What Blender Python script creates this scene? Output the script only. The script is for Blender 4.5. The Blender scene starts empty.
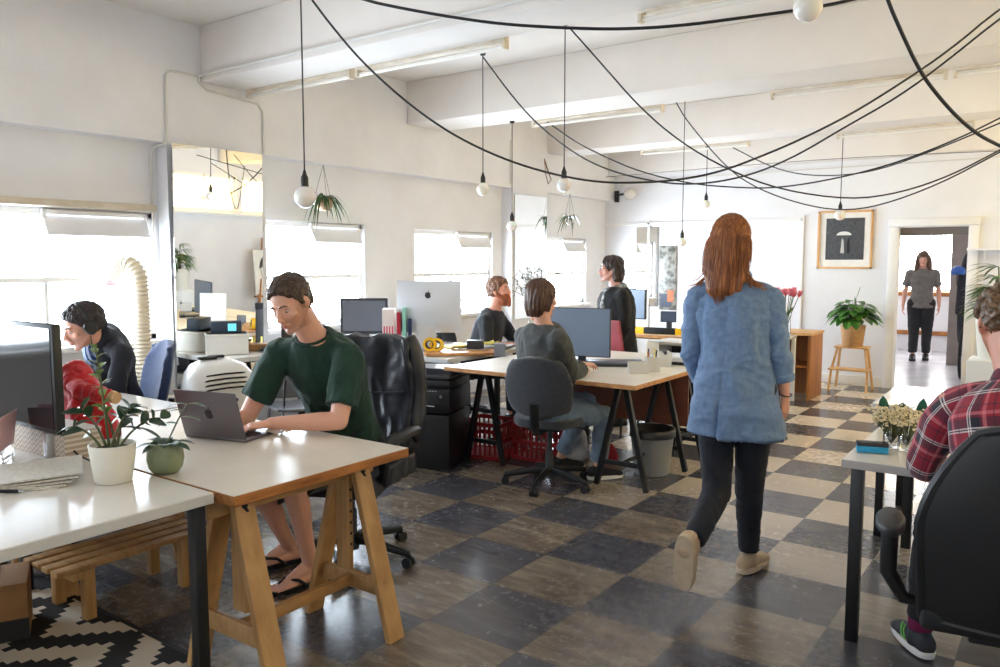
import bpy, bmesh, math, random
from mathutils import Vector as V, Matrix, noise
random.seed(7)
COL = bpy.context.scene.collection
PI = math.pi

# ---------------------------------------------------------------- materials
def lin(c):
    return tuple(((x/255)/12.92 if x/255 <= .04045 else ((x/255+.055)/1.055)**2.4) for x in c[:3]) + (1,)

class NT:
    def __init__(s, name):
        s.m = bpy.data.materials.new(name); s.m.use_nodes = True
        s.t = s.m.node_tree; s.b = s.t.nodes['Principled BSDF']
    def n(s, typ, **kw):
        x = s.t.nodes.new('ShaderNode'+typ)
        for k, v in kw.items(): setattr(x, k, v)
        return x
    def l(s, a, b): s.t.links.new(a, b)
    def math(s, op, a, b=None, c=None):
        x = s.n('Math', operation=op)
        for i, v in enumerate((a, b, c)):
            if v is None: continue
            if isinstance(v, (int, float)): x.inputs[i].default_value = v
            else: s.l(v, x.inputs[i])
        return x.outputs[0]
    def mix(s, f, a, b):
        x = s.n('Mix', data_type='RGBA')
        for i, v in ((0, f), (6, a), (7, b)):
            if isinstance(v, (int, float, tuple)): x.inputs[i].default_value = v
            else: s.l(v, x.inputs[i])
        return x.outputs[2]
    def coord(s, kind='Object', scale=(1, 1, 1), loc=(0, 0, 0)):
        c = s.n('TexCoord'); m = s.n('Mapping')
        m.inputs['Scale'].default_value = scale; m.inputs['Location'].default_value = loc
        s.l(c.outputs[kind], m.inputs[0]); return m.outputs[0]
    def noise(s, vec, scale, detail=3, rough=.5):
        x = s.n('TexNoise'); x.inputs['Scale'].default_value = scale
        x.inputs['Detail'].default_value = detail; x.inputs['Roughness'].default_value = rough
        if vec is not None: s.l(vec, x.inputs['Vector'])
        return x.outputs[0]
    def ramp(s, f, stops):
        r = s.n('ValToRGB'); e = r.color_ramp.elements
        while len(e) < len(stops): e.new(.5)
        for i, (p, c) in enumerate(stops):
            e[i].position = p; e[i].color = c
        s.l(f, r.inputs[0]); return r.outputs[0]
    def bump(s, h, strength=.2, dist=.01):
        x = s.n('Bump'); x.inputs['Strength'].default_value = strength; x.inputs['Distance'].default_value = dist
        s.l(h, x.inputs['Height']); s.l(x.outputs[0], s.b.inputs['Normal'])
    def set(s, **kw):
        for k, v in kw.items():
            i = s.b.inputs[k]
            if isinstance(v, (int, float, tuple)): i.default_value = v
            else: s.l(v, i)
        return s

def mat(name, c, rough=.5, metal=0, c2=None, scale=8, stretch=(1, 1, 1), bump=0, bscale=60, spec=.5, sheen=0, coat=0, detail=4):
    k = NT(name); v = k.coord('Object', stretch)
    base = lin(c)
    if c2 is not None:
        f = k.noise(v, scale, detail, .6)
        f = k.ramp(f, [(.35, (0, 0, 0, 1)), (.65, (1, 1, 1, 1))])
        k.set(**{'Base Color': k.mix(f, lin(c), lin(c2))})
    else:
        k.set(**{'Base Color': base})
    k.set(Roughness=rough, Metallic=metal, **{'Specular IOR Level': spec})
    if sheen: k.set(**{'Sheen Weight': sheen, 'Sheen Roughness': .5})
    if coat: k.set(**{'Coat Weight': coat, 'Coat Roughness': .15})
    if bump: k.bump(k.noise(v, bscale, 3), bump)
    return k.m

def wood(name, c, c2, axis=0, scale=14, rough=.45):
    st = [scale, scale, scale]; st[axis] = scale*.12
    k = NT(name); v = k.coord('Object', tuple(st))
    f = k.noise(v, 1.6, 6, .65); w = k.n('TexWave'); w.inputs['Scale'].default_value = 1.1
    w.inputs['Distortion'].default_value = 5; w.inputs['Detail'].default_value = 3; k.l(v, w.inputs[0])
    g = k.math('ADD', k.math('MULTIPLY', f, .93), k.math('MULTIPLY', w.outputs['Fac'], .07))
    col = k.ramp(g, [(.3, lin(c2)), (.62, lin(c))])
    k.set(**{'Base Color': col}, Roughness=rough); k.bump(g, .12, .004)
    return k.m

# ---------------------------------------------------------------- mesh building
def basis(t, hint=None):
    t = V(t).normalized()
    h = V(hint) if hint is not None else (V((0, 0, 1)) if abs(t.z) < .9 else V((1, 0, 0)))
    x = (h - t*h.dot(t))
    if x.length < 1e-5: x = V((1, 0, 0)) - t*t.x
    x.normalize(); return x, t.cross(x)

class MB:
    def __init__(s): s.bm = bmesh.new()
    def _ring(s, c, ax, ay, n): return [s.bm.verts.new(c + ax*math.cos(2*PI*i/n) + ay*math.sin(2*PI*i/n)) for i in range(n)]
    def _skin(s, rings, close=True):
        for a, b in zip(rings, rings[1:]):
            n = len(a)
            for i in range(n):
                s.bm.faces.new((a[i], a[(i+1) % n], b[(i+1) % n], b[i]))
        if close:
            s.bm.faces.new(list(reversed(rings[0]))); s.bm.faces.new(rings[-1])
    def box(s, c, size, rz=0, rx=0, ry=0, bev=0, M=None, seg=2):
        m = M if M is not None else Matrix.Translation(V(c)) @ Matrix.Rotation(rz, 4, 'Z') @ Matrix.Rotation(ry, 4, 'Y') @ Matrix.Rotation(rx, 4, 'X')
        m = m @ Matrix.Diagonal((size[0], size[1], size[2], 1))
        r = bmesh.ops.create_cube(s.bm, size=1, matrix=m)
        if bev:
            es = list({e for v in r['verts'] for e in v.link_edges})
            bmesh.ops.bevel(s.bm, geom=es, offset=bev, segments=seg, affect='EDGES', profile=.5)
        return s
    def beam(s, p0, p1, w, h, hint=None, bev=.002):           # square bar from p0 to p1
        p0, p1 = V(p0), V(p1); x, y = basis(p1-p0, hint)
        t = (p1-p0).normalized()
        m = Matrix((x, y, t)).transposed().to_4x4(); m.translation = (p0+p1)/2
        return s.box(None, (w, h, (p1-p0).length), M=m, bev=bev, seg=1)
    def cyl(s, p0, p1, r0, r1=None, n=18):
        p0, p1 = V(p0), V(p1); r1 = r0 if r1 is None else r1
        x, y = basis(p1-p0)
        s._skin([s._ring(p0, x*r0, y*r0, n), s._ring(p1, x*r1, y*r1, n)]); return s
    def tube(s, pts, r, n=8, flat=1.0, hint=None):
        pts = [V(p) for p in pts]; rs = r if isinstance(r, (list, tuple)) else [r]*len(pts)
        rings = []; x = None
        for i, p in enumerate(pts):
            t = (pts[min(i+1, len(pts)-1)] - pts[max(i-1, 0)])
            if t.length < 1e-9: t = V((0, 0, 1))
            x, y = basis(t, hint if (hint is not None) else x)
            rings.append(s._ring(p, x*rs[i], y*rs[i]*flat, n))
        s._skin(rings); return s
    def lathe(s, prof, c=(0, 0, 0), n=28, close=True):
        c = V(c); s._skin([s._ring(c+V((0, 0, z)), V((max(r, 1e-4), 0, 0)), V((0, max(r, 1e-4), 0)), n) for r, z in prof], close); return s
    def ell(s, c, r, M=None, sub=3):
        m = Matrix.Translation(V(c)) @ (M.to_4x4() if M is not None else Matrix()) @ Matrix.Diagonal((r[0], r[1], r[2], 1))
        bmesh.ops.create_icosphere(s.bm, subdivisions=sub, radius=1, matrix=m); return s
    def cap(s, p0, p1, r0, r1=None, n=14, fx=1, fy=1, hint=None):   # tapered capsule
        p0, p1 = V(p0), V(p1); r1 = r0 if r1 is None else r1
        d = p1-p0; L = max(d.length, 1e-6); t = d/L; x, y = basis(d, hint)
        rings = []
        for k in range(1, 5):
            a = PI/2*(1-k/4); rings.append(s._ring(p0 - t*r0*math.sin(a), x*r0*math.cos(a)*fx, y*r0*math.cos(a)*fy, n))
        for k in range(0, 4):
            a = PI/2*k/4; rings.append(s._ring(p1 + t*r1*math.sin(a), x*r1*math.cos(a)*fx, y*r1*math.cos(a)*fy, n))
        s._skin(rings); return s
    def limb(s, pts, rs, **k):
        for i in range(len(pts)-1): s.cap(pts[i], pts[i+1], rs[i], rs[i+1], **k)
        return s
    def loft(s, secs, n=28, close=True):                      # (centre, half axis a, half axis b[, squareness])
        rings = []
        for q in secs:
            c, a, b = V(q[0]), V(q[1]), V(q[2]); e = q[3] if len(q) > 3 else 1.0
            r = []
            for i in range(n):
                th = 2*PI*i/n; co, si = math.cos(th), math.sin(th)
                r.append(s.bm.verts.new(c + a*math.copysign(abs(co)**e, co) + b*math.copysign(abs(si)**e, si)))
            rings.append(r)
        s._skin(rings, close); return s
    def prism(s, poly, M, h):                                  # polygon in the local XY of M, thickness h along its Z
        a = [s.bm.verts.new(M @ V((p[0], p[1], 0))) for p in poly]; b = [s.bm.verts.new(M @ V((p[0], p[1], h))) for p in poly]
        n = len(poly); s.bm.faces.new(list(reversed(a))); s.bm.faces.new(b)
        for i in range(n): s.bm.faces.new((a[i], a[(i+1) % n], b[(i+1) % n], b[i]))
        return s
    def sheet(s, f, nu, nv, th=.001):                          # thick sheet over f(u, v), u and v in 0..1
        g = [[V(f(i/nu, j/nv)) for j in range(nv+1)] for i in range(nu+1)]
        def nrm(i, j):
            du = g[min(i+1, nu)][j]-g[max(i-1, 0)][j]; dv = g[i][min(j+1, nv)]-g[i][max(j-1, 0)]
            q = du.cross(dv); return q.normalized() if q.length > 1e-12 else V((0, 0, 1))
        T = [[s.bm.verts.new(g[i][j]+nrm(i, j)*th/2) for j in range(nv+1)] for i in range(nu+1)]
        Bt = [[s.bm.verts.new(g[i][j]-nrm(i, j)*th/2) for j in range(nv+1)] for i in range(nu+1)]
        for i in range(nu):
            for j in range(nv):
                s.bm.faces.new((T[i][j], T[i+1][j], T[i+1][j+1], T[i][j+1])); s.bm.faces.new((Bt[i][j], Bt[i][j+1], Bt[i+1][j+1], Bt[i+1][j]))
        for i in range(nu):
            s.bm.faces.new((T[i][0], Bt[i][0], Bt[i+1][0], T[i+1][0])); s.bm.faces.new((T[i][nv], T[i+1][nv], Bt[i+1][nv], Bt[i][nv]))
        for j in range(nv):
            s.bm.faces.new((T[0][j], T[0][j+1], Bt[0][j+1], Bt[0][j])); s.bm.faces.new((T[nu][j], Bt[nu][j], Bt[nu][j+1], T[nu][j+1]))
        return s
    def leaf(s, p, d, n, L, w, droop=.2, fold=.15, tip=1.0, nu=6):  # pointed leaf blade from p along d
        p, d = V(p), V(d).normalized(); x, y = basis(d, n); side = y; up = x
        rows = []
        for i in range(nu+1):
            t = i/nu; c = p + d*(L*t) - V((0, 0, 1))*droop*L*t*t
            ww = w*math.sin(PI*min(1, (t*.93+.05)))**.8*(1 if t < 1 else 0)+.0004
            rows.append([s.bm.verts.new(c - side*ww + up*fold*ww), s.bm.verts.new(c), s.bm.verts.new(c + side*ww + up*fold*ww)])
        for a, b in zip(rows, rows[1:]):
            for k in (0, 1): s.bm.faces.new((a[k], a[k+1], b[k+1], b[k]))
        return s
    def cut(s, p, n, fill=True):                               # keep what lies behind the plane
        g = s.bm.verts[:]+s.bm.edges[:]+s.bm.faces[:]
        r = bmesh.ops.bisect_plane(s.bm, geom=g, plane_co=V(p), plane_no=V(n), clear_outer=True)
        if fill:
            es = [e for e in r['geom_cut'] if isinstance(e, bmesh.types.BMEdge)]
            if es: bmesh.ops.holes_fill(s.bm, edges=es)
        return s
    def xf(s, M): bmesh.ops.transform(s.bm, matrix=M, verts=s.bm.verts[:]); return s
    def mesh(s, name):
        me = bpy.data.meshes.new(name); bmesh.ops.recalc_face_normals(s.bm, faces=s.bm.faces[:])
        s.bm.to_mesh(me); s.bm.free(); return me
    def put(s, name, m, parent=None, world=False, smooth=40, **props):
        return put_mesh(s.mesh(name), name, m, parent, world, smooth, **props)

def world_of(o):
    m = o.matrix_basis.copy()
    while o.parent is not None: o = o.parent; m = o.matrix_basis @ m
    return m

def put_mesh(me, name, m, parent=None, world=False, smooth=40, **props):
    if smooth:
        me.shade_smooth()
        if smooth < 180: me.set_sharp_from_angle(angle=math.radians(smooth))
    o = bpy.data.objects.new(name, me); COL.objects.link(o)
    if isinstance(m, (list, tuple)):
        for q in m: me.materials.append(q)
    elif m is not None: me.materials.append(m)
    if parent is not None:
        o.parent = parent
        if world: me.transform(world_of(parent).inverted())
    elif world:                                                # origin at the base of a single-mesh thing
        co = [v.co for v in me.vertices]
        lo = V((min(c.x for c in co), min(c.y for c in co), min(c.z for c in co))); hi = V((max(c.x for c in co), max(c.y for c in co), 0))
        base = V(((lo.x+hi.x)/2, (lo.y+hi.y)/2, lo.z)); me.transform(Matrix.Translation(-base)); o.location = base
    for k, v in props.items(): o[k] = v
    return o

def thing(name, label, cat, loc=(0, 0, 0), rz=0, group=None):
    o = bpy.data.objects.new(name, None); COL.objects.link(o); o.empty_display_size = .1
    o.location = loc; o.rotation_euler = (0, 0, rz); o['label'] = label; o['category'] = cat
    if group: o['group'] = group
    return o
def tag(o, label, cat, group=None):
    o['label'] = label; o['category'] = cat
    if group: o['group'] = group
    return o
def struct(mb, name, m, **k):
    return mb.put(name, m, k.pop('parent', None), smooth=k.pop('smooth', 30), kind='structure', **k)
def dup(root, loc, rz=0, label=None, group=None):
    r = root.copy(); COL.objects.link(r); r.location = loc; r.rotation_euler = (0, 0, rz)
    if label: r['label'] = label
    if group: r['group'] = group
    for ch in list(root.children):
        c = ch.copy(); COL.objects.link(c); c.parent = r
        for g in list(ch.children):
            d = g.copy(); COL.objects.link(d); d.parent = c
    return r

# ---------------------------------------------------------------- sculpting: blobs fused into one surface
def fuse(mb, voxel=.006, smooth=2, fac=.5):
    me = mb.mesh('tmp'); o = bpy.data.objects.new('tmp', me); COL.objects.link(o)
    r = o.modifiers.new('r', 'REMESH'); r.mode = 'VOXEL'; r.voxel_size = voxel
    if smooth:
        q = o.modifiers.new('s', 'SMOOTH'); q.factor = fac; q.iterations = smooth
    dg = bpy.context.evaluated_depsgraph_get(); dg.update()
    out = bpy.data.meshes.new_from_object(o.evaluated_get(dg), depsgraph=dg)
    bpy.data.objects.remove(o); bpy.data.meshes.remove(me)
    return out
def ridge(p): return 1-abs(noise.noise(p))*2
def wrinkle(me, amp=.006, freq=9, axis=(1, 1, .45), amp2=.0015, f2=30, seed=0, where=None):
    nn = [v.normal.copy() for v in me.vertices]
    ax = V(axis); off = V((seed*3.1, seed*1.7, seed*2.3))
    for v, n in zip(me.vertices, nn):
        p = v.co; q = V((p.x*ax.x, p.y*ax.y, p.z*ax.z))*freq + off
        q += noise.noise_vector(p*freq*.5+off)*.7
        d = amp*(ridge(q)-.55) + amp2*noise.noise(p*f2+off)
        v.co = p + n*(d*(where(p) if where else 1))
    return me
def frame(f, up=(0, 0, 1)):                                    # left, forward, up of a figure that looks along f
    f = V(f).normalized(); u = V(up); u = (u-f*u.dot(f)).normalized(); return u.cross(f), f, u
def hm(c, f, up=(0, 0, 1), s=1.0):
    L, F, U = frame(f, up); m = Matrix((L*s, F*s, U*s)).transposed().to_4x4(); m.translation = V(c); return m

def head(mb, H, female=False, neck_to=None, neck_r=.056, long=0):
    w = .93 if female else 1.0
    q = MB()
    q.ell((0, -.012, .035), (.075*w, .096, .084)); q.ell((0, .030, -.012), (.061*w, .062, .088))
    q.ell((0, .040, -.072), (.044*w, .044, .036))
    for s in (-1, 1):
        q.cap((s*.056*w, 0, -.038), (s*.022*w, .066, -.094), .016, .014); q.ell((s*.040*w, .060, -.022), (.022, .020, .018))
        q.ell((s*.073*w, -.004, -.004), (.010, .019, .031), Matrix.Rotation(-.25, 3, 'X') @ Matrix.Rotation(s*.35, 3, 'Z'))
        q.ell((s*.0765*w, -.010, -.001), (.007, .016, .026), Matrix.Rotation(-.25, 3, 'X') @ Matrix.Rotation(s*.5, 3, 'Z'))
        q.ell((s*.0105, .104, -.032), (.0085, .009, .008)); q.cap((s*.012, .086, .021), (s*.042, .076, .021), .0095 if not female else .008, .008)
    q.ell((0, .079, -.099), (.020*w, .016, .016))
    q.cap((0, .089, .014), (0, .113, -.026), .0075, .0105); q.cap((0, .098, -.046), (0, .096, -.044), .010, .008)
    q.ell((0, .094, -.0575), (.022, .0085, .0055)); q.ell((0, .092, -.0675), (.019, .0095, .0065))
    q.xf(H)
    tmp = bpy.data.meshes.new('t'); q.bm.to_mesh(tmp); q.bm.free(); mb.bm.from_mesh(tmp); bpy.data.meshes.remove(tmp)
    a = H @ V((0, -.018, -.055))
    if neck_to is not None:
        mb.cap(a, neck_to, neck_r, neck_r*1.12)
        mb.cap(H @ V((0, -.04, -.02)), V(neck_to) , neck_r*.8, neck_r)
def face_parts(body, H, brow, eye_c, female=False, lips=None, voxel=None):
    for s in (-1, 1):
        e = MB(); e.ell((s*.031, .0725, .0005), (.0125, .0125, .0110), sub=2)
        e.xf(H); e.put('eye', MAT['eye'], body, world=True)
        i = MB(); i.ell((s*.031, .0826, -.0022), (.0056, .0033, .0056), sub=2); i.xf(H); i.put('iris', eye_c, body, world=True)
        l = MB(); l.sheet(lambda u, v: (s*(.031+(u-.5)*.029), .0742+.0118*math.sin(PI*u)*(.65+.35*v)-.002*v, .0015+.0105*math.sin(PI*u)*v-.004*(u-.5)**2), 8, 3, .0022)
        l.xf(H); l.put('eyelid', MAT['skin_lid'], body, world=True)
        b = MB(); b.tube([(s*.012, .0945, .022), (s*.024, .0935, .0275), (s*.037, .088, .0275), (s*.048, .078, .021)], [.0022, .0036, .0032, .0012], n=6, flat=1.6)
        b.xf(H); b.put('eyebrow', brow, body, world=True)
    m = MB()
    m.tube([(-.022, .091, -.0625), (-.010, .1005, -.0600), (0, .1015, -.0605), (.010, .1005, -.0600), (.022, .091, -.0625)], [.0008, .0032, .0032, .0032, .0008], n=6)
    m.tube([(-.018, .0925, -.066), (-.008, .1000, -.0685), (.008, .1000, -.0685), (.018, .0925, -.066)], [.0008, .0038, .0038, .0008], n=6)
    m.xf(H); m.put('lips', lips or MAT['lips'], body, world=True)
def hand(mb, wrist, d, n, thumb, curl=(.25, .3, .35, .4), s=1.0, tcurl=.2, spread=.06):
    """palm and five fingers: d points along the hand, n out of the palm, thumb to the thumb's side"""
    W, d, n = V(wrist), V(d).normalized(), V(n); n = (n-d*n.dot(d)).normalized(); t = V(thumb); t = (t-d*t.dot(d)-n*t.dot(n)).normalized()
    mb.loft([(W-d*.012*s, t*.026*s, n*.020*s), (W+d*.018*s, t*.031*s, n*.018*s), (W+d*.055*s, t*.040*s, n*.015*s), (W+d*.088*s, t*.041*s, n*.013*s), (W+d*.098*s, t*.036*s, n*.009*s)], n=16)
    for k, (o, L, r) in enumerate(((.031, .072, .0082), (.0105, .079, .0084), (-.0105, .074, .0080), (-.0305, .058, .0072))):
        p = W + d*.088*s + t*o*s; a = .12; dd = (d + t*(o/.03)*spread).normalized()
        for j, (f, rr) in enumerate(((.45, 1), (.30, .92), (.25, .85))):
            a += curl[k]*(1 if j else .8)
            q = p + (dd*math.cos(a) + n*math.sin(a))*L*f*s
            mb.cap(p, q, r*rr*s, r*(rr-.06)*s, n=10); p = q
    p = W + d*.024*s + t*.026*s + n*.006*s; dr = (d*.70+t*.66+n*.28).normalized()
    q = p + dr*.040*s; mb.cap(W+d*.012*s+t*.012*s, p, .015*s, .0135*s, n=10); mb.cap(p, q, .0125*s, .0102*s, n=10)
    dr2 = (dr*math.cos(tcurl+.15) + (d*.8+n*.5-t*.35).normalized()*math.sin(tcurl+.15)).normalized()
    mb.cap(q, q+dr2*.030*s, .0100*s, .0078*s, n=10)
def foot(mb, ankle, toe_dir, L=.25, w=.043, up=(0, 0, 1), toes=True):
    A = V(ankle); L_, F, U = frame(toe_dir, up)
    s = L/.25
    g = A - U*(.075*s)
    mb.cap(A, g+F*(-.025)*s+U*.035*s, .036*s, .034*s); mb.cap(g-F*.030*s+U*.030*s, g+F*.05*s+U*.032*s, .031*s, .033*s)
    mb.cap(A+F*.02*s, g+F*.12*s+U*.026*s, .034*s, .024*s)
    mb.loft([(g+F*.02*s+U*.026*s, L_*.032*s, U*.026*s), (g+F*.10*s+U*.022*s, L_*w*s, U*.021*s), (g+F*.150*s+U*.016*s, L_*w*1.03*s, U*.014*s), (g+F*.165*s+U*.013*s, L_*w*.9*s, U*.010*s)], n=16)
    if toes:
        for i, (o, l, r) in enumerate(((-.030, .045, .0125), (-.011, .046, .0088), (.006, .040, .0083), (.021, .033, .0078), (.034, .024, .0072))):
            pass
    return L_, F, U, g
def toes(mb, g, L_, F, U, side, s=1.0):
    for o, l, r in ((-.030, .045, .0125), (-.0105, .047, .0088), (.006, .041, .0083), (.0215, .034, .0078), (.0350, .024, .0072)):
        p = g + F*.155*s + L_*(o*side)*s + U*.013*s
        mb.cap(p, p + F*l*s - U*.002, r*s, r*.85*s, n=10)

def strands(mb, roots, path, n, r=.0016, seg=7, seed=0, jit=.01, sides=4):
    """tapered hair strands: path(root parameter) gives a list of points"""
    rnd = random.Random(seed)
    for i in range(n):
        pts = path(roots(rnd), rnd)
        k = len(pts); mb.tube(pts, [r*(.65+.5*math.sin(PI*min(.98, .25+.7*j/k))) * (1 if j < k-1 else .25) for j in range(k)], n=sides)
def paint(me, name, f):
    a = me.attributes.new(name, 'FLOAT', 'POINT')
    a.data.foreach_set('value', [f(v.co) for v in me.vertices])
def sm(a, b, x):
    t = max(0, min(1, (x-a)/(b-a))); return t*t*(3-2*t)

# ---------------------------------------------------------------- palette
MAT = {}
def setup_materials():
    m = MAT
    def wall(name, c, c2, bump=.05):
        k = NT(name); v = k.coord('Object'); f = k.noise(v, 1.3, 5, .6)
        k.set(**{'Base Color': k.ramp(f, [(.3, lin(c2)), (.62, lin(c))])}, Roughness=.7, **{'Specular IOR Level': .3})
        k.bump(k.noise(v, 38, 4), bump, .01); return k.m
    m['wall'] = wall('white painted wall', (236, 236, 239), (227, 226, 229), .12)
    m['ceil'] = wall('warm white ceiling paint', (235, 229, 223), (227, 220, 213))
    m['trim'] = wall('white gloss trim', (240, 239, 238), (233, 231, 229), .03)
    # checked vinyl floor, worn
    k = NT('checked vinyl floor'); T = .4589
    c = k.n('TexCoord'); mp = k.n('Mapping'); k.l(c.outputs['Object'], mp.inputs[0])
    mp.inputs['Location'].default_value = (1.663/T, -2.869/T, .5); mp.inputs['Scale'].default_value = (1/T, 1/T, 0)
    vec = mp.outputs[0]; ch = k.n('TexChecker'); ch.inputs['Scale'].default_value = 1
    k.l(vec, ch.inputs['Vector'])
    fl = k.n('VectorMath', operation='FLOOR'); k.l(vec, fl.inputs[0])
    wn = k.n('TexWhiteNoise', noise_dimensions='3D'); k.l(fl.outputs[0], wn.inputs['Vector']); rnd = wn.outputs['Value']
    sep = k.n('SeparateXYZ'); k.l(c.outputs['Object'], sep.inputs[0])
    ofs = k.n('VectorMath', operation='MULTIPLY_ADD'); k.l(wn.outputs['Color'], ofs.inputs[0]); ofs.inputs[1].default_value = (9, 9, 0); k.l(c.outputs['Object'], ofs.inputs[2])
    stv = k.n('Mapping'); stv.inputs['Scale'].default_value = (1.2, 5, 1); stv.inputs['Rotation'].default_value = (0, 0, .5); k.l(ofs.outputs[0], stv.inputs[0])
    streak = k.noise(stv.outputs[0], 3.2, 8, .68)
    blot = k.noise(c.outputs['Object'], .9, 6, .62)
    fine = k.noise(c.outputs['Object'], 22, 5, .7)
    # the walked strip and the area by the desks are worn to the brown backing; the far right keeps its cream
    wx = k.math('MULTIPLY', sep.outputs['X'], -.30); wy = k.math('MULTIPLY', sep.outputs['Y'], -.42)
    wear = k.math('ADD', k.math('ADD', wx, wy), k.math('ADD', k.math('MULTIPLY', blot, 1.1), k.math('MULTIPLY', rnd, .5)))
    wear = k.math('ADD', wear, 1.15)
    wr = k.n('Clamp'); k.l(k.math('MULTIPLY', wear, .85), wr.inputs[0]); wear = wr.outputs[0]
    cream = k.mix(k.math('MULTIPLY', rnd, .5), lin((214, 199, 177)), lin((198, 183, 162)))
    brown = k.ramp(streak, [(.30, lin((72, 64, 58))), (.50, lin((110, 98, 86))), (.68, lin((150, 138, 122)))])
    light = k.mix(wear, cream, brown)
    dark = k.ramp(streak, [(.32, lin((60, 60, 66))), (.55, lin((77, 76, 83))), (.75, lin((104, 102, 104)))])
    dark = k.mix(k.math('MULTIPLY', k.math('SUBTRACT', 1.0, wear), .55), dark, lin((88, 80, 74)))
    col = k.mix(ch.outputs['Fac'], dark, light)
    ch.inputs['Color1'].default_value = (1, 1, 1, 1); ch.inputs['Color2'].default_value = (0, 0, 0, 1)
    fr = k.n('VectorMath', operation='FRACTION'); k.l(vec, fr.inputs[0]); sf = k.n('SeparateXYZ'); k.l(fr.outputs[0], sf.inputs[0])
    ed = None
    for ax in 'XY':
        d = k.math('MINIMUM', sf.outputs[ax], k.math('SUBTRACT', 1.0, sf.outputs[ax])); ed = d if ed is None else k.math('MINIMUM', ed, d)
    seam = k.math('LESS_THAN', ed, .006)
    col = k.mix(k.math('MULTIPLY', seam, .5), col, lin((60, 54, 50)))
    k.set(**{'Base Color': col, 'Specular IOR Level': .5})
    rg = k.math('ADD', k.math('MULTIPLY', fine, .20), k.math('ADD', k.math('MULTIPLY', blot, .20), .055)); k.set(Roughness=rg)
    k.bump(k.math('ADD', k.math('MULTIPLY', streak, .6), k.math('MULTIPLY', seam, -1.0)), .10, .006)
    m['floor'] = k.m
    # glass
    k = NT('window glass'); o = k.t.nodes['Material Output']; tr = k.n('BsdfTransparent'); gl = k.n('BsdfGlossy'); gl.inputs['Roughness'].default_value = .02
    mx = k.n('MixShader'); mx.inputs[0].default_value = .06; k.l(tr.outputs[0], mx.inputs[1]); k.l(gl.outputs[0], mx.inputs[2]); k.l(mx.outputs[0], o.inputs[0]); m['glass'] = k.m
    k = NT('frosted yellowed glass'); o = k.t.nodes['Material Output']; tr = k.n('BsdfTransparent'); tl = k.n('BsdfTranslucent')
    tl.inputs[0].default_value = lin((248, 222, 150)); tr.inputs[0].default_value = lin((255, 247, 226)); mx = k.n('MixShader'); mx.inputs[0].default_value = .6
    k.l(tr.outputs[0], mx.inputs[1]); k.l(tl.outputs[0], mx.inputs[2]); k.l(mx.outputs[0], o.inputs[0]); m['frost'] = k.m
    k = NT('clear glass'); k.set(**{'Base Color': (1, 1, 1, 1), 'Transmission Weight': 1.0, 'IOR': 1.45}, Roughness=.02); m['vessel'] = k.m
    k = NT('mirror glass'); k.set(**{'Base Color': lin((240, 238, 232))}, Metallic=1.0, Roughness=.015); m['mirror'] = k.m
    k = NT('milky bulb glass'); k.set(**{'Base Color': lin((250, 247, 238)), 'Subsurface Weight': .3, 'Transmission Weight': .25}, Roughness=.18); m['bulb'] = k.m
    m['white_lam'] = mat('white laminate', (236, 232, 226), .13, c2=(228, 223, 216), scale=2, spec=.5)
    m['cream_lam'] = mat('warm white laminate', (232, 224, 212), .33, c2=(222, 212, 198), scale=3)
    m['ply'] = wood('plywood edge', (182, 120, 62), (122, 68, 28), 1, 26)
    m['ply_x'] = wood('plywood edge along', (214, 158, 98), (166, 104, 52), 0, 26)
    m['pine'] = wood('pine', (192, 150, 98), (158, 114, 66), 2, 9)
    m['pine_y'] = wood('pine along', (188, 146, 94), (152, 108, 62), 1, 9)
    m['birch'] = wood('birch', (222, 180, 124), (200, 150, 96), 2, 10)
    m['oak'] = wood('oak veneer', (176, 116, 58), (136, 82, 38), 2, 8)
    m['redwood'] = wood('red brown board', (112, 62, 42), (84, 44, 30), 0, 6, .5)
    m['black_metal'] = mat('black painted metal', (22, 22, 24), .38)
    m['black_plastic'] = mat('black plastic', (26, 26, 28), .42, bump=.03, bscale=300)
    m['dark_grey'] = mat('dark grey plastic', (52, 53, 57), .5)
    m['leather'] = mat('black leather', (46, 47, 53), .34, c2=(36, 37, 43), scale=14, bump=.12, bscale=220)
    m['chrome'] = mat('chrome', (205, 206, 210), .18, 1)
    m['alu'] = mat('brushed aluminium', (196, 198, 202), .34, .9)
    m['silver'] = mat('satin silver shell', (222, 224, 228), .35, .25)
    m['space_grey'] = mat('space grey aluminium', (122, 116, 122), .42, .75)
    m['white_plastic'] = mat('white plastic', (234, 233, 230), .35)
    m['fab_grey'] = mat('charcoal chair fabric', (62, 64, 70), .9, c2=(52, 54, 60), scale=60, sheen=.3, bump=.15, bscale=500)
    m['fab_blue'] = mat('navy chair fabric', (46, 62, 98), .9, c2=(36, 50, 82), scale=50, sheen=.3, bump=.15, bscale=500)
    m['skin'] = mat('skin', (214, 160, 134), .5)
    m['skin_lid'] = mat('eyelid skin', (190, 132, 108), .5)
    m['lips'] = mat('lips', (176, 104, 94), .45)
    m['eye'] = mat('eye white', (196, 186, 180), .25)
    m['iris'] = mat('dark iris', (44, 32, 26), .15)
    m['paper'] = mat('paper', (238, 236, 230), .8, c2=(228, 226, 220), scale=5)
    m['news'] = mat('printed newspaper', (226, 220, 208), .85, c2=(186, 180, 170), scale=60, stretch=(1, 5, 1), detail=2)
    m['red'] = mat('red plastic crate', (150, 18, 26), .5)
    m['red_fab'] = mat('red cotton', (196, 12, 22), .8, c2=(172, 8, 16), scale=10, sheen=.3)
    m['yellow'] = mat('yellow plastic', (250, 196, 24), .4)
    m['yellow_paper'] = mat('yellow paper', (242, 222, 122), .75)
    m['leaf'] = mat('glossy leaf', (62, 96, 46), .35, c2=(42, 72, 34), scale=20)
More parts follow.
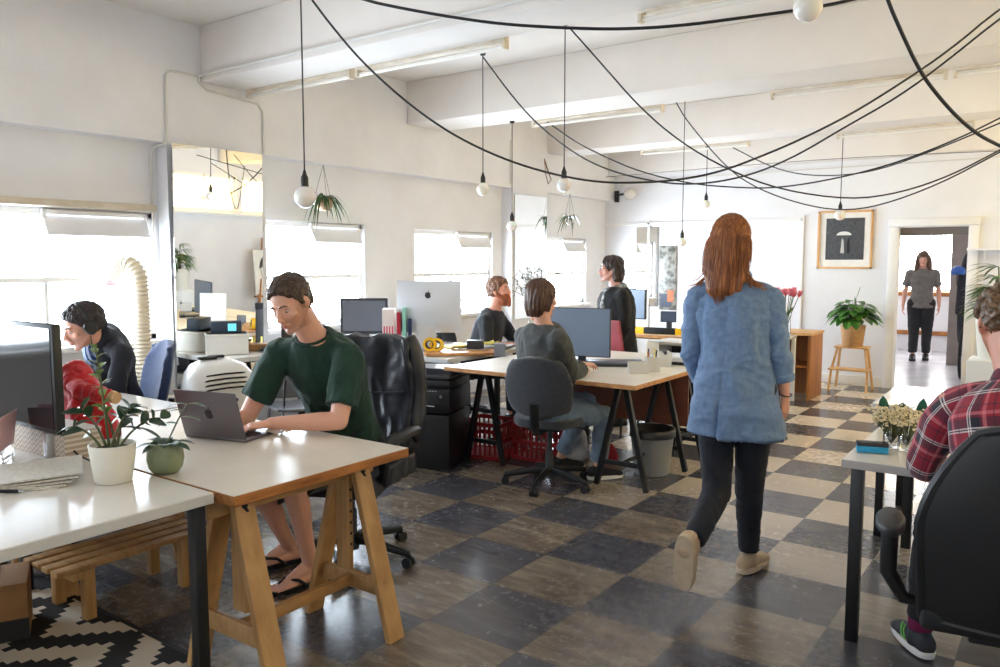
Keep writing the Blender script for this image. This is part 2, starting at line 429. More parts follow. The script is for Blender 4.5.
    m['leaf_new'] = mat('young leaf', (126, 152, 66), .4, c2=(98, 130, 54), scale=20)
    m['leaf_dark'] = mat('dark leaf', (44, 78, 50), .38, c2=(32, 60, 38), scale=20)
    m['leaf_bright'] = mat('bright green leaf', (74, 124, 44), .4, c2=(50, 98, 32), scale=16)
    m['stem'] = mat('green stem', (86, 92, 52), .55)
    m['twig'] = mat('brown twig', (70, 58, 48), .7)
    m['soil'] = mat('potting soil', (52, 40, 32), .95, c2=(34, 26, 20), scale=60, bump=.6, bscale=120)
    m['terracotta'] = mat('terracotta', (196, 116, 80), .75, c2=(180, 100, 68), scale=12)
    m['pot_white'] = mat('matt white ceramic', (232, 228, 216), .55, c2=(226, 221, 208), scale=10)
    m['pot_green'] = mat('sage ceramic', (136, 144, 114), .5, c2=(118, 128, 98), scale=14)
    m['cardboard'] = mat('brown cardboard', (150, 108, 66), .8, c2=(138, 98, 58), scale=10)
    m['ink'] = mat('black ink', (26, 24, 22), .7)
    m['rubber'] = mat('black rubber', (24, 24, 25), .75)
    m['cable'] = mat('black cable', (30, 29, 30), .5)
    m['cable_white'] = mat('white cable', (216, 214, 208), .5)
    m['conduit'] = mat('painted conduit', (222, 218, 212), .5)
    m['batten'] = mat('aged white batten', (226, 216, 200), .5, c2=(206, 192, 170), scale=5)
    m['tube'] = mat('unlit fluorescent tube', (238, 234, 226), .25)
    m['rust'] = mat('brown end cap', (120, 98, 82), .6)
    m['rough_sea'] = mat('black rattan', (30, 28, 28), .6)
    m['purple'] = mat('purple', (92, 62, 132), .5)
    m['basket'] = None
    k = NT('woven basket'); v = k.coord('Object'); w = k.n('TexWave', bands_direction='Z'); w.inputs['Scale'].default_value = 22; w.inputs['Distortion'].default_value = .6; k.l(v, w.inputs[0])
    k.set(**{'Base Color': k.ramp(w.outputs['Fac'], [(.2, lin((176, 128, 82))), (.7, lin((214, 172, 124)))])}, Roughness=.8); k.bump(w.outputs['Fac'], .5, .006); m['basket'] = k.m
    def skin(name, c, beard=None, red=(206, 128, 108)):
        k = NT(name); v = k.coord('Object'); f = k.noise(v, 24, 4)
        base = k.mix(k.math('MULTIPLY', f, .35), lin(c), lin(red))
        a = k.n('Attribute', attribute_name='beard')
        sp = k.noise(v, 420, 2); msk = k.math('MULTIPLY', a.outputs['Fac'], k.math('ADD', .55, k.math('MULTIPLY', sp, .7)))
        cl = k.n('Clamp'); k.l(msk, cl.inputs[0])
        if beard: base = k.mix(cl.outputs[0], base, lin(beard))
        k.set(**{'Base Color': base, 'Subsurface Weight': .06}, Roughness=.48); k.b.inputs['Subsurface Radius'].default_value = (.01, .004, .002)
        k.b.inputs['Subsurface Scale'].default_value = .6
        return k.m
    m['mk_skin'] = skin
    def cloth(name, c, c2=None, rough=.85, weave=700, sheen=.08, bump=.1, sc=16):
        return mat(name, c, rough, c2=c2 or tuple(int(x*.86) for x in c), scale=sc, sheen=sheen, bump=bump, bscale=weave)
    m['mk_cloth'] = cloth
    def hair(name, c, c2, c3, axis_scale=(60, 60, 5)):
        k = NT(name); v = k.coord('Object', axis_scale); f = k.noise(v, 1.6, 4, .6)
        k.set(**{'Base Color': k.ramp(f, [(.28, lin(c2)), (.5, lin(c)), (.74, lin(c3))]), 'Specular IOR Level': .45}, Roughness=.42)
        k.bump(f, .25, .004); return k.m
    m['mk_hair'] = hair
setup_materials()

# ---------------------------------------------------------------- room shell
XF, XR, YB = -5.40, -5.54, 10.26           # column face, window recess, back wall
ZS, ZB, ZC = 2.36, 2.84, 3.25              # spandrel soffit, beam soffit, ceiling
XE, YS = 1.60, -4.2                        # right wall, wall behind the camera
def rect_holes(mb, fixed, axis, lo, hi, z0, z1, holes, th):
    """a wall slab between lo and hi along one axis with rectangular holes (a0, a1, z0, z1)"""
    cuts = sorted({lo, hi, *[h[0] for h in holes], *[h[1] for h in holes]})
    def slab(a0, a1, b0, b1):
        if a1-a0 < 1e-4 or b1-b0 < 1e-4: return
        c = ((a0+a1)/2, (b0+b1)/2)
        if axis == 'Y': mb.box((fixed-th/2, c[0], c[1]), (abs(th), a1-a0, b1-b0))
        else: mb.box((c[0], fixed+th/2, c[1]), (a1-a0, abs(th), b1-b0))
    for a0, a1 in zip(cuts, cuts[1:]):
        mid = (a0+a1)/2; hs = sorted([(h[2], h[3]) for h in holes if h[0] < mid < h[1]]); z = z0
        for b0, b1 in hs: slab(a0, a1, z, b0); z = b1
        slab(a0, a1, z, z1)
WIN = [(0.15, 3.29, .92, 1.855), (4.20, 5.43, .92, 1.85), (6.15, 7.50, .92, 1.83), (8.56, 9.70, .92, 1.81), (-3.6, -1.5, .92, 1.86)]
b = MB(); b.box(((XE-6.0)/2, 3.5, -.05), (XE+6.6, 24, .1)); struct(b, 'floor', MAT['floor'])
b = MB(); b.box(((XE-6.0)/2, 3.05, ZC+.06), (XE+6.4, 14.7, .12)); struct(b, 'ceiling', MAT['ceil'])
b = MB()
rect_holes(b, XR, 'Y', YS, YB, 0, ZS, WIN, .22)
b.box(((XF+XR-.22)/2, (YS+YB)/2, (ZS+ZC)/2), (XF-XR+.22, YB-YS, ZC-ZS))
for y0, y1 in ((3.32, 4.18), (7.70, 8.47), (-1.15, -.30)): b.box(((XF+XR)/2, (y0+y1)/2, ZS/2), (XF-XR, y1-y0, ZS))
struct(b, 'wall_left', MAT['wall'])
DOOR = (-1.683, -.975, 0, 1.893)
b = MB(); rect_holes(b, YB, 'X', XR-.22, XE+.1, 0, ZC, [DOOR], .16); struct(b, 'wall_back', MAT['wall'])
RWIN = [(y, y+1.25, 1.98, 2.62) for y in (-2.9, -1.4, .1, 1.6, 3.1, 4.6, 6.1, 7.6, 8.95)]
b = MB(); rect_holes(b, XE, 'Y', YS, YB, 0, ZC, RWIN, -.16); struct(b, 'wall_right', MAT['wall'])
FILL_WIN = [(-5.2, -3.4, .8, 2.3), (-3.0, -1.2, .8, 2.3), (-.8, 1.0, .8, 2.3)]  # unseen windows added behind the camera for fill light
b = MB(); rect_holes(b, YS, 'X', XR-.22, XE+.1, 0, ZC, FILL_WIN, -.16); struct(b, 'wall_front', MAT['wall'])
for i, (y, wd) in enumerate(((-3.76, .38), (-1.30, .38), (1.16, .38), (3.62, .38), (5.90, .54), (8.46, .46))):
    b = MB(); b.box(((XF+XE)/2, y+wd/2, (ZB+ZC)/2), (XE-XF, wd, ZC-ZB), bev=.012); struct(b, 'trim_%d' % (i+1), MAT['ceil'])
b = MB(); b.box(((XF-.05+XE)/2, YB-.1, (2.70+ZC)/2), (XE-XF, .2, ZC-2.70), bev=.01); struct(b, 'trim_7', MAT['ceil'])
# conduits on the wall and first beam
b = MB(); x = XF+.012
b.tube([(XR+.012, 3.27, .5), (XR+.012, 3.27, 2.26), (XR+.03, 3.28, 2.33), (x, 3.29, 2.345), (x, 3.32, 2.40), (x, 3.325, 2.84), (x, 3.36, 2.875), (x, 3.60, 2.88)], .009, n=6)
b.tube([(x, 3.60, 2.88), (x+.05, 3.602, 2.885), (-3.5, 3.602, 2.885), (XE-.05, 3.602, 2.885)], .011, n=6)
b.tube([(x, 3.60, 2.88), (x, 3.60, 2.84), (x, 3.66, 2.79), (x, 4.12, 2.76), (x, 4.17, 2.70), (x, 4.17, 2.37)], .009, n=6)
struct(b, 'trim_8', MAT['conduit'], smooth=60)
b = MB(); b.tube([(XF+.012, 7.66, 2.9), (XF+.012, 7.66, 2.4)], .008, n=6); b.tube([(-5.3, YB-.02, 2.55), (-5.2, YB-.02, 2.62), (XE, YB-.02, 2.63)], .006, n=6)
struct(b, 'trim_9', MAT['conduit'], smooth=60)
# back wall panelling, casing, skirting
b = MB(); b.box((-5.0, YB-.012, 2.02), (4.45*1.0-0, .024, .035)); b.box((-2.77, YB-.012, 1.05), (.035, .024, 2.02)); b.box((-4.85, YB-.012, 1.05), (.03, .024, 2.02)); struct(b, 'trim_10', MAT['trim'])
b = MB()
for x0 in (DOOR[0]-.05, DOOR[1]+.05): b.box((x0, YB-.02, .949), (.10, .04, 1.898), bev=.004)
b.box(((DOOR[0]+DOOR[1])/2, YB-.022, 1.945), (.92, .044, .09), bev=.004); struct(b, 'trim_11', MAT['trim'])
b = MB(); b.box(((XR+DOOR[0]-.1)/2, YB-.012, .06), (DOOR[0]-.1-XR, .024, .12), bev=.006); b.box(((XE+DOOR[1]+.1)/2, YB-.012, .06), (XE-DOOR[1]-.1, .024, .12), bev=.006); struct(b, 'baseboard_back', MAT['trim'])
b = MB(); b.box((XE-.012, (YS+YB)/2, .06), (.024, YB-YS, .12), bev=.006); struct(b, 'baseboard_right', MAT['trim'])

def casement(n, y0, y1, z0, z1, bar, mull, vent, label=None):
    f = MB(); X = XR-.07; w = .045
    for y in (y0+w/2, y1-w/2): f.box((X, y, (z0+z1)/2), (.07, w, z1-z0), bev=.004)
    for z in (z0+w/2, z1-w/2): f.box((X, (y0+y1)/2, z), (.07, y1-y0, w), bev=.004)
    f.box((X, (y0+y1)/2, bar), (.06, y1-y0, .035), bev=.004)
    for y in mull: f.box((X, y, (z0+bar)/2), (.05, .028, bar-z0), bev=.003)
    root = struct(f, 'window_%d' % n, MAT['trim'])
    g = MB(); g.box((X-.01, (y0+y1)/2, (z0+bar)/2), (.006, y1-y0-.06, bar-z0-.04)); g.put('pane', MAT['glass'], root)
    s = MB(); s.box((XR+.02, (y0+y1)/2, z0-.02), (.10, y1-y0+.08, .04), bev=.006); s.put('sill', MAT['trim'], root)
    # upper light: a fixed pane and a pivoting sash that stands open
    v0, v1 = vent
    ya, yb = (y0+.05, v0) if v0-y0 > y1-v1 else (v1, y1-.05)
    if yb-ya > .1:
        g = MB(); g.box((X-.01, (ya+yb)/2, (bar+z1)/2), (.006, yb-ya, z1-bar-.08)); g.put('pane', MAT['glass'], root)
    h = z1-bar-.09; M = Matrix.Translation((X+.02, (v0+v1)/2, z1-.10)) @ Matrix.Rotation(math.radians(24), 4, 'Y')
    sf = MB()
    for y in (-(v1-v0)/2+.015, (v1-v0)/2-.015): sf.box(None, (.03, .03, h), M=M @ Matrix.Translation((0, y, -h/2+.1)), bev=.003)
    for z in (.1-.015, .1-h+.015): sf.box(None, (.03, v1-v0, .03), M=M @ Matrix.Translation((0, 0, z)), bev=.003)
    so = sf.put('sash', MAT['trim'], root)
    g = MB(); g.box(None, (.005, v1-v0-.05, h-.05), M=M @ Matrix.Translation((0, 0, .1-h/2))); g.put('pane', MAT['glass'], so)
    p = MB(); p.box(None, (.012, v1-v0-.02, .15), M=Matrix.Translation((X+.075, (v0+v1)/2, z1-.115)) @ Matrix.Rotation(math.radians(-28), 4, 'Y'), bev=.003); p.put('reflection_board', MAT['wall'], root)  # opaque board added for the grey wall reflected in the sash glass
    return root
casement(1, *WIN[0], 1.375, [.9, 1.75, 2.52], (2.50, 3.24))
casement(2, *WIN[1], 1.36, [4.78], (4.78, 5.38))
casement(3, *WIN[2], 1.355, [6.8], (6.85, 7.45))
casement(4, *WIN[3], 1.34, [9.1], (9.1, 9.65))
casement(5, *WIN[4], 1.375, [-2.5], (-2.5, -1.55))
b = MB()
b.box((XR+.035, 1.55, 1.885), (.07, 3.45, .05), bev=.006); struct(b, 'trim_12', mat('aged cream timber head', (214, 204, 188), .6, c2=(196, 182, 160), scale=6))
def plain_window(n, axis, fixed, a0, a1, z0, z1, gm):
    f = MB(); w = .05; A = (a0+a1)/2; Z = (z0+z1)/2
    bx = (lambda a, z, sa, sz, d=.06: f.box((fixed, a, z), (d, sa, sz), bev=.004)) if axis == 'Y' else (lambda a, z, sa, sz, d=.06: f.box((a, fixed, z), (sa, d, sz), bev=.004))
    for a in (a0+w/2, a1-w/2): bx(a, Z, w, z1-z0)
    for z in (z0+w/2, z1-w/2): bx(A, z, a1-a0, w)
    bx(A, Z, .03, z1-z0)
    r = struct(f, 'window_%d' % n, MAT['trim']); g = MB()
    g.box((fixed, A, Z) if axis == 'Y' else (A, fixed, Z), (.006, a1-a0-.04, z1-z0-.04) if axis == 'Y' else (a1-a0-.04, .006, z1-z0-.04)); g.put('pane', gm, r)
for i, w in enumerate(RWIN): plain_window(6+i, 'Y', XE+.08, *w, MAT['frost'])
for i, w in enumerate(FILL_WIN): plain_window(15+i, 'X', YS-.08, *w, MAT['glass'])
b = MB(); b.box((XE-.06, 3.0, 1.94), (.12, 13.6, .035), bev=.004); b.tube([(XE-.05, -3, 2.0), (XE-.04, 2, 2.005), (XE-.05, 10, 2.0)], .02, n=6); struct(b, 'trim_13', MAT['wall'])

# room beyond the doorway
DY = 14.9
b = MB(); rect_holes(b, DY, 'X', -3.2, .6, 0, ZC, [(-2.55, -1.30, .98, 2.05)], .15)
b.box((-3.25, (YB+.17+DY)/2, ZC/2), (.1, DY-YB-.17, ZC)); b.box((.65, (YB+.17+DY)/2, ZC/2), (.1, DY-YB-.17, ZC)); struct(b, 'wall_beyond', MAT['wall'])
b = MB(); b.box((-1.3, (YB+DY)/2+.1, 2.75), (4.0, DY-YB+.2, .1)); struct(b, 'ceiling_beyond', MAT['ceil'])
b = MB(); b.box((-1.3, (YB+.16+DY)/2, .003), (3.8, DY-YB-.16, .006)); struct(b, 'floor_beyond', mat('pale glossy lino', (206, 206, 210), .22, c2=(188, 188, 194), scale=3))
plain_window(18, 'X', DY+.07, -2.55, -1.30, .98, 2.05, MAT['glass'])
b = MB(); b.box((-1.9, DY-.03, .955), (1.7, .10, .07), bev=.005); b.box((-1.9, DY-.02, .30), (1.7, .05, .07), bev=.005); struct(b, 'trim_14', MAT['oak'])
b = MB(); b.box((-1.9, DY-.02, 2.02), (1.8, .06, .12), bev=.004)
b.box((-1.33, YB+.11, 1.84), (.70, .05, .09))
struct(b, 'trim_15', mat('grey brown timber', (112, 102, 96), .6))
b = MB(); b.box((-1.335, 13.0, 1.0), (.20, .06, 2.0), bev=.004); struct(b, 'door_1', mat('taupe door', (138, 128, 122), .6, c2=(126, 116, 110), scale=4))

# ---------------------------------------------------------------- desks and tables
def slab(name, x0, x1, y0, y1, z, th, top, edge, root, lip=.004):
    t = MB(); t.box(((x0+x1)/2, (y0+y1)/2, z-th/2), (x1-x0, y1-y0, th), bev=.002, seg=1); o = t.put(name, edge, root)
    s = MB(); s.box(((x0+x1)/2, (y0+y1)/2, z+.0006), (x1-x0-lip, y1-y0-lip, .0016)); s.put('laminate', top, o); return o
# white melamine desk in front, its right end in view
def plain_desk(label, cx, cy, w, d, z, top, edge, th=.034, leg=.042, group=None, inset=.03, name='white_desk'):
    r = thing(name, label, 'desk', (cx, cy, 0), group=group)
    slab('tabletop', -w/2, w/2, -d/2, d/2, z, th, top, edge, r)
    for sx in (-1, 1):
        for sy in (-1, 1):
            l = MB(); l.box((sx*(w/2-inset-leg/2), sy*(d/2-inset-leg/2), (z-th)/2), (leg, leg, z-th), bev=.003); l.put('leg', MAT['black_metal'], r)
    f = MB(); f.box((0, 0, z-th-.02), (w-.56, d-.50, .03)); f.put('frame', MAT['black_metal'], r); return r
grey_edge = mat('pale grey edging', (206, 206, 204), .4)
plain_desk('white desk with pale grey edge, in front, under the white plant pot', -3.04, .88, 1.60, 1.24, .745, MAT['white_lam'], grey_edge, inset=.02)
plain_desk('white desk in front of the man wearing headphones', -4.48, 1.94, 1.48, .86, .745, MAT['white_lam'], grey_edge)

def wood_trestle(root, cx, y0, y1, h, splay):
    t = MB(); t.box((cx, (y0+y1)/2, h-.04), (.045, y1-y0+.22, .075), bev=.004); o = t.put('sawhorse', MAT['pine_y'], root)
    for y in (y0, y1):
        for s in (-1, 1):
            l = MB(); l.beam((cx+s*splay, y, 0), (cx+s*.045, y, h-.005), .085, .028, hint=(0, 1, 0), bev=.003)
            l.bm.verts.ensure_lookup_table()
            for v in l.bm.verts: v.co.z = max(0, v.co.z)
            l.put('leg', MAT['pine'], o)
        k = MB(); k.box((cx, y, .20), (splay*1.62, .022, .07), bev=.003); k.put('spreader', MAT['pine_y'], o)
        p = MB(); p.box((cx-.005, y+.032*(1 if y == y0 else -1), h-.25), (.075, .024, .40), bev=.003); po = p.put('riser', MAT['pine'], o)
        for i in range(6):
            q = MB(); q.cyl((cx+.0335, y+.032*(1 if y == y0 else -1), h-.12-.045*i), (cx+.0322, y+.032*(1 if y == y0 else -1), h-.12-.045*i), .006); q.put('peg_hole', MAT['ink'], po)
        bt = MB(); bt.cyl((cx+.060, y, h-.045), (cx+.075, y, h-.045), .011, n=8); bt.box((cx+.073, y, h-.05), (.008, .012, .045), rx=.5, bev=.002); bt.put('wing_bolt', MAT['black_metal'], o)
    k = MB(); k.box((cx, (y0+y1)/2, .20), (.030, y1-y0, .045), bev=.003); k.put('stretcher', MAT['pine_y'], o)
r = thing('trestle_table', 'white topped trestle table on wooden sawhorses, laptop of the man in green on it', 'table', (-2.93, 1.93, 0))
slab('tabletop', -.79, .775, -.415, .415, .743, .036, MAT['cream_lam'], MAT['ply'], r)
wood_trestle(r, .585, -.29, .27, .705, .24); wood_trestle(r, -.87, -.29, .27, .705, .24)

# pair of pale desks pushed together in the middle, black A-frame trestles
def a_frame(root, cx, y0, y1, h, splay):
    o = None
    t = MB(); t.box((cx, (y0+y1)/2, h-.018), (.05, y1-y0+.1, .035), bev=.003); o = t.put('trestle', MAT['black_metal'], root)
    for y in (y0, y1):
        for s in (-1, 1):
            l = MB(); l.beam((cx+s*splay, y, .002), (cx+s*.022, y, h-.02), .036, .036, hint=(0, 1, 0), bev=.003)
            for v in l.bm.verts: v.co.z = max(0, v.co.z)
            l.put('leg', MAT['black_metal'], o)
        k = MB(); k.box((cx, y, .165), (splay*1.62, .02, .03), bev=.003); k.put('spreader', MAT['black_metal'], o)
    k = MB(); k.box((cx, (y0+y1)/2, .165), (.02, y1-y0, .025), bev=.003); k.put('stretcher', MAT['black_metal'], o)
pale_top = mat('pale birch laminate', (238, 232, 222), .38, c2=(230, 222, 210), scale=4)
r = thing('work_desk', 'pale desk with wooden edge on black A-frame trestles, where the person in grey sits', 'desk', (-2.87, 4.90, 0))
slab('tabletop', -.78, .74, -.55, .55, .742, .028, pale_top, MAT['ply_x'], r)
a_frame(r, .51, -.27, .36, .714, .185); a_frame(r, -.62, -.27, .36, .714, .17)
p = MB(); p.box((0, .50, .50), (1.30, .018, .40), bev=.002); p.put('modesty_panel', MAT['redwood'], r)
r = thing('work_desk', 'pale desk pushed against the back of the grey sweater person\'s desk', 'desk', (-2.87, 5.715, 0))
slab('tabletop', -.78, .74, -.255, .255, .742, .028, pale_top, MAT['ply_x'], r)
a_frame(r, .51, -.12, .16, .714, .185); a_frame(r, -.62, -.12, .16, .714, .17)
plain_desk('cluttered white desk with the large silver computer, left of the printer', -4.55, 5.22, 1.30, 1.05, .742, MAT['white_lam'], grey_edge, name='clutter_desk')
plain_desk('white desk in front of the bearded man, carrying the twig plant', -4.02, 6.28, .64, .90, .742, MAT['white_lam'], grey_edge, name='clutter_desk')
r = plain_desk('wood edged desk by the back wall carrying the yellow spirit level', -3.42, 7.86, 1.7, .78, .745, pale_top, MAT['ply_x'], name='back_desk')
# narrow white counter below the wall mirror
plain_desk('narrow white counter under the tall mirror', -5.12, 3.95, .50, 1.08, .80, MAT['white_lam'], grey_edge, name='side_counter')
# right-hand desks
plain_desk('white desk with black legs in front of the man in plaid', -.20, 3.90, .99, 1.36, .735, MAT['white_lam'], mat('worn grey edge', (178, 174, 170), .5), th=.032, leg=.045, name='side_desk')
plain_desk('white desk beyond the dried flowers on the right', -.27, 4.98, 1.16, .76, .735, MAT['white_lam'], grey_edge, th=.03, leg=.04, name='side_desk')
# oak ended counter and white table by the back wall
r = thing('sideboard', 'oak counter with solid end panel by the back wall', 'sideboard', (-2.75, 9.05, 0))
t = MB(); t.box((0.02, 0, .715), (.98, .52, .03), bev=.002); t.put('top', MAT['birch'], r)
t = MB(); t.box((.485, 0, .35), (.03, .50, .70), bev=.002); t.put('end_panel', MAT['oak'], r)
t = MB(); t.box((-.485, 0, .35), (.03, .50, .70), bev=.002); t.put('end_panel', MAT['oak'], r)
t = MB(); t.box((0, .23, .35), (.94, .02, .70)); t.put('back_panel', MAT['oak'], r)
t = MB(); t.box((0, 0, .36), (.94, .46, .02)); t.put('shelf', MAT['oak'], r)
r = thing('white_table', 'white framed table beside the oak counter, with the tulips', 'table', (-2.86, 8.50, 0))
t = MB(); t.box((0, 0, .70), (.98, .40, .03), bev=.002); t.put('tabletop', MAT['white_lam'], r)
for sx in (-1, 1):
    for sy in (-1, 1):
        l = MB(); l.box((sx*.465, sy*.175, .343), (.04, .04, .685), bev=.003); l.put('leg', MAT['white_plastic'], r)
# white open shelf unit under the back desk end
r = thing('shelf_unit', 'low white open shelf unit with papers, behind the desk organiser', 'shelf', (-2.84, 7.05, 0))
t = MB()
for x in (-.33, .33): t.box((x, 0, .36), (.03, .38, .72), bev=.002)
t.put('side_panel', MAT['white_plastic'], r); t = MB(); t.box((0, 0, .735), (.72, .40, .03), bev=.002); t.put('top', MAT['white_plastic'], r)
t = MB(); t.box((0, 0, .40), (.63, .36, .02)); t.put('shelf', MAT['white_plastic'], r); t = MB(); t.box((0, .18, .36), (.66, .012, .70)); t.put('back_panel', MAT['dark_grey'], r)

# ---------------------------------------------------------------- chairs
def star_base(root, m, r=.30, n=5, rot=.3, col_top=.40, hub=.075):
    b = MB(); b.lathe([(.0, .05), (.035, .05), (.038, .11), (.028, .13), (.026, col_top*.6), (.018, col_top*.62), (.018, col_top), (0, col_top)], n=16); o = b.put('gas_column', MAT['dark_grey'], root)
    for i in range(n):
        a = rot+2*PI*i/n; d = V((math.cos(a), math.sin(a), 0))
        l = MB(); l.tube([V((0, 0, .105))+d*.02, V((0, 0, .10))+d*.12, V((0, 0, .078))+d*.24, V((0, 0, .066))+d*r], [.030, .026, .021, .017], n=8, flat=.75); l.put('foot_arm', m, root)
        c = MB(); s = V((-d.y, d.x, 0))
        for k in (-1, 1): c.cyl(d*(r-.004)+s*(k*.016)+V((0, 0, .026))-s*.009, d*(r-.004)+s*(k*.016)+V((0, 0, .026))+s*.009, .026, n=14)
        c.cyl(d*r+V((0, 0, .03)), d*r+V((0, 0, .07)), .010, n=8); c.put('caster', MAT['black_plastic'], root)
def pad(name, m, root, f, nu=14, nv=14, th=.08, bulge=.03, voxel=.011, wr=None):
    """upholstered pad: f(u, v) on its mid surface, rounded outline"""
    b = MB(); b.sheet(f, nu, nv, th); me = fuse(b, voxel, 8, .6)
    if wr: wrinkle(me, **wr)
    return put_mesh(me, name, m, root, smooth=180)
def sup(u, e=.28):                                             # rounded-rectangle outline helper
    return abs(u)**e*math.copysign(1, u)
def swivel_chair(label, loc, rz, fab, tall=False, group=None, name='office_chair', base=MAT['black_plastic'], zback=.86, rot=.3):
    """task chair, seat faces local +Y"""
    r = thing(name, label, 'chair', loc, rz, group); star_base(r, base, rot=rot)
    def disk(u, v):
        x, y = u*2-1, v*2-1; k = math.sqrt(max(1e-6, 1-.42*min(1, (x*y)**2*1.0))); return x*k, y*k
    pad('seat', fab, r, lambda u, v: (disk(u, v)[0]*.235, disk(u, v)[1]*.225+.02, .455-.012*(disk(u, v)[1])**2), th=.06)
    t = MB(); t.box((0, -.02, .405), (.22, .22, .03), bev=.01); t.box((0, -.15, .40), (.06, .22, .018), bev=.005); t.tube([(.05, .0, .40), (.2, .05, .395), (.27, .05, .385)], .006, n=6); t.put('mechanism', MAT['black_metal'], r)
    pad('backrest', fab, r, lambda u, v: (disk(u, v)[0]*(.225-.03*(v*2-1)**2*(v > .5)), -.245-.05*(disk(u, v)[1])-.06*(1-(u*2-1)**2)+.05, (zback+.50)/2+disk(u, v)[1]*(zback-.50)/2), th=.055)
    t = MB(); t.tube([(0, -.12, .40), (0, -.25, .41), (0, -.292, .47), (0, -.30, .60)], .018, n=8, flat=1.8); t.put('back_bar', MAT['black_metal'], r)
    return r
swivel_chair('charcoal fabric swivel chair of the person in the grey sweater', (-2.79, 4.42, 0), .22, MAT['fab_grey'], zback=.90, rot=.95)
swivel_chair('navy blue swivel chair behind the man wearing headphones', (-4.86, 2.62, 0), PI-.25, MAT['fab_blue'], zback=.99)
swivel_chair('small black office chair at the bearded man\'s back', (-4.62, 5.86, 0), -1.2, MAT['rough_sea'], zback=.98)

# high-backed leather chair of the man in green
r = thing('executive_chair', 'high-backed black leather armchair behind the man in green', 'chair', (-2.895, 2.72, 0), PI+.30)
star_base(r, MAT['black_plastic'], r=.33, rot=.55, col_top=.42)
lw = dict(amp=.016, freq=8, axis=(1.5, 1, .28), amp2=.003, f2=22)
def seatf(u, v):
    x, y = u*2-1, v*2-1; return (x*.265, y*.25+.03, .47-.03*max(0, y)**3-.018*math.exp(-(x*x+y*y)*1.5))
pad('seat', MAT['leather'], r, seatf, th=.11, voxel=.011, wr=dict(amp=.006, freq=8, amp2=.002))
def backf(u, v):
    x, y = u*2-1, v*2-1; z = .82+y*.295; w = .245-.020*y*y*(y > 0)-.02*abs(y)**3
    return (x*w, -.215-.085*(v)-.035*math.sin(PI*v*1.3)+.03*x*x, z)
pad('backrest', MAT['leather'], r, backf, nu=18, nv=24, th=.085, voxel=.010, wr=lw)
for s in (-1, 1):                                              # fat side bolsters and their piping
    t = MB(); t.tube([V(backf(.5+s*.5, v/12))+V((0, -.03, 0)) for v in range(13)], [.034, .042, .044, .044, .042, .042, .042, .042, .044, .044, .042, .038, .028], n=12, flat=1.25); put_mesh(fuse(t, .010, 3), 'bolster', MAT['leather'], r, smooth=180)
    t = MB(); t.tube([V(backf(.5+s*.43, .04+.92*v/12))+V((0, .046, 0)) for v in range(13)], .0035, n=6); t.put('piping', MAT['leather'], r)
    t = MB(); t.tube([(s*.27, -.22, .58), (s*.30, -.12, .655), (s*.315, .0, .665), (s*.31, .16, .655), (s*.30, .22, .62), (s*.285, .20, .50), (s*.24, .12, .425)], [.020, .026, .030, .030, .026, .02, .018], n=10, flat=1.25); t.put('armrest', MAT['black_plastic'], r)
t = MB(); t.sheet(lambda u, v: ((u*2-1)*.20, backf(u, .52)[1]+.047+.002*math.sin(9*u), backf(u, .52)[2]+(v-.5)*.008-.02*(1-(u*2-1)**2)), 16, 1, .006); t.put('seam', MAT['leather'], r)
t = MB(); t.box((0, 0, .405), (.24, .26, .04), bev=.01); t.box((0, -.22, .48), (.12, .03, .2), rx=-.1, bev=.01); t.put('mechanism', MAT['black_metal'], r)

# black mesh chair of the man in plaid
r = thing('mesh_chair', 'black mesh office chair with oval armrest, under the man in plaid', 'chair', (-.10, 2.76, 0), .16)
star_base(r, MAT['black_plastic'], r=.32, rot=.2)
k = NT('black chair mesh'); vv = k.coord('Object', (240, 240, 240)); w1 = k.n('TexNoise'); k.l(vv, w1.inputs[0]); k.set(**{'Base Color': lin((20, 20, 22))}, Roughness=.55); k.bump(w1.outputs[0], .3, .002); MAT['mesh'] = k.m
pad('seat', MAT['mesh'], r, lambda u, v: ((u*2-1)*.25, (v*2-1)*.24+.02, .465-.03*max(0, v*2-1)**3), th=.07)
def mb_(u, v):
    x, y = u*2-1, v*2-1; return (x*(.262-.115*max(0, (y+.15)/1.15)**2.2-.02*abs(y)), -.235-.10*v+.05*x*x-.03*math.sin(PI*v), .765+y*.300-.03*x*x*(y > 0)*y)
pad('backrest', MAT['mesh'], r, mb_, nu=18, nv=20, th=.022, voxel=.008)
t = MB(); ring = [mb_(u/10, 0) for u in range(11)]+[mb_(1, v/10) for v in range(1, 11)]+[mb_(1-u/10, 1) for u in range(1, 11)]+[mb_(0, 1-v/10) for v in range(1, 11)]
t.tube(ring, .017, n=8); t.put('back_frame', MAT['black_plastic'], r)
for s in (-1, 1):
    t = MB(); t.tube([(s*.17, .02, .42), (s*.29, .0, .44), (s*.335, -.01, .52), (s*.335, -.01, .655)], [.020, .022, .026, .026], n=10); ar = t.put('armrest', MAT['black_plastic'], r)
    t = MB(); t.loft([((s*.335, -.01, .655), V((.030, 0, 0)), V((0, .085, 0))), ((s*.335, .0, .668), V((.043, 0, 0)), V((0, .118, 0))), ((s*.335, .0, .688), V((.043, 0, 0)), V((0, .120, 0))), ((s*.335, .0, .696), V((.034, 0, 0)), V((0, .105, 0)))], n=26); t.put('arm_pad', MAT['dark_grey'], ar, smooth=60)
t = MB(); t.box((0, -.02, .41), (.24, .26, .04), bev=.01); t.tube([(0, -.14, .41), (0, -.28, .42), (0, -.30, .55), (0, -.33, .75)], .024, n=8, flat=1.6); t.put('mechanism', MAT['black_plastic'], r)

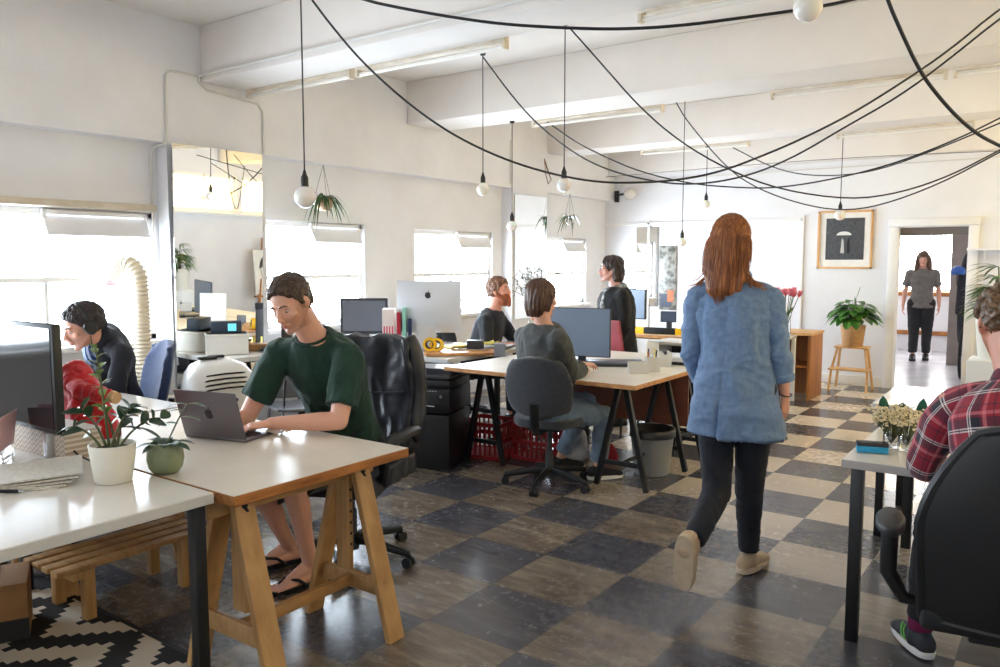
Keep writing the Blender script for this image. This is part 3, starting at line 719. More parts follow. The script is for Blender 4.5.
# small grey side chair before the counter, red shell chair, wooden chair
def shell_chair(label, loc, rz, m, name, leg_m, z=.45, zb=.82):
    r = thing(name, label, 'chair', loc, rz)
    pad('backrest', m, r, lambda u, v: ((u*2-1)*(.21-.03*v), -.19-.07*v+.05*(u*2-1)**2, z+.08+(zb-z-.08)*v), th=.02, voxel=.008)
    pad('seat', m, r, lambda u, v: ((u*2-1)*.21, (v*2-1)*.20, z-.015*math.sin(PI*u)), th=.025, voxel=.008)
    for sx in (-1, 1):
        for sy in (-1, 1):
            l = MB(); l.tube([(sx*.16, sy*.15, z-.01), (sx*.20, sy*.20, 0)], [.012, .010], n=8); l.put('leg', leg_m, r)
        l = MB(); l.tube([(sx*.15, -.16, z-.02), (sx*.16, -.20, z+.1), (sx*.16, -.235, z+.22)], .009, n=8); l.put('back_post', leg_m, r)
    return r
shell_chair('small grey shell chair between the white air conditioner and the counter', (-4.60, 3.80, 0), 1.2, mat('grey shell', (118, 120, 126), .5), 'shell_chair', MAT['chrome'], zb=.88)
shell_chair('dark red chair in front of the standing woman in black', (-3.12, 6.27, 0), -.6, mat('dark red leatherette', (150, 52, 60), .45, c2=(134, 44, 52), scale=12), 'side_chair', MAT['black_metal'], zb=1.0)
shell_chair('light wooden chair, its back showing left of the woman in black', (-3.66, 6.70, 0), 1.95, MAT['birch'], 'wooden_chair', MAT['birch'], zb=1.24, z=.60)

# ---------------------------------------------------------------- stool with plant, picture, shelf by the doorway
r = thing('step_stool', 'light wooden two-step stool under the basket plant', 'stool', (-2.055, 9.86, 0))
t = MB(); t.box((0, .02, .50), (.36, .22, .022), bev=.004); t.put('top', MAT['birch'], r)
t = MB(); t.box((0, -.10, .25), (.44, .20, .022), bev=.004); t.put('step', MAT['birch'], r)
for s in (-1, 1):
    l = MB(); l.beam((s*.205, -.19, 0), (s*.195, -.12, .245), .032, .024, hint=(0, 1, 0)); l.put('leg', MAT['birch'], r)
    l = MB(); l.beam((s*.205, .17, 0), (s*.15, .09, .49), .034, .024, hint=(0, 1, 0)); l.put('leg', MAT['birch'], r)
    l = MB(); l.beam((s*.195, -.12, .0+.24), (s*.15, -.04, .49), .034, .024, hint=(0, 1, 0)); l.put('upright', MAT['birch'], r)
r = thing('framed_picture', 'framed dark photograph of two small figures under a white umbrella', 'picture', (-2.27, YB-.003, 1.758))
W, H_ = .625, .70
t = MB()
for s in (-1, 1): t.box((s*(W/2-.012), -.015, 0), (.024, .03, H_), bev=.002); t.box((0, -.015, s*(H_/2-.012)), (W, .03, .024), bev=.002)
t.put('frame', MAT['birch'], r)
t = MB(); t.box((0, -.006, 0), (W-.03, .008, H_-.03)); t.put('mount', MAT['paper'], r)
k = NT('dark rainy print'); v = k.coord('Object', (14, 1, 3)); f = k.noise(v, 6, 6, .7); k.set(**{'Base Color': k.ramp(f, [(.35, lin((34, 36, 40))), (.7, lin((92, 92, 96)))])}, Roughness=.4)
t = MB(); t.box((0, -.0115, .01), (W-.19, .004, H_-.20)); pr = t.put('print', k.m, r)
t = MB(); t.prism([(.085*math.cos(a*PI/12), .045*math.sin(a*PI/12)) for a in range(13)], Matrix.Translation((-.01, -.0135, .055)) @ Matrix.Rotation(PI/2, 4, 'X'), .002); t.put('umbrella_shape', mat('print white', (226, 226, 222), .5), pr)
t = MB(); R_ = Matrix.Rotation(PI/2, 4, 'X')
t.prism([(-.03, -.16), (.012, -.16), (.006, -.05), (.0, .0), (-.012, .02), (-.02, .0)], Matrix.Translation((-.015, -.0135, .0)) @ R_, .002); t.put('figure_shape', mat('print light grey', (186, 186, 184), .5), pr)
t = MB(); t.prism([(-.012, -.16), (.02, -.16), (.02, -.04), (.012, .02), (.0, .02), (-.01, -.03)], Matrix.Translation((.04, -.0135, .0)) @ R_, .002); t.put('figure_shape', MAT['ink'], pr)
r = thing('wall_shelf', 'white wall shelf right of the doorway', 'shelf', (-.30, YB, 1.63))
t = MB(); t.box((-.02, -.09, 0), (1.30, .18, .03), bev=.003); t.put('board', MAT['trim'], r)
for x in (-.5, .45):
    t = MB(); t.beam((x, -.005, -.12), (x, -.14, -.02), .02, .02); t.put('bracket', MAT['trim'], r)
# mirrors
r = thing('wall_mirror', 'tall frameless mirror on the column beside the first window', 'mirror', (XF+.055, 3.705, 1.45))
MM = Matrix.Rotation(math.radians(1.6), 4, 'Y')
t = MB(); t.box(None, (.006, .78, 1.80), M=MM); t.put('glass', MAT['mirror'], r); t = MB(); t.box(None, (.010, .772, 1.79), M=MM @ Matrix.Translation((-.0085, 0, 0))); t.put('backing', MAT['dark_grey'], r)
r = thing('wall_mirror', 'narrow mirror on the second column, behind the twig plant', 'mirror', (XF+.012, 8.09, 1.55))
t = MB(); t.box((0, 0, 0), (.006, .70, 1.48)); t.put('glass', MAT['mirror'], r); t = MB(); t.box((-.008, 0, 0), (.008, .69, 1.47)); t.put('backing', MAT['dark_grey'], r)
r = thing('wall_mirror', 'narrow mirror on the back wall between the woman in black and the painted reflection panel', 'mirror', (-4.87, YB-.012, 1.42))
t = MB(); t.box((0, 0, 0), (.33, .006, 1.1)); t.put('glass', MAT['mirror'], r); t = MB(); t.box((0, .008, 0), (.32, .008, 1.09)); t.put('backing', MAT['dark_grey'], r)
k = NT('painted reflection of foliage and roofs'); v = k.coord('Object', (5, 5, 5)); f = k.noise(v, 4, 8, .75); w2 = k.n('TexVoronoi'); w2.inputs['Scale'].default_value = 3; k.l(v, w2.inputs[0])
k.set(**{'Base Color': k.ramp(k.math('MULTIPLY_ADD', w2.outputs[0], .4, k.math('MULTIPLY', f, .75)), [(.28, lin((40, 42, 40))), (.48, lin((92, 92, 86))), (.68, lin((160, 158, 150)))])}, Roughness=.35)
r = thing('reflection_panel', 'narrow upright grey panel painted as a mirror reflection on the back wall, right of the blue monitor', 'picture', (-4.555, YB-.012, 1.27))  # a mirror's dark reflection of plants, painted as colour on a panel
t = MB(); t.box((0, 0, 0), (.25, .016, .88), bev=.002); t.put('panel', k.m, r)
t = MB(); t.box((.05, -.009, -.25), (.09, .003, .16)); t.put('orange_reflection', MAT['terracotta'], r); t = MB(); t.box((-.02, -.009, -.31), (.16, .002, .18)); t.put('dark_reflection', mat('slate', (58, 66, 84), .5), r)

# ---------------------------------------------------------------- screens and laptops
def mono(c, r=.08): return mat('screen glass', c, r, spec=.6)
MAT['screen_dark'] = mono((24, 26, 30)); MAT['screen_blue'] = mat('idle blue grey screen', (120, 136, 158), .3)
def monitor(label, base, rz, w, h, zb, bez, shell, screen, stand='plate', name='computer_monitor', th=.035, tilt=0):
    """screen faces local -Y; base is the foot on the desk; zb is the height of the lower edge above it"""
    r = thing(name, label, 'monitor', base, rz); M = Matrix.Translation((0, 0, zb+h/2)) @ Matrix.Rotation(tilt, 4, 'X')
    t = MB(); t.box(None, (w, th, h), M=M, bev=.006); c = t.put('case', shell, r)
    t = MB(); t.box(None, (w-2*bez, .004, h-2.2*bez), M=M @ Matrix.Translation((0, -th/2-.0008, .15*bez))); t.put('screen', screen, c)
    if stand == 'plate':
        t = MB(); t.box((0, .03, .006), (w*.42, .18, .012), bev=.004); t.put('foot', shell, r)
        t = MB(); t.box((0, .045, zb*.5+.06), (.06, .022, zb+.10), bev=.004); t.put('neck', shell, r)
    elif stand == 'legs':
        for s in (-.32, .32):
            t = MB(); t.box((s*w*1.15, .0, zb/2), (.028, .05, zb), bev=.004); t.box((s*w*1.15, .0, .005), (.03, .22, .01), bev=.003); t.put('foot', MAT['alu'], r)
    return r
monitor('large black monitor at the left edge of the front white desk', (-3.36, 1.40, .747), 0, .64, .415, .105, .016, MAT['black_plastic'], MAT['screen_dark'], 'legs')
monitor('dark monitor in grey bezel rising behind the leather chair', (-4.94, 4.83, .744), .62, .41, .31, .13, .022, MAT['dark_grey'], mat('dim grey screen', (112, 116, 126), .35))
monitor('slim blue grey monitor in front of the person in the grey sweater', (-2.97, 5.13, .744), .22, .465, .365, .045, .006, MAT['dark_grey'], MAT['screen_blue'], th=.022)
monitor('blue monitor showing a landscape, behind the standing woman', (-3.98, 7.93, .747), -.15, .46, .33, .12, .010, MAT['dark_grey'], None or MAT['screen_blue'])
monitor('small dark monitor at the back wall desk below the painted reflection panel', (-3.56, 8.05, .747), .2, .17, .12, .09, .008, MAT['dark_grey'], mat('slate screen', (74, 88, 112), .3))
def fruit(M, s, m, parent):                                    # bitten fruit emblem with a leaf
    out = []
    for i in range(48):
        a = 2*PI*i/48; r = .5*(1-.10*math.exp(-((a-PI/2)/.28)**2)-.07*math.exp(-((a-3*PI/2)/.3)**2)); x, y = r*math.cos(a)*.92, r*math.sin(a)
        d = math.hypot(x-.56, y-.08)
        if d < .22: x, y = .56+(x-.56)/d*.22, .08+(y-.08)/d*.22; x = min(x, .56-(.22**2-min(.22, abs(y-.08))**2)**.5)
        out.append((x*s, y*s))
    t = MB(); t.prism(out, M, .0008); t.put('emblem', m, parent)
    t = MB(); t.prism([(.0+.02*s, .50*s), (.05*s, .66*s), (.19*s, .76*s), (.17*s, .60*s)], M, .0008); t.put('emblem_leaf', m, parent)
def laptop(label, hinge, rz, w, d, tilt, m, emblem=None, name='laptop'):
    """base runs to local +Y from the hinge, lid stands on the hinge and leans to -Y"""
    r = thing(name, label, 'laptop', hinge, rz)
    t = MB(); t.box((0, d/2, .008), (w, d, .014), bev=.004); bs = t.put('base', m, r)
    t = MB(); t.box((0, d*.36, .0155), (w*.86, d*.44, .0015), bev=.0005)
    for i in range(5):
        for j in range(13): t.box((-w*.40+w*.80*j/12, d*.18+d*.36*i/4, .017), (w*.052, d*.066, .002))
    t.put('keyboard', MAT['black_plastic'], bs)
    t = MB(); t.box((0, d*.79, .0155), (w*.4, d*.28, .001)); t.put('trackpad', m, bs)
    M = Matrix.Translation((0, 0, .012)) @ Matrix.Rotation(tilt, 4, 'X')
    t = MB(); t.box(None, (w, .006, d*.97), M=M @ Matrix.Translation((0, 0, d*.485)), bev=.0025); ld = t.put('lid', m, r)
    t = MB(); t.box(None, (w-.014, .001, d*.97-.03), M=M @ Matrix.Translation((0, .0034, d*.49))); t.put('screen', mat('laptop screen', (210, 214, 222), .3), ld)
    if emblem: fruit(M @ Matrix.Translation((0, -.0030, d*.50)) @ Matrix.Rotation(PI/2, 4, 'X'), .045, emblem, ld)
    return r
laptop('open grey laptop in front of the man in the green shirt', (-2.915, 1.968, .7445), .27, .318, .222, math.radians(17), MAT['space_grey'], mat('dark emblem', (66, 62, 68), .2, .8))
laptop('grey laptop in front of the man wearing headphones', (-4.56, 2.02, .7465), .10, .33, .23, math.radians(14), mat('light grey shell', (158, 158, 162), .45, .3))
# silver all-in-one computer, its back to the camera
r = thing('desktop_computer', 'silver all-in-one computer seen from behind on the cluttered desk', 'computer', (-4.36, 5.02, .744), PI+.48)
t = MB()
def shell(u, v):
    x, z = u*2-1, v*2-1; return (x*.275, .035-.004*0-.0+.028*(1-x*x)*(1-z*z), .155+.225+z*.215)
t.sheet(shell, 18, 14, .004); t.box((0, .030, .38), (.55, .012, .43), bev=.004); bk = t.put('case', MAT['silver'], r, smooth=60)
t = MB(); t.box((0, .022, .395), (.525, .003, .33)); t.put('screen', MAT['screen_dark'], bk)
t = MB(); t.box((0, .022, .19), (.55, .004, .05)); t.put('chin', MAT['silver'], bk)
t = MB(); t.sheet(lambda u, v: ((u-.5)*.15, .02+.13*v if False else .075+.055*math.sin(v*PI*.5)-.02*(1-v), .006+.24*v), 4, 10, .010); t.box((0, .07, .005), (.15, .17, .008), bev=.003); t.put('stand', MAT['silver'], r)
fruit(Matrix.Translation((0, .066, .475)) @ Matrix.Rotation(PI, 4, 'Z') @ Matrix.Rotation(PI/2, 4, 'X'), .055, MAT['dark_grey'], bk)
# flat things on the middle desk
r = thing('closed_laptop', 'dark closed laptop lying under the blue grey monitor', 'laptop', (-2.70, 5.16, .744), .55)
t = MB(); t.box((0, 0, .010), (.42, .26, .018), bev=.005); t.put('base', MAT['dark_grey'], r); t = MB(); t.box((0, 0, .022), (.42, .26, .007), bev=.003); t.put('lid', mat('slate lid', (84, 86, 94), .4), r)
r = thing('scanner', 'flat silver scanner with black underside beside the desk organiser', 'scanner', (-2.36, 5.52, .744), .1)
t = MB(); t.box((0, 0, .012), (.36, .26, .02), bev=.004); t.put('base', MAT['black_plastic'], r); t = MB(); t.box((0, 0, .042), (.36, .26, .04), bev=.008); t.put('lid', MAT['silver'], r)
r = thing('computer_mouse', 'small dark mouse under the hand of the person in grey', 'mouse', (-2.818, 4.980, 0.744), -.5)
t = MB(); t.loft([((0, 0, 0), V((.030, 0, 0)), V((0, .052, 0))), ((0, 0, .014), V((.030, 0, 0)), V((0, .052, 0))), ((0, -.006, .026), V((.022, 0, 0)), V((0, .036, 0))), ((0, -.008, .031), V((.010, 0, 0)), V((0, .016, 0)))], n=18); t.put('body', MAT['dark_grey'], r, smooth=80)
t = MB(); t.cyl((-.004, .022, .025), (.004, .022, .025), .007, n=10); t.put('wheel', MAT['black_plastic'], r)

# ---------------------------------------------------------------- desk organiser with pens
def tub(m, w, d, h, th=.003):
    t = MB(); t.box((0, 0, th/2), (w, d, th))
    for s in (-1, 1): t.box((s*(w/2-th/2), 0, h/2), (th, d, h)); t.box((0, s*(d/2-th/2), h/2), (w-2*th, th, h))
    return t
k = NT('cloudy plastic'); o = k.t.nodes['Material Output']; tr = k.n('BsdfTransparent'); mx = k.n('MixShader'); mx.inputs[0].default_value = .42
k.set(**{'Base Color': lin((238, 236, 230))}, Roughness=.3); k.l(tr.outputs[0], mx.inputs[1]); k.l(k.b.outputs[0], mx.inputs[2]); k.l(mx.outputs[0], o.inputs[0]); MAT['cloudy'] = k.m
for nm, px_, w, d, h, lab in (('desk_organiser', (-2.364, 4.864, 0.744), .13, .09, .075, 'cloudy plastic tray, leftmost of the desk organisers'), ('desk_organiser', (-2.329, 5.010, 0.744), .09, .10, .10, 'cloudy plastic tub holding purple and cream pens'), ('desk_organiser', (-2.378, 5.299, 0.744), .10, .12, .105, 'cloudy plastic tub with a black clip, rightmost of the organisers')):
    r = thing(nm, lab, 'organiser', px_, .62, 'desk organisers by the scanner'); tub(MAT['cloudy'], w, d, h).put('tub', MAT['cloudy'], r)
    t = MB(); t.box((0, 0, h*.5), (.0025, d-.008, h*.92)); t.put('divider', MAT['cloudy'], r)
c0 = V((-2.329, 5.010, 0.744))
for i, (dx, dy, hh, m_, lab) in enumerate(((-.02, .0, .15, 'purple', 'purple marker pen standing in the middle desk tub'), (.012, .02, .14, 'ink', 'black pen standing in the middle desk tub'), (.02, -.02, .16, 'yellow_paper', 'cream pencil standing in the middle desk tub'), (-.01, -.025, .13, 'terracotta', 'orange brown pencil standing in the middle desk tub'))):
    r = thing('pen', lab, 'pen', c0+V((dx, dy, .004))); t = MB(); t.cyl((0, 0, 0), (dx*.4, dy*.4, hh*.8), .005, n=8); t.put('barrel', MAT[m_], r); t = MB(); t.cyl((dx*.4, dy*.4, hh*.8), (dx*.5, dy*.5, hh), .0062, .005, n=8); t.put('cap', MAT[m_], r)
r = thing('binder_clip', 'black clip on the rim of the right desk tub', 'clip', V((-2.378, 5.299, 0.744))+V((.03, -.045, .09))); t = MB(); t.box((0, 0, .012), (.032, .014, .024), bev=.003); t.put('jaw', MAT['ink'], r); t = MB(); t.tube([(-.01, 0, .024), (-.008, .004, .05), (.008, .004, .05), (.01, 0, .024)], .0015, n=6); t.put('wire_handle', MAT['chrome'], r)
t = MB(); t.sheet(lambda u, v: ((u-.5)*.10, .012*math.sin(u*3), .14*v), 6, 2, .0012); o = t.put('paper_card', MAT['paper'], None); o.location = V((-2.593, 5.575, 0.744)); o.rotation_euler = (.1, 0, .8); tag(o, 'white card standing behind the middle desk tub', 'card')

# ---------------------------------------------------------------- clutter on the bearded man's side
def box_thing(name, label, cat, loc, size, m, rz=0, bev=.004, lid=None):
    r = thing(name, label, cat, loc, rz); t = MB(); t.box((0, 0, size[2]/2), size, bev=bev); t.put('body', m, r)
    if lid: t = MB(); t.box((0, 0, size[2]*.93), (size[0]+.008, size[1]+.008, size[2]*.14), bev=.002); t.put('lid', lid, r)
    return r
r = thing('magazine_file', 'white file box at the shoulder of the person in grey', 'file box', (-3.31, 5.02, .744), .62)
t = MB()
for s in (-1, 1): t.prism([(-.13, 0), (.13, 0), (.13, .30), (-.13, .30)], Matrix.Translation((s*.045, 0, 0)) @ Matrix.Rotation(PI/2, 4, 'Z') @ Matrix.Rotation(PI/2, 4, 'X'), .003)
t.box((.0015, .13, .15), (.09, .003, .30)); t.box((0, -.13, .05), (.09, .003, .10)); t.box((0, 0, .002), (.09, .26, .004)); t.put('case', MAT['white_plastic'], r)
t = MB()
for i in range(7): t.box((-.034+.011*i, .0, .13), (.004, .22, .24-.008*(i % 3)))
t.put('papers', MAT['paper'], r)
box_thing('small_box', 'small grey box left of the white file box', 'box', (-3.691, 5.098, 0.744), (.09, .09, .10), mat('grey card', (120, 122, 128), .6), .6)
r = thing('wooden_board', 'thin wooden board lying at the front of the cluttered desk', 'board', (-4.02, 5.03, .744), .78)
t = MB(); t.box((0, 0, .014), (.62, .30, .022), bev=.003); t.put('board', MAT['ply_x'], r)
def paper(label, p, rz, w, h, m=None, group=None, curl=.01, z=.744, name='paper_sheet', sheets=1):
    r = thing(name, label, 'paper', (p[0], p[1], z), rz, group)
    for i in range(sheets):
        t = MB(); a = random.uniform(-.12, .12) if i else 0
        t.sheet(lambda u, v: ((u-.5)*w*math.cos(a)-(v-.5)*h*math.sin(a), (u-.5)*w*math.sin(a)+(v-.5)*h*math.cos(a), .0015+.004*i+curl*max(0, u-.72)**2*4+curl*max(0, .25-v)**2*6), 8, 8, .0014); t.put('sheet', m or MAT['paper'], r)
    return r
for i, (p, rz, w, h, mm, lab) in enumerate((((-4.10, 5.30), .5, .30, .42, None, 'large white drawing sheet beside the yellow papers'), ((-3.96, 5.42), .9, .30, .21, mat('bluish paper', (206, 210, 220), .8), 'bluish paper on top of the pile in front of the bearded man'), ((-4.22, 5.20), 1.2, .21, .30, MAT['yellow_paper'], 'crumpled yellow paper right of the silver computer'), ((-4.12, 5.46), .3, .22, .16, MAT['yellow_paper'], 'yellow paper at the bearded man\'s elbow'))):
    paper(lab, p, rz, w, h, mm, curl=.06, z=.744+.012*i, sheets=3)
for i, (u, v, rx) in enumerate(((432, 346, 0), (427, 338, 1))):
    p = (-4.170, 4.885, 0.772) if i == 0 else V((-4.216, 4.852, 0.772))
    r = thing('tape_roll', ['yellow and black tape roll lying nearest the desk edge', 'yellow tape roll standing behind the other tape roll'][i], 'tape', V(p)+V((0, 0, .0 if i == 0 else .055)), .5, 'tape rolls by the silver computer')
    t = MB(); M = Matrix.Rotation(PI/2*(.86 if i == 0 else 1), 4, 'X')
    t.lathe([(.034, -.02), (.055, -.02), (.055, .02), (.034, .02), (.034, -.02)], n=24, close=False); t.xf(Matrix.Translation((0, 0, .05 if i == 0 else 0)) @ M); t.put('tape', MAT['yellow'], r)
    t = MB(); t.lathe([(.028, -.021), (.035, -.021), (.035, .021), (.028, .021), (.028, -.021)], n=24, close=False); t.xf(Matrix.Translation((0, 0, .05 if i == 0 else 0)) @ M); t.put('core', MAT['ink'], r)
k = NT('pink and white striped card'); v = k.coord('Object', (1, 1, 1)); wv = k.n('TexWave', bands_direction='X'); wv.inputs['Scale'].default_value = 14; k.l(v, wv.inputs[0]); sp = k.n('SeparateXYZ'); k.l(v, sp.inputs[0])
st = k.math('MULTIPLY', k.math('GREATER_THAN', wv.outputs['Fac'], .5), k.math('LESS_THAN', sp.outputs['Z'], .22)); k.set(**{'Base Color': k.mix(st, lin((246, 236, 238)), lin((226, 74, 120)))}, Roughness=.6)
box_thing('magazine_file', 'pink and white striped file right of the dark monitor', 'file box', (-4.66, 4.84, .744), (.10, .24, .36), k.m, .72, .002)
for i, (mm, lab, h) in enumerate(((mat('crimson card', (186, 30, 60), .6), 'crimson folder next to the striped file', .33), (mat('teal card', (150, 214, 200), .6), 'pale teal folder behind the crimson folder', .37), (mat('navy card', (36, 48, 92), .6), 'navy folder left of the silver computer', .28))):
    r = box_thing('folder', lab, 'folder', (-4.60+.035*i, 4.90+.03*i, .744), (.03, .24, h), mm, .72, .002); t = MB(); t.box((.004, 0, h*.5), (.022, .235, h*.97)); t.put('pages', MAT['paper'], r)
box_thing('monitor_speaker', 'dark grey block under the silver computer\'s right edge', 'speaker', (-4.02, 5.20, .744), (.14, .10, .10), MAT['dark_grey'], .72)
# printer on its cabinet, crates and bags below the desks
r = thing('printer', 'black multifunction printer on a black cabinet beside the cluttered desk', 'printer', (-3.86, 4.42, 0), .30)
t = MB(); t.box((0, 0, .20), (.50, .42, .40), bev=.006); t.put('cabinet', MAT['black_plastic'], r)
t = MB(); t.box((0, 0, .50), (.52, .44, .18), bev=.02); t.box((0, .02, .615), (.50, .40, .07), bev=.02); bd = t.put('body', MAT['black_plastic'], r)
t = MB(); t.box((0, .02, .668), (.49, .40, .03), bev=.01); t.put('scanner_lid', MAT['dark_grey'], r)
t = MB(); t.box((-.10, -.205, .625), (.18, .02, .05), rx=-.5, bev=.004); t.put('control_panel', MAT['dark_grey'], bd)
t = MB(); t.box((0, -.24, .475), (.34, .08, .012), bev=.003); t.put('paper_tray', MAT['chrome'], bd)
t = MB()
for i in range(9): t.box((-.02+.022*i, -.222, .575), (.012, .006, .006))
t.put('button_row', MAT['alu'], bd)
t = MB(); t.cyl((.20, -.225, .54), (.20, -.235, .54), .012, n=12); t.put('dial', MAT['chrome'], bd)
r = thing('document_tray', 'open black tray of papers on top of the printer', 'tray', (-3.84, 4.46, .684), .30)
tub(None, .40, .30, .04).put('tray', MAT['black_plastic'], r); t = MB(); t.sheet(lambda u, v: ((u-.5)*.36, (v-.5)*.26, .03+.006*math.sin(3*u)), 4, 4, .003); t.put('sheet', mat('grey glossy print', (150, 156, 168), .3), r)
def crate(label, loc, rz):
    r = thing('plastic_crate', label, 'crate', loc, rz, 'red plastic crates under the desk'); W_, D_, H_ = .34, .30, .28
    t = MB()
    for z in (.01, .14, H_-.015):
        for s in (-1, 1): t.box((0, s*D_/2, z), (W_, .012, .03)); t.box((s*W_/2, 0, z), (.012, D_, .03))
    t.put('rim_bands', MAT['red'], r)
    t = MB()
    for i in range(9):
        x = -W_/2+W_*i/8
        for s in (-1, 1): t.box((x, s*D_/2, H_/2), (.012, .010, H_))
    for i in range(8):
        y = -D_/2+D_*i/7
        for s in (-1, 1): t.box((s*W_/2, y, H_/2), (.010, .012, H_))
    t.put('lattice', MAT['red'], r); t = MB(); t.box((0, 0, .012), (W_-.01, D_-.01, .012)); t.put('floor_panel', MAT['red'], r)
    return r
crate('red plastic crate nearest the printer, under the desk edge', (-3.62, 4.86, 0), .15); crate('red plastic crate behind the other, deeper under the desk', (-3.24, 5.02, 0), .05)
def bag(label, loc, m, size, rz=0, name='cloth_bag', m2=None):
    r = thing(name, label, 'bag', loc, rz); t = MB(); a, b_, h = size
    t.loft([((0, 0, 0.002), V((a*.9, 0, 0)), V((0, b_*.9, 0)), .6), ((0, 0, h*.3), V((a, 0, 0)), V((0, b_, 0)), .6), ((0, 0, h*.75), V((a*.9, 0, 0)), V((0, b_*.75, 0)), .7), ((0, 0, h), V((a*.7, 0, 0)), V((0, b_*.3, 0)), .8)], n=24)
    put_mesh(wrinkle(fuse(t, .012, 3), .014, 9), 'body', m, r, smooth=180); t = MB(); t.tube([(-a*.4, 0, h*.95), (-a*.3, .0, h*1.25), (a*.3, 0, h*1.25), (a*.4, 0, h*.95)], .008, n=6); t.put('strap', m2 or m, r)
bag('navy and white bag on the floor behind the charcoal chair', (-3.02, 5.14, 0), mat('navy canvas', (38, 52, 92), .8, c2=(200, 204, 212), scale=5, detail=1), (.11, .10, .22), .4)
bag('crimson bag on the floor behind the charcoal chair\'s column', (-2.80, 5.22, 0), mat('crimson canvas', (168, 28, 48), .8), (.09, .08, .13), .9)
bag('blue bag on the floor left of the printer', (-4.20, 4.32, 0), mat('blue canvas', (28, 66, 150), .8), (.10, .09, .30), .2)
r = thing('power_strip', 'white power strip on the floor in front of the printer', 'power strip', (-4.120, 4.756, 0.000), .5)
t = MB(); t.box((0, 0, .018), (.30, .055, .036), bev=.008); t.put('strip', MAT['white_plastic'], r)
for i in range(3): t = MB(); t.box((-.09+.08*i, 0, .05), (.04, .04, .045), bev=.006); t.put('plug', MAT['black_plastic'] if i == 1 else MAT['white_plastic'], r)
for i, (pp, lab) in enumerate((([(-4.354, 4.631, 0.008), (-4.396, 4.822, 0.008), (-4.166, 4.724, 0.008), (-4.029, 4.497, 0.008), (-4.163, 4.519, 0.008)], 'white cable curling left of the power strip'), ([(-4.068, 4.795, 0.008), (-3.947, 4.799, 0.008), (-3.946, 4.926, 0.008), (-3.973, 5.174, 0.008)], 'white cable running from the power strip under the desk'))):
    t = MB(); t.tube(pp, .006, n=6); tag(t.put('floor_cable', MAT['cable_white'], None, world=True, smooth=180), lab, 'cable')
r = thing('waste_bin', 'grey plastic waste bin with black liner under the middle desk', 'bin', (-2.36, 5.10, 0))
t = MB(); t.lathe([(.115, 0), (.12, .004), (.155, .31), (.160, .315), (.154, .318), (.150, .31), (.112, .012), (0, .010)], n=32, close=False); t.put('bin', mat('grey bin plastic', (150, 152, 154), .5, c2=(136, 138, 140), scale=4), r)
t = MB(); t.lathe([(.162, .27), (.163, .322), (.156, .33), (.145, .325), (.13, .20), (0, .15)], n=32, close=False); put_mesh(wrinkle(t.mesh('liner'), .006, 16), 'liner', mat('black liner', (26, 26, 28), .3), r, smooth=180)

# back desk things
r = thing('spirit_level', 'long yellow and black spirit level lying on the back desk', 'spirit level', (-3.37, 7.56, .747), .10)
t = MB(); t.box((0, 0, .035), (.92, .06, .07), bev=.01); t.put('body', MAT['yellow'], r); t = MB(); t.box((-.06, 0, .037), (.34, .066, .066), bev=.008); t.put('grip', MAT['ink'], r)
box_thing('tool_case', 'small dark case left of the spirit level', 'case', (-3.96, 7.66, .747), (.22, .16, .09), MAT['dark_grey'], .1, .01, MAT['black_plastic'])
paper('white papers on the back desk beyond the spirit level', (-3.2, 7.95), .2, .42, .30, z=.747, sheets=4)

# ---------------------------------------------------------------- counter below the mirror, air conditioner, hose
r = thing('clock_radio', 'dark clock radio with a glowing blue display on the counter', 'radio', (-5.18, 3.62, .96), 1.0)
t = MB(); t.box((0, 0, .045), (.22, .10, .09), bev=.006); t.put('case', mat('blue black case', (52, 66, 84), .5), r)
k = NT('lit display'); k.set(**{'Base Color': lin((120, 220, 235)), 'Emission Color': lin((120, 225, 240)), 'Emission Strength': .7}); t = MB(); t.box((.04, -.051, .045), (.06, .003, .055)); t.put('display', k.m, r)
box_thing('paper_box', 'pale box under the clock radio', 'box', (-5.18, 3.62, .804), (.30, .24, .155), MAT['white_plastic'], 1.0, .006, MAT['paper'])
for i, (y, mm, s, lab) in enumerate(((3.95, 'cardboard', (.26, .16, .05), 'flat brown box on the counter, right of the clock radio'), (4.22, 'yellow_paper', (.12, .09, .06), 'small yellow box on the counter'), (4.36, 'white_plastic', (.16, .12, .09), 'white tub on the counter behind the green shirted man'))):
    box_thing('small_box', lab, 'box', (-5.16, y, .804), s, MAT[mat_] if False else MAT[mm], .9+.3*i, .004, MAT['paper'] if i == 2 else None)
r = thing('keyboard_tray', 'dark grey keyboard tray at the front of the counter', 'tray', (-5.02, 4.02, .804), 1.35)
t = MB(); t.box((0, 0, .010), (.34, .16, .02), bev=.004); t.put('tray', MAT['dark_grey'], r); t = MB()
for i in range(4):
    for j in range(12): t.box((-.14+.026*j, -.045+.03*i, .022), (.020, .022, .006))
t.put('keys', MAT['black_plastic'], r)
box_thing('document_case', 'slim dark upright case at the right edge of the tall mirror', 'case', (-5.22, 4.22, .804), (.03, .16, .34), MAT['dark_grey'], .5, .003, MAT['black_plastic'])
r = thing('air_conditioner', 'white rounded portable air conditioner behind the open laptop', 'air conditioner', (-4.36, 2.98, 0), 1.22)
def acs(z, a, b_, y=0): return ((0, y, z), V((a, 0, 0)), V((0, b_, 0)), .62)
t = MB(); t.loft([acs(.05, .205, .17), acs(.09, .215, .18), acs(.60, .220, .185), acs(.72, .216, .18, .003), acs(.80, .196, .165, .012), acs(.85, .155, .135, .03), acs(.878, .09, .085, .045), acs(.885, .02, .02, .05)], n=48); bd = t.put('body', MAT['white_plastic'], r, smooth=70)
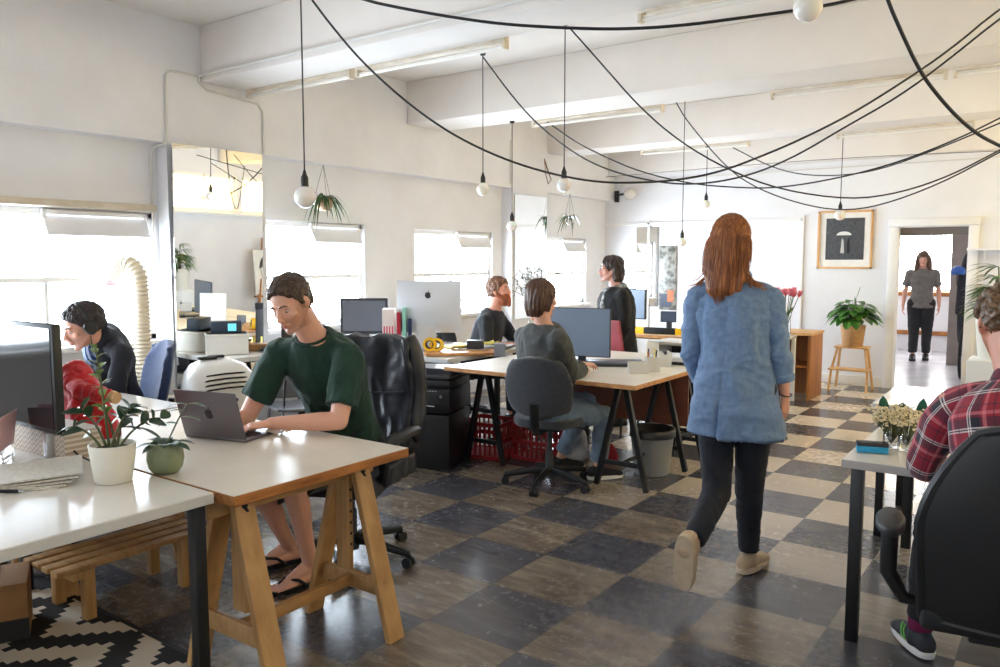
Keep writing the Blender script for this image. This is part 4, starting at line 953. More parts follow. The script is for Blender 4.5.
for i in range(4):
    z0 = .725+.028*i; y0 = [-.190, -.182, -.172, -.158][i]
    t = MB(); t.tube([(-.155, y0+.045, z0-.030), (-.10, y0+.012, z0-.010), (0, y0-.003, z0), (.10, y0+.012, z0-.002), (.165, y0+.05, z0-.012)], .0055, n=6); t.put('vent_slot', MAT['ink'], bd)
t = MB(); t.loft([((.04, -.184, .645), V((.030, 0, 0)), V((0, 0, .016))), ((.04, -.190, .645), V((.029, 0, 0)), V((0, 0, .015)))], n=24); t.put('badge', mat('slate badge', (72, 92, 104), .4), bd)
t = MB(); t.box((-.06, .02, .892), (.11, .06, .018), bev=.006); t.box((.0, .05, .895), (.10, .04, .018), bev=.005); t.put('control_panel', MAT['ink'], bd)
for x in (-.15, .15):
    t = MB()
    for y in (-.11, .11): t.cyl((x-.012, y, .026), (x+.012, y, .026), .026, n=14)
    t.put('caster', MAT['black_plastic'], r)
r = thing('exhaust_hose', 'cream ribbed exhaust hose rising to the first window', 'hose', (-5.32, 3.03, .55))
pts = [V((.62, -.05, .02)), V((.40, -.02, -.02)), V((.15, .0, -.05)), V((.02, .0, .10)), V((0, 0, .35)), V((0, 0, .70)), V((-.01, -.005, .86)), V((-.06, -.03, .93)), V((-.15, -.06, .90)), V((-.22, -.08, .84))]
P_ = []
for i in range(len(pts)-1):
    n_ = max(2, int((pts[i+1]-pts[i]).length/.007))
    for j in range(n_): P_.append(pts[i].lerp(pts[i+1], j/n_))
for _ in range(14): P_ = [P_[0]]+[(P_[i-1]+P_[i]*2+P_[i+1])/4 for i in range(1, len(P_)-1)]+[P_[-1]]
t = MB(); t.tube(P_, [.058+.005*(1 if (i//2) % 2 else -1) for i in range(len(P_))], n=22); t.put('hose', mat('cream plastic hose', (230, 218, 196), .5), r, smooth=30)
t = MB(); t.box((-.232, -.085, .80), (.03, .07, .05), bev=.004); t.put('window_nozzle', mat('pink nozzle', (226, 150, 164), .5), r)

# ---------------------------------------------------------------- things on the front desk
r = thing('patterned_box', 'cardboard box with a zigzag pattern behind the monitor foot', 'box', (-3.24, 1.47, .747), .02)
k = NT('zigzag card'); v = k.coord('Object'); sp = k.n('SeparateXYZ'); k.l(v, sp.inputs[0]); zz = k.math('PINGPONG', sp.outputs['X'], .016); ph = k.math('MULTIPLY', k.math('ADD', sp.outputs['Z'], zz), 1/.020)
k.set(**{'Base Color': k.mix(k.math('GREATER_THAN', k.math('FRACT', ph), .55), lin((168, 152, 136)), lin((206, 194, 180)))}, Roughness=.7)
t = MB(); t.box((0, 0, .055), (.42, .14, .11), bev=.003); t.put('carton', k.m, r); t = MB(); t.box((0, 0, .111), (.424, .144, .004)); t.put('lid', mat('card lid', (182, 170, 156), .7), r)
r = thing('newspaper', 'folded newspapers lying left of the white plant pot', 'newspaper', (-2.93, 1.16, .747), 1.0)
for i in range(5):
    a = .10*(i-2)*.6
    t = MB(); t.sheet(lambda u, v: ((u-.5)*.40*math.cos(a)-(v-.5)*.29*math.sin(a)+.008*i, (u-.5)*.40*math.sin(a)+(v-.5)*.29*math.cos(a), .004+.0065*i+.004*math.sin(4*u+i)+.006*(u > .9)*0), 8, 6, .005); t.put('fold', MAT['news'], r)
r = thing('pen', 'black pen at the left edge of the front white desk', 'pen', (-2.790, 1.095, 0.747), .6); t = MB(); t.cyl((-.06, 0, .006), (.05, 0, .006), .0055, n=10); t.put('barrel', MAT['ink'], r); t = MB(); t.cyl((.05, 0, .006), (.068, 0, .006), .0045, .0015, n=10); t.put('tip', MAT['chrome'], r)
r = thing('pink_folder', 'pale pink folder standing at the left edge of the front desk', 'folder', (-3.251, 1.254, 0.747), .9)
for s in (-1, 1): t = MB(); t.sheet(lambda u, v: (.02*s+s*.018*v+.01, (u-.5)*.22, .05+.13*v), 6, 4, .003); t.put('cover', mat('pale pink card', (222, 176, 178), .6), r)
t = MB(); t.box((.01, 0, .03), (.05, .20, .06), bev=.004); t.put('holder', MAT['vessel'], r)
t = MB(); t.tube([(-3.16, 1.40, .86), (-3.10, 1.43, .82), (-3.0, 1.44, .77), (-2.88, 1.45, .753), (-2.80, 1.47, .753), (-2.74, 1.49, .753)], .004, n=6); tag(t.put('monitor_cable', MAT['cable'], None, world=True, smooth=180), 'black cable hanging from the large monitor towards the white pot', 'cable')
t = MB(); t.sheet(lambda u, v: ((u-.5)*.11, (v-.5)*.07, .014+.012*noise.noise(V((u*5, v*5, 1)))+.006*math.sin(9*u)), 20, 14, .002); o = t.put('paper_napkin', MAT['paper'], None, smooth=180); o.location = V((-2.789, 2.199, 0.745)); o.rotation_euler = (0, 0, .5); tag(o, 'crumpled white napkin beside the open grey laptop', 'napkin')
# red jacket heaped over the end of the neighbouring desk
r = thing('red_jacket', 'bright red jacket heaped on the desk behind the large monitor', 'jacket', (-3.42, 1.70, .747))
t = MB(); t.loft([((-.02, 0, 0), V((.15, 0, 0)), V((0, .10, 0)), .7), ((-.03, 0, .10), V((.13, 0, 0)), V((0, .085, 0)), .8), ((-.06, .0, .20), V((.085, 0, 0)), V((0, .065, 0)), .8), ((-.10, .0, .29), V((.040, 0, 0)), V((0, .045, 0)), .9), ((-.12, .0, .32), V((.015, 0, 0)), V((0, .02, 0)))], n=30)
t.cap((-.09, -.03, .27), (.02, -.06, .12), .040, .045); t.cap((.02, -.06, .12), (.13, -.07, .035), .045, .036); t.cap((-.06, -.04, .10), (.06, -.08, .03), .04, .03)
me = fuse(t, .007, 1); wrinkle(me, .012, 8, (1.8, 1, .6), .003, 40, 3); put_mesh(wrinkle(me, .008, 22, (1.4, 1, .6), 0, 40, 9), 'body', MAT['red_fab'], r, smooth=180)
t = MB(); t.tube([(-.06, -.04, .22), (.02, -.05, .205), (.09, -.02, .195), (.162, .010, .185)], [.040, .037, .034, .031], n=16); me = fuse(t, .006, 1); put_mesh(wrinkle(me, .009, 20, (1, 1, 1), .002, 50), 'sleeve', MAT['red_fab'], r, smooth=180)
t = MB(); t.cyl((.160, .010, .185), (.192, .014, .181), .027, .025, n=18); t.put('cuff', mat('tan lining', (204, 166, 120), .8), r)

# ---------------------------------------------------------------- under the front desk
k = NT('stepped black and cream rug'); v = k.coord('Object'); sp = k.n('SeparateXYZ'); k.l(v, sp.inputs[0]); q = .035
sx = k.math('FLOOR', k.math('MULTIPLY', sp.outputs['X'], 1/q)); sy = k.math('FLOOR', k.math('MULTIPLY', sp.outputs['Y'], 1/q))
zig = k.math('ADD', k.math('PINGPONG', sx, 8), k.math('MULTIPLY', sy, 1.0)); band = k.math('LESS_THAN', k.math('MODULO', k.math('ADD', zig, 400), 8), 3.5)
k.set(**{'Base Color': k.mix(band, lin((214, 202, 184)), lin((34, 31, 30)))}, Roughness=.95); k.bump(k.noise(v, 260, 2), .4, .004)
r = thing('patterned_rug', 'black and cream stepped-pattern rug under the front desk', 'rug', (-3.55, .68, 0))
t = MB(); t.box((0, 0, .006), (2.0, 1.92, .010), bev=.003); t.put('pile', k.m, r); t = MB()
for s in (-1, 1): t.box((s*1.0, 0, .006), (.02, 1.94, .013)); t.box((0, s*.965, .006), (2.02, .02, .013))
t.put('binding', MAT['ink'], r)
r = thing('cardboard_box', 'brown cardboard box with a black print on the rug', 'box', (-3.46, 1.26, .012), 1.12)
t = MB(); t.box((0, 0, .115), (.32, .26, .23), bev=.004); bd = t.put('carton', MAT['cardboard'], r)
t = MB(); t.box((0, 0, .236), (.10, .25, .012), bev=.003); t.put('handle_flap', MAT['cardboard'], r)
t = MB(); t.box((0, -.131, .045), (.322, .003, .085)); t.put('print_band', MAT['ink'], bd)
t = MB(); M = Matrix.Translation((0, -.1315, .16)) @ Matrix.Rotation(PI/2, 4, 'X')
for pts_ in ([(-.045, -.01), (-.03, .02), (-.015, .022), (-.02, -.012)], [(-.01, -.012), (-.006, .018), (.012, .02), (.010, -.004), (.0, -.014)], [(.016, -.010), (.02, .012), (.04, .016), (.045, .0), (.03, -.014)], [(-.03, -.03), (.03, -.028), (.03, -.022), (-.03, -.022)]): t.prism(pts_, M, .001)
t.put('printed_mark', MAT['ink'], bd)
r = thing('slatted_bench', 'low slatted pine bench beneath the desks', 'bench', (-3.40, 1.80, -.035), PI/2)
for i in range(4): t = MB(); t.box((0, -.12+.08*i, .27), (.70, .055, .022), bev=.003); t.put('slat', MAT['pine_y'], r)
for s in (-1, 1):
    t = MB(); t.box((s*.27, 0, .245), (.05, .32, .03), bev=.003); t.put('cross_rail', MAT['pine'], r)
    for y in (-.13, .13): t = MB(); t.box((s*.22, y, .1475), (.045, .045, .225), bev=.003); t.put('leg', MAT['pine'], r)
t = MB(); t.tube([(-3.36, 1.42, .60), (-3.37, 1.42, .44), (-3.42, 1.40, .34), (-3.50, 1.40, .30), (-3.60, 1.38, .33)], .005, n=6); tag(t.put('hanging_cable', MAT['cable'], None, world=True, smooth=180), 'black cable hanging under the front desk above the cardboard box', 'cable')

# ---------------------------------------------------------------- right desk things, dried flowers
r = thing('board_eraser', 'bright blue board eraser with dark felt on the right desk', 'eraser', (-0.619, 3.399, 0.738), .30)
t = MB(); t.box((0, 0, .014), (.115, .05, .026), bev=.004); t.put('handle', mat('sky blue foam', (44, 160, 206), .6), r); t = MB(); t.box((0, 0, .034), (.116, .051, .015), bev=.003); t.put('felt', MAT['dark_grey'], r)
cream = mat('dried cream flower', (236, 224, 188), .9, c2=(222, 206, 166), scale=30)
def dried(label, p, n_, seed, group):
    r = thing('dried_flowers', label, 'flowers', p, 0, group); rnd = random.Random(seed)
    t = MB(); t.lathe([(0, .004), (.028, .004), (.033, .02), (.031, .06), (.022, .078), (.024, .088), (.021, .088), (.019, .079), (.028, .06), (.029, .02), (0, .008)], n=20, close=False); t.put('glass_jar', MAT['vessel'], r)
    st = MB(); fl = MB()
    for i in range(n_):
        a = rnd.uniform(0, 2*PI); e = rnd.uniform(.05, .9)**.6; L = rnd.uniform(.10, .15); d = V((math.cos(a)*e, math.sin(a)*e, 1.0)).normalized()
        tip = V((0, 0, .03))+d*L; st.tube([(0, 0, .02), V((0, 0, .03))+d*L*.5, tip], .0011, n=4)
        for j in range(4):
            q = tip+V((rnd.gauss(0, .009), rnd.gauss(0, .009), rnd.gauss(0, .008))); fl.ell(q, (.0058, .0058, .0048), sub=1)
    st.put('stems', MAT['stem'], r); fl.put('blossom', cream, r)
dried('cream dried flowers in a glass jar, left bunch on the right desk', (-0.570, 3.519, 0.738), 70, 3, 'dried flower jars on the right desk'); dried('cream dried flowers in a glass jar against the plaid sleeve', (-0.511, 3.498, 0.738), 70, 8, 'dried flower jars on the right desk')
r = thing('paper_terrarium', 'dark green folded ornament behind the dried flowers', 'ornament', (-0.618, 4.076, 0.738), .2)
gm = mat('dark green card', (40, 66, 56), .6, c2=(54, 82, 70), scale=14)
t = MB(); t.prism([(-.055, 0), (.055, 0), (.06, .05), (0, .10), (-.06, .05)], Matrix.Rotation(PI/2, 4, 'X') @ Matrix.Translation((0, 0, -.03)), .06); t.put('body', gm, r)
for s in (-1, 1): t = MB(); t.leaf((s*.075, 0, .0), (s*.08, 0, 1), (0, 1, 0), .13, .024, 0, .5); t.put('leaf', mat('bottle green leaf', (24, 88, 64), .4), r, smooth=180)

# ---------------------------------------------------------------- beyond the doorway
r = thing('hanging_coat', 'dark coats hanging on the wall just inside the doorway', 'coat', (-1.12, 11.75, .45))
t = MB(); t.loft([((0, 0, 0), V((.06, 0, 0)), V((0, .14, 0))), ((0, 0, .5), V((.075, 0, 0)), V((0, .15, 0))), ((0, 0, 1.0), V((.065, 0, 0)), V((0, .13, 0))), ((0, 0, 1.15), V((.03, 0, 0)), V((0, .05, 0)))], n=24); put_mesh(wrinkle(fuse(t, .015, 3), .022, 7, (1, 1, .3)), 'coat', mat('charcoal wool', (36, 36, 42), .9), r, smooth=180)
t = MB(); t.cap((-.03, -.13, .90), (-.05, -.17, .40), .05, .04); put_mesh(fuse(t, .012, 3), 'sleeve', mat('charcoal wool sleeve', (44, 44, 50), .9), r, smooth=180)
r = thing('bicycle_helmet', 'blue helmet hanging above the coats inside the doorway', 'helmet', (-1.20, 11.62, 1.36))
t = MB(); t.ell((0, 0, 0), (.09, .11, .085)); t.cut((0, 0, -.03), (0, 0, -1)); t.put('shell', mat('blue shell', (40, 90, 170), .3), r, smooth=80); t = MB(); t.tube([(0, -.11, -.02), (0, -.06, -.16), (0, .06, -.16), (0, .11, -.02)], .006, n=6); t.put('strap', MAT['ink'], r)
r = thing('bicycle', 'bicycle leaning below the coats inside the doorway, one wheel in view', 'bicycle', (-1.10, 11.55, .33))
t = MB(); t.tube([(0, .30*math.cos(a*PI/20), .31*math.sin(a*PI/20)) for a in range(41)], .020, n=8); t.put('tyre', MAT['rubber'], r); t = MB(); t.tube([(0, .275*math.cos(a*PI/20), .285*math.sin(a*PI/20)) for a in range(41)], .008, n=6)
for i in range(14): a = 2*PI*i/14; t.cyl((0, 0, 0), (0, .275*math.cos(a), .285*math.sin(a)), .0015, n=4)
t.cyl((-.03, 0, 0), (.03, 0, 0), .02); t.put('rim', MAT['chrome'], r)
r = thing('drying_rack', 'white folding rack below the far window', 'rack', (-2.15, 14.4, 0))
for s in (-1, 1): t = MB(); t.tube([(s*.35, -.15, 0), (s*.28, .1, .80)], .018, n=8); t.put('leg', MAT['white_plastic'], r)
t = MB(); t.box((0, .1, .80), (.60, .05, .04)); t.box((0, -.02, .40), (.62, .03, .03)); t.put('rail', MAT['white_plastic'], r)

# easel with a charcoal portrait by the right wall, seen in the tall mirror
r = thing('easel', 'wooden easel by the right wall, seen only in the tall mirror', 'easel', (1.30, 9.28, 0), -PI/2)
for sx in (-1, 1): t = MB(); t.beam((sx*.32, -.20, 0), (sx*.05, .06, 1.55), .04, .025); t.put('leg', MAT['oak'], r)
t = MB(); t.beam((0, .26, 0), (0, .07, 1.5), .04, .025); t.put('leg', MAT['oak'], r); t = MB(); t.box((0, -.10, .50), (.66, .06, .03), bev=.003); t.put('ledge', MAT['oak'], r)
r = thing('portrait_drawing', 'large charcoal drawing of a face on the easel', 'drawing', (1.33, 9.28, .52), -PI/2); M = Matrix.Rotation(-.14, 4, 'X') @ Matrix.Translation((0, -.14, .40))
t = MB(); t.box(None, (.62, .012, .80), M=M); t.put('board', MAT['paper'], r)
gm = mat('charcoal grey', (70, 70, 74), .9); g2 = mat('charcoal light', (150, 150, 152), .9); R2 = M @ Matrix.Translation((0, -.0065, 0)) @ Matrix.Rotation(PI/2, 4, 'X')
t = MB(); t.prism([(.20*math.cos(a*PI/12), .05+.27*math.sin(a*PI/12)) for a in range(13)]+[(-.15, .12), (-.05, .17), (.08, .15), (.15, .08)], R2, .001); t.put('hair_shape', gm, r)
t = MB(); t.tube([R2 @ V((.17*math.cos(a*PI/12), .04+.26*math.sin(a*PI/12)*-1, .001)) for a in range(13)], .006, n=5); t.put('face_outline', g2, r)
for sx in (-1, 1): t = MB(); t.prism([(sx*.075+.035*math.cos(a*PI/6), .03+.014*math.sin(a*PI/6)) for a in range(12)], R2, .001); t.put('eye_shape', gm, r)
t = MB(); t.tube([R2 @ V(p) for p in ((.015, .03, .001), (.03, -.06, .001), (0, -.075, .001))], .004, n=5); t.put('nose_line', g2, r); t = MB(); t.prism([(-.05, -.125), (0, -.115), (.05, -.125), (0, -.145)], R2, .001); t.put('mouth_shape', gm, r)

# ---------------------------------------------------------------- ceiling cords, bulbs, fittings
def smooth_pts(P, it=2):
    P = [V(p) for p in P]
    for _ in range(it):
        Q = [P[0]]
        for a, b in zip(P, P[1:]): Q += [a.lerp(b, .25), a.lerp(b, .75)]
        Q.append(P[-1]); P = Q
    return P
CORDS = {
 'c1': [ (-2.464, 2.429, 2.585), (-2.322, 2.501, 2.545), (-2.133, 2.596, 2.499), (-1.947, 2.690, 2.461), (-1.728, 2.800, 2.435), (-1.515, 2.907, 2.418), (-1.307, 3.012, 2.421), (-1.104, 3.114, 2.440), (-0.906, 3.214, 2.460), (-0.729, 3.303, 2.487) ],
 'c2': [ (-3.515, 3.073, 2.947), (-3.440, 3.133, 2.819), (-3.313, 3.236, 2.625), (-3.141, 3.374, 2.425), (-2.966, 3.515, 2.260), (-2.789, 3.658, 2.139), (-2.610, 3.802, 2.050), (-2.430, 3.947, 1.989), (-2.249, 4.092, 1.953), (-2.067, 4.239, 1.952), (-1.884, 4.386, 1.970), (-1.701, 4.533, 2.017), (-1.518, 4.680, 2.105), (-1.336, 4.827, 2.204), (-1.108, 5.011, 2.349), (-0.881, 5.193, 2.529), (-0.655, 5.375, 2.725), (-0.432, 5.555, 2.967), (-0.096, 5.825, 3.328) ],
 'c3': [ (-4.185, 5.534, 3.236), (-3.867, 5.556, 2.843), (-3.627, 5.572, 2.601), (-3.305, 5.595, 2.359), (-3.041, 5.613, 2.224), (-2.747, 5.633, 2.131), (-2.428, 5.655, 2.069), (-2.128, 5.676, 2.075), (-1.845, 5.696, 2.131), (-1.578, 5.714, 2.238), (-1.327, 5.731, 2.379), (-0.973, 5.756, 2.564), (-0.712, 5.774, 2.756), (-0.447, 5.792, 2.970), (-0.050, 5.819, 3.290) ],
 'c4': [ (-3.152, 5.231, 3.262), (-2.969, 5.382, 2.990), (-2.730, 5.580, 2.656), (-2.489, 5.780, 2.406), (-2.197, 6.022, 2.198), (-1.877, 6.286, 2.049), (-1.445, 6.644, 1.975), (-1.136, 6.900, 2.031), (-0.828, 7.155, 2.165), (-0.523, 7.408, 2.369), (-0.064, 7.787, 2.674) ],
 'c5': [ (-4.222, 6.520, 2.871), (-3.900, 6.600, 2.626), (-3.616, 6.671, 2.472), (-3.293, 6.751, 2.320), (-2.851, 6.862, 2.194), (-2.429, 6.967, 2.144), (-2.105, 7.048, 2.132), (-1.643, 7.163, 2.199), (-1.208, 7.271, 2.312), (-0.797, 7.374, 2.481), (-0.537, 7.439, 2.620), (-0.147, 7.536, 2.829) ],
 'c6': [ (-3.627, 8.293, 3.234), (-3.492, 8.257, 3.022), (-2.961, 8.117, 2.441), (-2.592, 8.020, 2.210), (-2.168, 7.908, 2.047), (-1.780, 7.805, 1.961), (-1.426, 7.711, 1.987), (-0.949, 7.585, 2.143), (-0.527, 7.474, 2.361), (0.107, 7.307, 2.687) ],
 'c7': [ (-3.338, 9.263, 2.837), (-2.805, 8.928, 2.549), (-2.386, 8.665, 2.401), (-1.922, 8.373, 2.337), (-1.514, 8.117, 2.345), (-0.987, 7.786, 2.465), (-0.540, 7.505, 2.591), (0.131, 7.084, 2.780) ],
 'c8': [ (-5.248, 9.718, 2.645), (-3.813, 9.482, 2.635), (-2.559, 9.275, 2.620), (-1.515, 9.103, 2.587), (-0.632, 8.958, 2.541), (0.693, 8.740, 2.471) ],
 'c9': [ (-0.546, 2.924, 2.355), (-0.513, 2.983, 2.267), (-0.462, 3.076, 2.141), (-0.409, 3.169, 2.061), (-0.356, 3.266, 1.997), (-0.301, 3.364, 1.949), (-0.245, 3.465, 1.921), (-0.178, 3.585, 1.887) ],
}
CORDS['c1'] = [(-2.78, 2.27, 2.72)]+CORDS['c1']+[(-.45, 3.42, 2.56)]; CORDS['c9'] = [(-.60, 2.83, 2.56)]+CORDS['c9']
CORD_LABEL = {'c1': 'thick black cord slung across the top of the view', 'c2': 'black cord sagging from the near left ceiling right across the room', 'c3': 'black cord looping from the second hanging bulb to the upper right', 'c4': 'black cord dropping from the third hanging bulb\'s hook towards the picture',
 'c5': 'black cord strung from the end of the second beam\'s batten', 'c6': 'black cord dipping lowest, just over the framed picture', 'c7': 'short slack black cord strung in front of the third beam', 'c8': 'thin grey wire running level along the back wall', 'c9': 'thick black cord curving down at the far right, nearest the camera'}
for k_, P in CORDS.items():
    P = [(p[0], p[1], min(p[2], ZC-.01)) for p in P]
    t = MB(); t.tube(smooth_pts(P), .0065 if k_ not in ('c8',) else .004, n=7); tag(t.put('ceiling_cord', MAT['cable'] if k_ != 'c8' else mat('grey wire', (120, 116, 112), .5), None, world=True, smooth=180), CORD_LABEL[k_], 'cord')
def pendant(label, bulb, top, R=.055):
    r = thing('pendant_bulb', label, 'lamp', bulb, 0, 'bare bulbs on black cords'); L = top-bulb[2]
    t = MB(); t.tube([(0, 0, R+.05), (.001, .0, L*.5), (0, 0, L)], .0042, n=7); t.put('cord', MAT['cable'], r, smooth=180)
    t = MB(); t.lathe([(.0, R*.80), (.019, R*.80), (.021, R*.95), (.020, R+.045), (.012, R+.062), (.006, R+.085), (0, R+.085)], n=16); t.put('lamp_holder', MAT['black_plastic'], r, smooth=60)
    t = MB(); pr = [(0.0, -R)]+[(R*math.sin(a*PI/16), -R*math.cos(a*PI/16)) for a in range(1, 14)]+[(.020, R*.92), (.018, R*1.0)]
    t.lathe(pr, n=28); t.put('bulb', MAT['bulb'], r, smooth=180)
    t = MB(); t.lathe([(0, L-.03), (.02, L-.028), (.03, L), (0, L)], n=14); t.put('ceiling_hook', MAT['black_plastic'], r)
pendant('bare bulb on a long black cord, nearest the tall mirror', (-3.449, 2.936, 1.852), ZC, .060)
pendant('bare round bulb above the silver computer', (-4.125, 5.451, 2.114), ZC)
pendant('bare round bulb left of the second hanging plant, above the twig plant', (-3.118, 5.121, 2.066), ZC, .052)
pendant('bare bulb hanging low in front of the narrow mirror on the second column', (-4.458, 6.357, 1.842), ZB+.01, .050)
pendant('bare bulb hanging low left of the walking woman\'s head', (-3.492, 8.219, 1.709), ZC, .048)
pendant('small bare bulb just above the walking woman\'s hair', (-3.550, 9.035, 2.170), ZB+.01, .046)
pendant('bare bulb in front of the framed picture', (-2.072, 9.093, 1.995), ZC, .058)
pendant('large bare bulb at the top edge of the view', (-0.843, 3.090, 2.428), 2.80, .052)
def batten(label, p0, p1, tube=True, name='strip_light'):
    p0, p1 = V(p0), V(p1); L = (p1-p0).length; a = math.atan2(p1.y-p0.y, p1.x-p0.x)
    r = thing(name, label, 'light fitting', (p0+p1)/2, a, 'strip lights under the beams')
    t = MB(); t.box((0, 0, -.022), (L, .06, .044), bev=.004); t.put('body', MAT['batten'], r)
    for s in (-1, 1): t = MB(); t.box((s*(L/2-.01), 0, -.055), (.022, .05, .07), bev=.003); t.put('end_cap', MAT['rust'] if not tube else MAT['batten'], r)
    t = MB(); t.cyl((-L/2+.02, 0, -.072), (L/2-.02, 0, -.072), .014); t.put('tube', MAT['tube'], r)
yb = (4.02, 6.48, 8.94)
for lab, x0, x1, y in (('strip light under the nearest beam, its end by the tall mirror', -5.36, -4.20, yb[0]), ('strip light under the nearest beam, middle one', -4.14, -2.86, yb[0]), ('strip light under the nearest beam, cut by the top of the view', -1.98, -.75, yb[0]),
                     ('strip light under the second beam, left one', -4.30, -2.95, yb[1]), ('strip light under the second beam, middle one above the walking woman', -2.03, -.80, yb[1]), ('strip light under the second beam, at the right edge', -.76, .45, yb[1]),
                     ('strip light under the third beam, above the walking woman', -4.35, -3.02, yb[2]), ('strip light under the third beam, above the framed picture', -2.10, -.85, yb[2])):
    batten(lab, (x0, y, ZB+.03), (x1, y, ZB+.03))
r = thing('wall_lamp', 'white globe lamp on a black bracket in the far left corner', 'lamp', (-5.30, YB, 2.42))
t = MB(); t.box((-.05, -.02, 0), (.06, .04, .16), bev=.006); t.tube([(-.05, -.04, .02), (.0, -.09, .02), (.10, -.10, .02)], .016, n=8); t.put('bracket', MAT['black_metal'], r)
t = MB(); t.ell((.19, -.10, .02), (.085, .085, .085)); t.put('globe', MAT['bulb'], r, smooth=180)
r = thing('wire_ornament', 'copper wire ornament hanging on the wall above the second column', 'ornament', (-5.33, 8.36, 2.45))
t = MB(); q = [(0, -.07, .30), (0, -.04, .12), (0, .02, .0), (0, .09, .06), (0, .04, .12), (0, -.02, .20), (0, -.07, .30), (0, .02, .16), (0, .09, .06)]; t.tube(q, .006, n=6); t.put('wire', mat('copper wire', (128, 96, 80), .4, .6), r)

# ---------------------------------------------------------------- plants
def strap_plant(mb, c, n_, L, seed, w=.008, up=.9, droop=1.0, mat_=None):
    rnd = random.Random(seed)
    for i in range(n_):
        a = rnd.uniform(0, 2*PI); d = V((math.cos(a)*rnd.uniform(.3, .9), math.sin(a)*rnd.uniform(.3, .9), up*rnd.uniform(.3, 1))).normalized()
        mb.leaf(V(c)+V((math.cos(a)*.02, math.sin(a)*.02, 0)), d, (0, 0, 1), L*rnd.uniform(.6, 1.1), w, droop*rnd.uniform(.5, 1.2), .3, nu=9)
def hanging_plant(label, loc, top, pot_m, s, seed):
    r = thing('hanging_plant', label, 'plant', loc)
    t = MB(); t.lathe([(0, -.06*s), (.05*s, -.055*s), (.075*s, 0), (.072*s, .04*s), (.062*s, .045*s), (.06*s, .02*s), (0, .02*s)], n=22); t.put('pot', pot_m, r, smooth=60)
    t = MB()
    for a in (0, 2.1, 4.2): t.tube([(.072*s*math.cos(a), .072*s*math.sin(a), .04*s), (0, 0, top-loc[2])], .0016, n=5)
    t.put('cord', MAT['cable'], r)
    t = MB(); strap_plant(t, (0, 0, .03*s), 34, .26*s, seed, .0075*s, .9, 1.5); t.put('foliage', MAT['leaf'], r, smooth=180)
    return r
hanging_plant('spider plant in a small bronze pot hanging by the first hanging bulb', (-5.30, 4.72, 2.0), 2.33, mat('bronze pot', (156, 126, 96), .4, .3), 1.12, 4)
hanging_plant('trailing plant in a hanging pot above the far window', (-5.22, 8.72, 2.02), 2.35, MAT['vessel'], .95, 9)
# tall glossy-leaved plant in a white pot
r = thing('potted_plant', 'upright glossy plant in a white pot on the front white desk', 'plant', (-2.638, 1.379, 0.747))
t = MB(); t.lathe([(0, 0), (.056, 0), (.060, .004), (.076, .128), (.076, .132), (.071, .132), (.069, .115), (0, .115)], n=36); t.put('pot', MAT['pot_white'], r, smooth=50)
t = MB(); t.lathe([(0, .108), (.06, .110), (.069, .114), (0, .122)], n=24); t.put('soil', MAT['soil'], r)
st = MB(); lf = MB(); ln = MB(); rnd = random.Random(2)
LX, LY = V((.81, .586, 0)), V((-.586, .81, 0))
def zz(base, tip, n_, L, mb, ph):
    b, tp = V(base), V(tip); mid = (b+tp)/2 + V((0, 0, .03)); P = [b, b.lerp(mid, .5)+V((0, 0, .01)), mid, mid.lerp(tp, .5)+V((0, 0, .012)), tp]
    st.tube(smooth_pts(P), [.0052-.003*i/len(smooth_pts(P)) for i in range(len(smooth_pts(P)))], n=7)
    for i in range(n_):
        f = .38+.62*i/max(1, n_-1); q = b.lerp(mid, f*2) if f < .5 else mid.lerp(tp, f*2-1); d = (tp-b).normalized(); a = ph+i*2.4
        x, y = basis(d); o = x*math.cos(a)+y*math.sin(a); mb.leaf(q, o*.9+d*.55+V((0, 0, .1)), d, L*(1.1-.4*f)*rnd.uniform(.8, 1.15), L*.21, .25, .25)
zz((-.02, 0, .11), (-.02-.03*.81, -.02, .46), 11, .062, ln, .2)
zz((-.035, 0, .11), (-.16, -.03, .24), 7, .085, lf, 1.2); zz((.01, .01, .11), V((0, 0, .25))+LX*.06, 6, .080, lf, 2.2)
zz((.03, 0, .11), V((0, 0, .22))+LX*.17, 8, .088, lf, .6); zz((.02, -.02, .11), V((0, -.02, .26))+LX*.10, 6, .082, lf, 3.1); zz((-.01, .02, .11), V((-.02, .03, .25))-LX*.05, 5, .070, ln, 1.7)
zz((.0, -.03, .11), V((0, -.03, .19))-LX*.12, 4, .075, lf, 2.0)
st.put('stems', MAT['stem'], r, smooth=180); lf.put('foliage', MAT['leaf_dark'], r, smooth=180, label='dark green older leaves'); ln.put('foliage', MAT['leaf_new'], r, smooth=180, label='yellow green young leaves')
r = thing('potted_plant', 'small dark-leaved plant in a round sage green pot on the front desks', 'plant', (-2.601, 1.550, 0.747))
t = MB(); t.lathe([(0, 0), (.042, 0), (.056, .018), (.063, .05), (.060, .085), (.052, .106), (.048, .110), (.045, .104), (.048, .09), (0, .09)], n=40)
for v in t.bm.verts:
    a = math.atan2(v.co.y, v.co.x); k_ = 1+.018*math.sin(a*14); v.co.x *= k_; v.co.y *= k_
t.put('pot', MAT['pot_green'], r, smooth=180)
st = MB(); lf = MB(); rnd = random.Random(12)
st.tube(smooth_pts([(0, 0, .09), V((0, 0, .15))+LX*.03, V((0, 0, .20))+LX*.055, V((0, 0, .245))+LX*.085]), .003, n=6)
for i in range(10):
    a = i*2.4; d = V((math.cos(a), math.sin(a), rnd.uniform(.25, .9))); lf.leaf((.02*math.cos(a), .02*math.sin(a), .10), d, (0, 0, 1), rnd.uniform(.060, .095), .020, .45, .2)
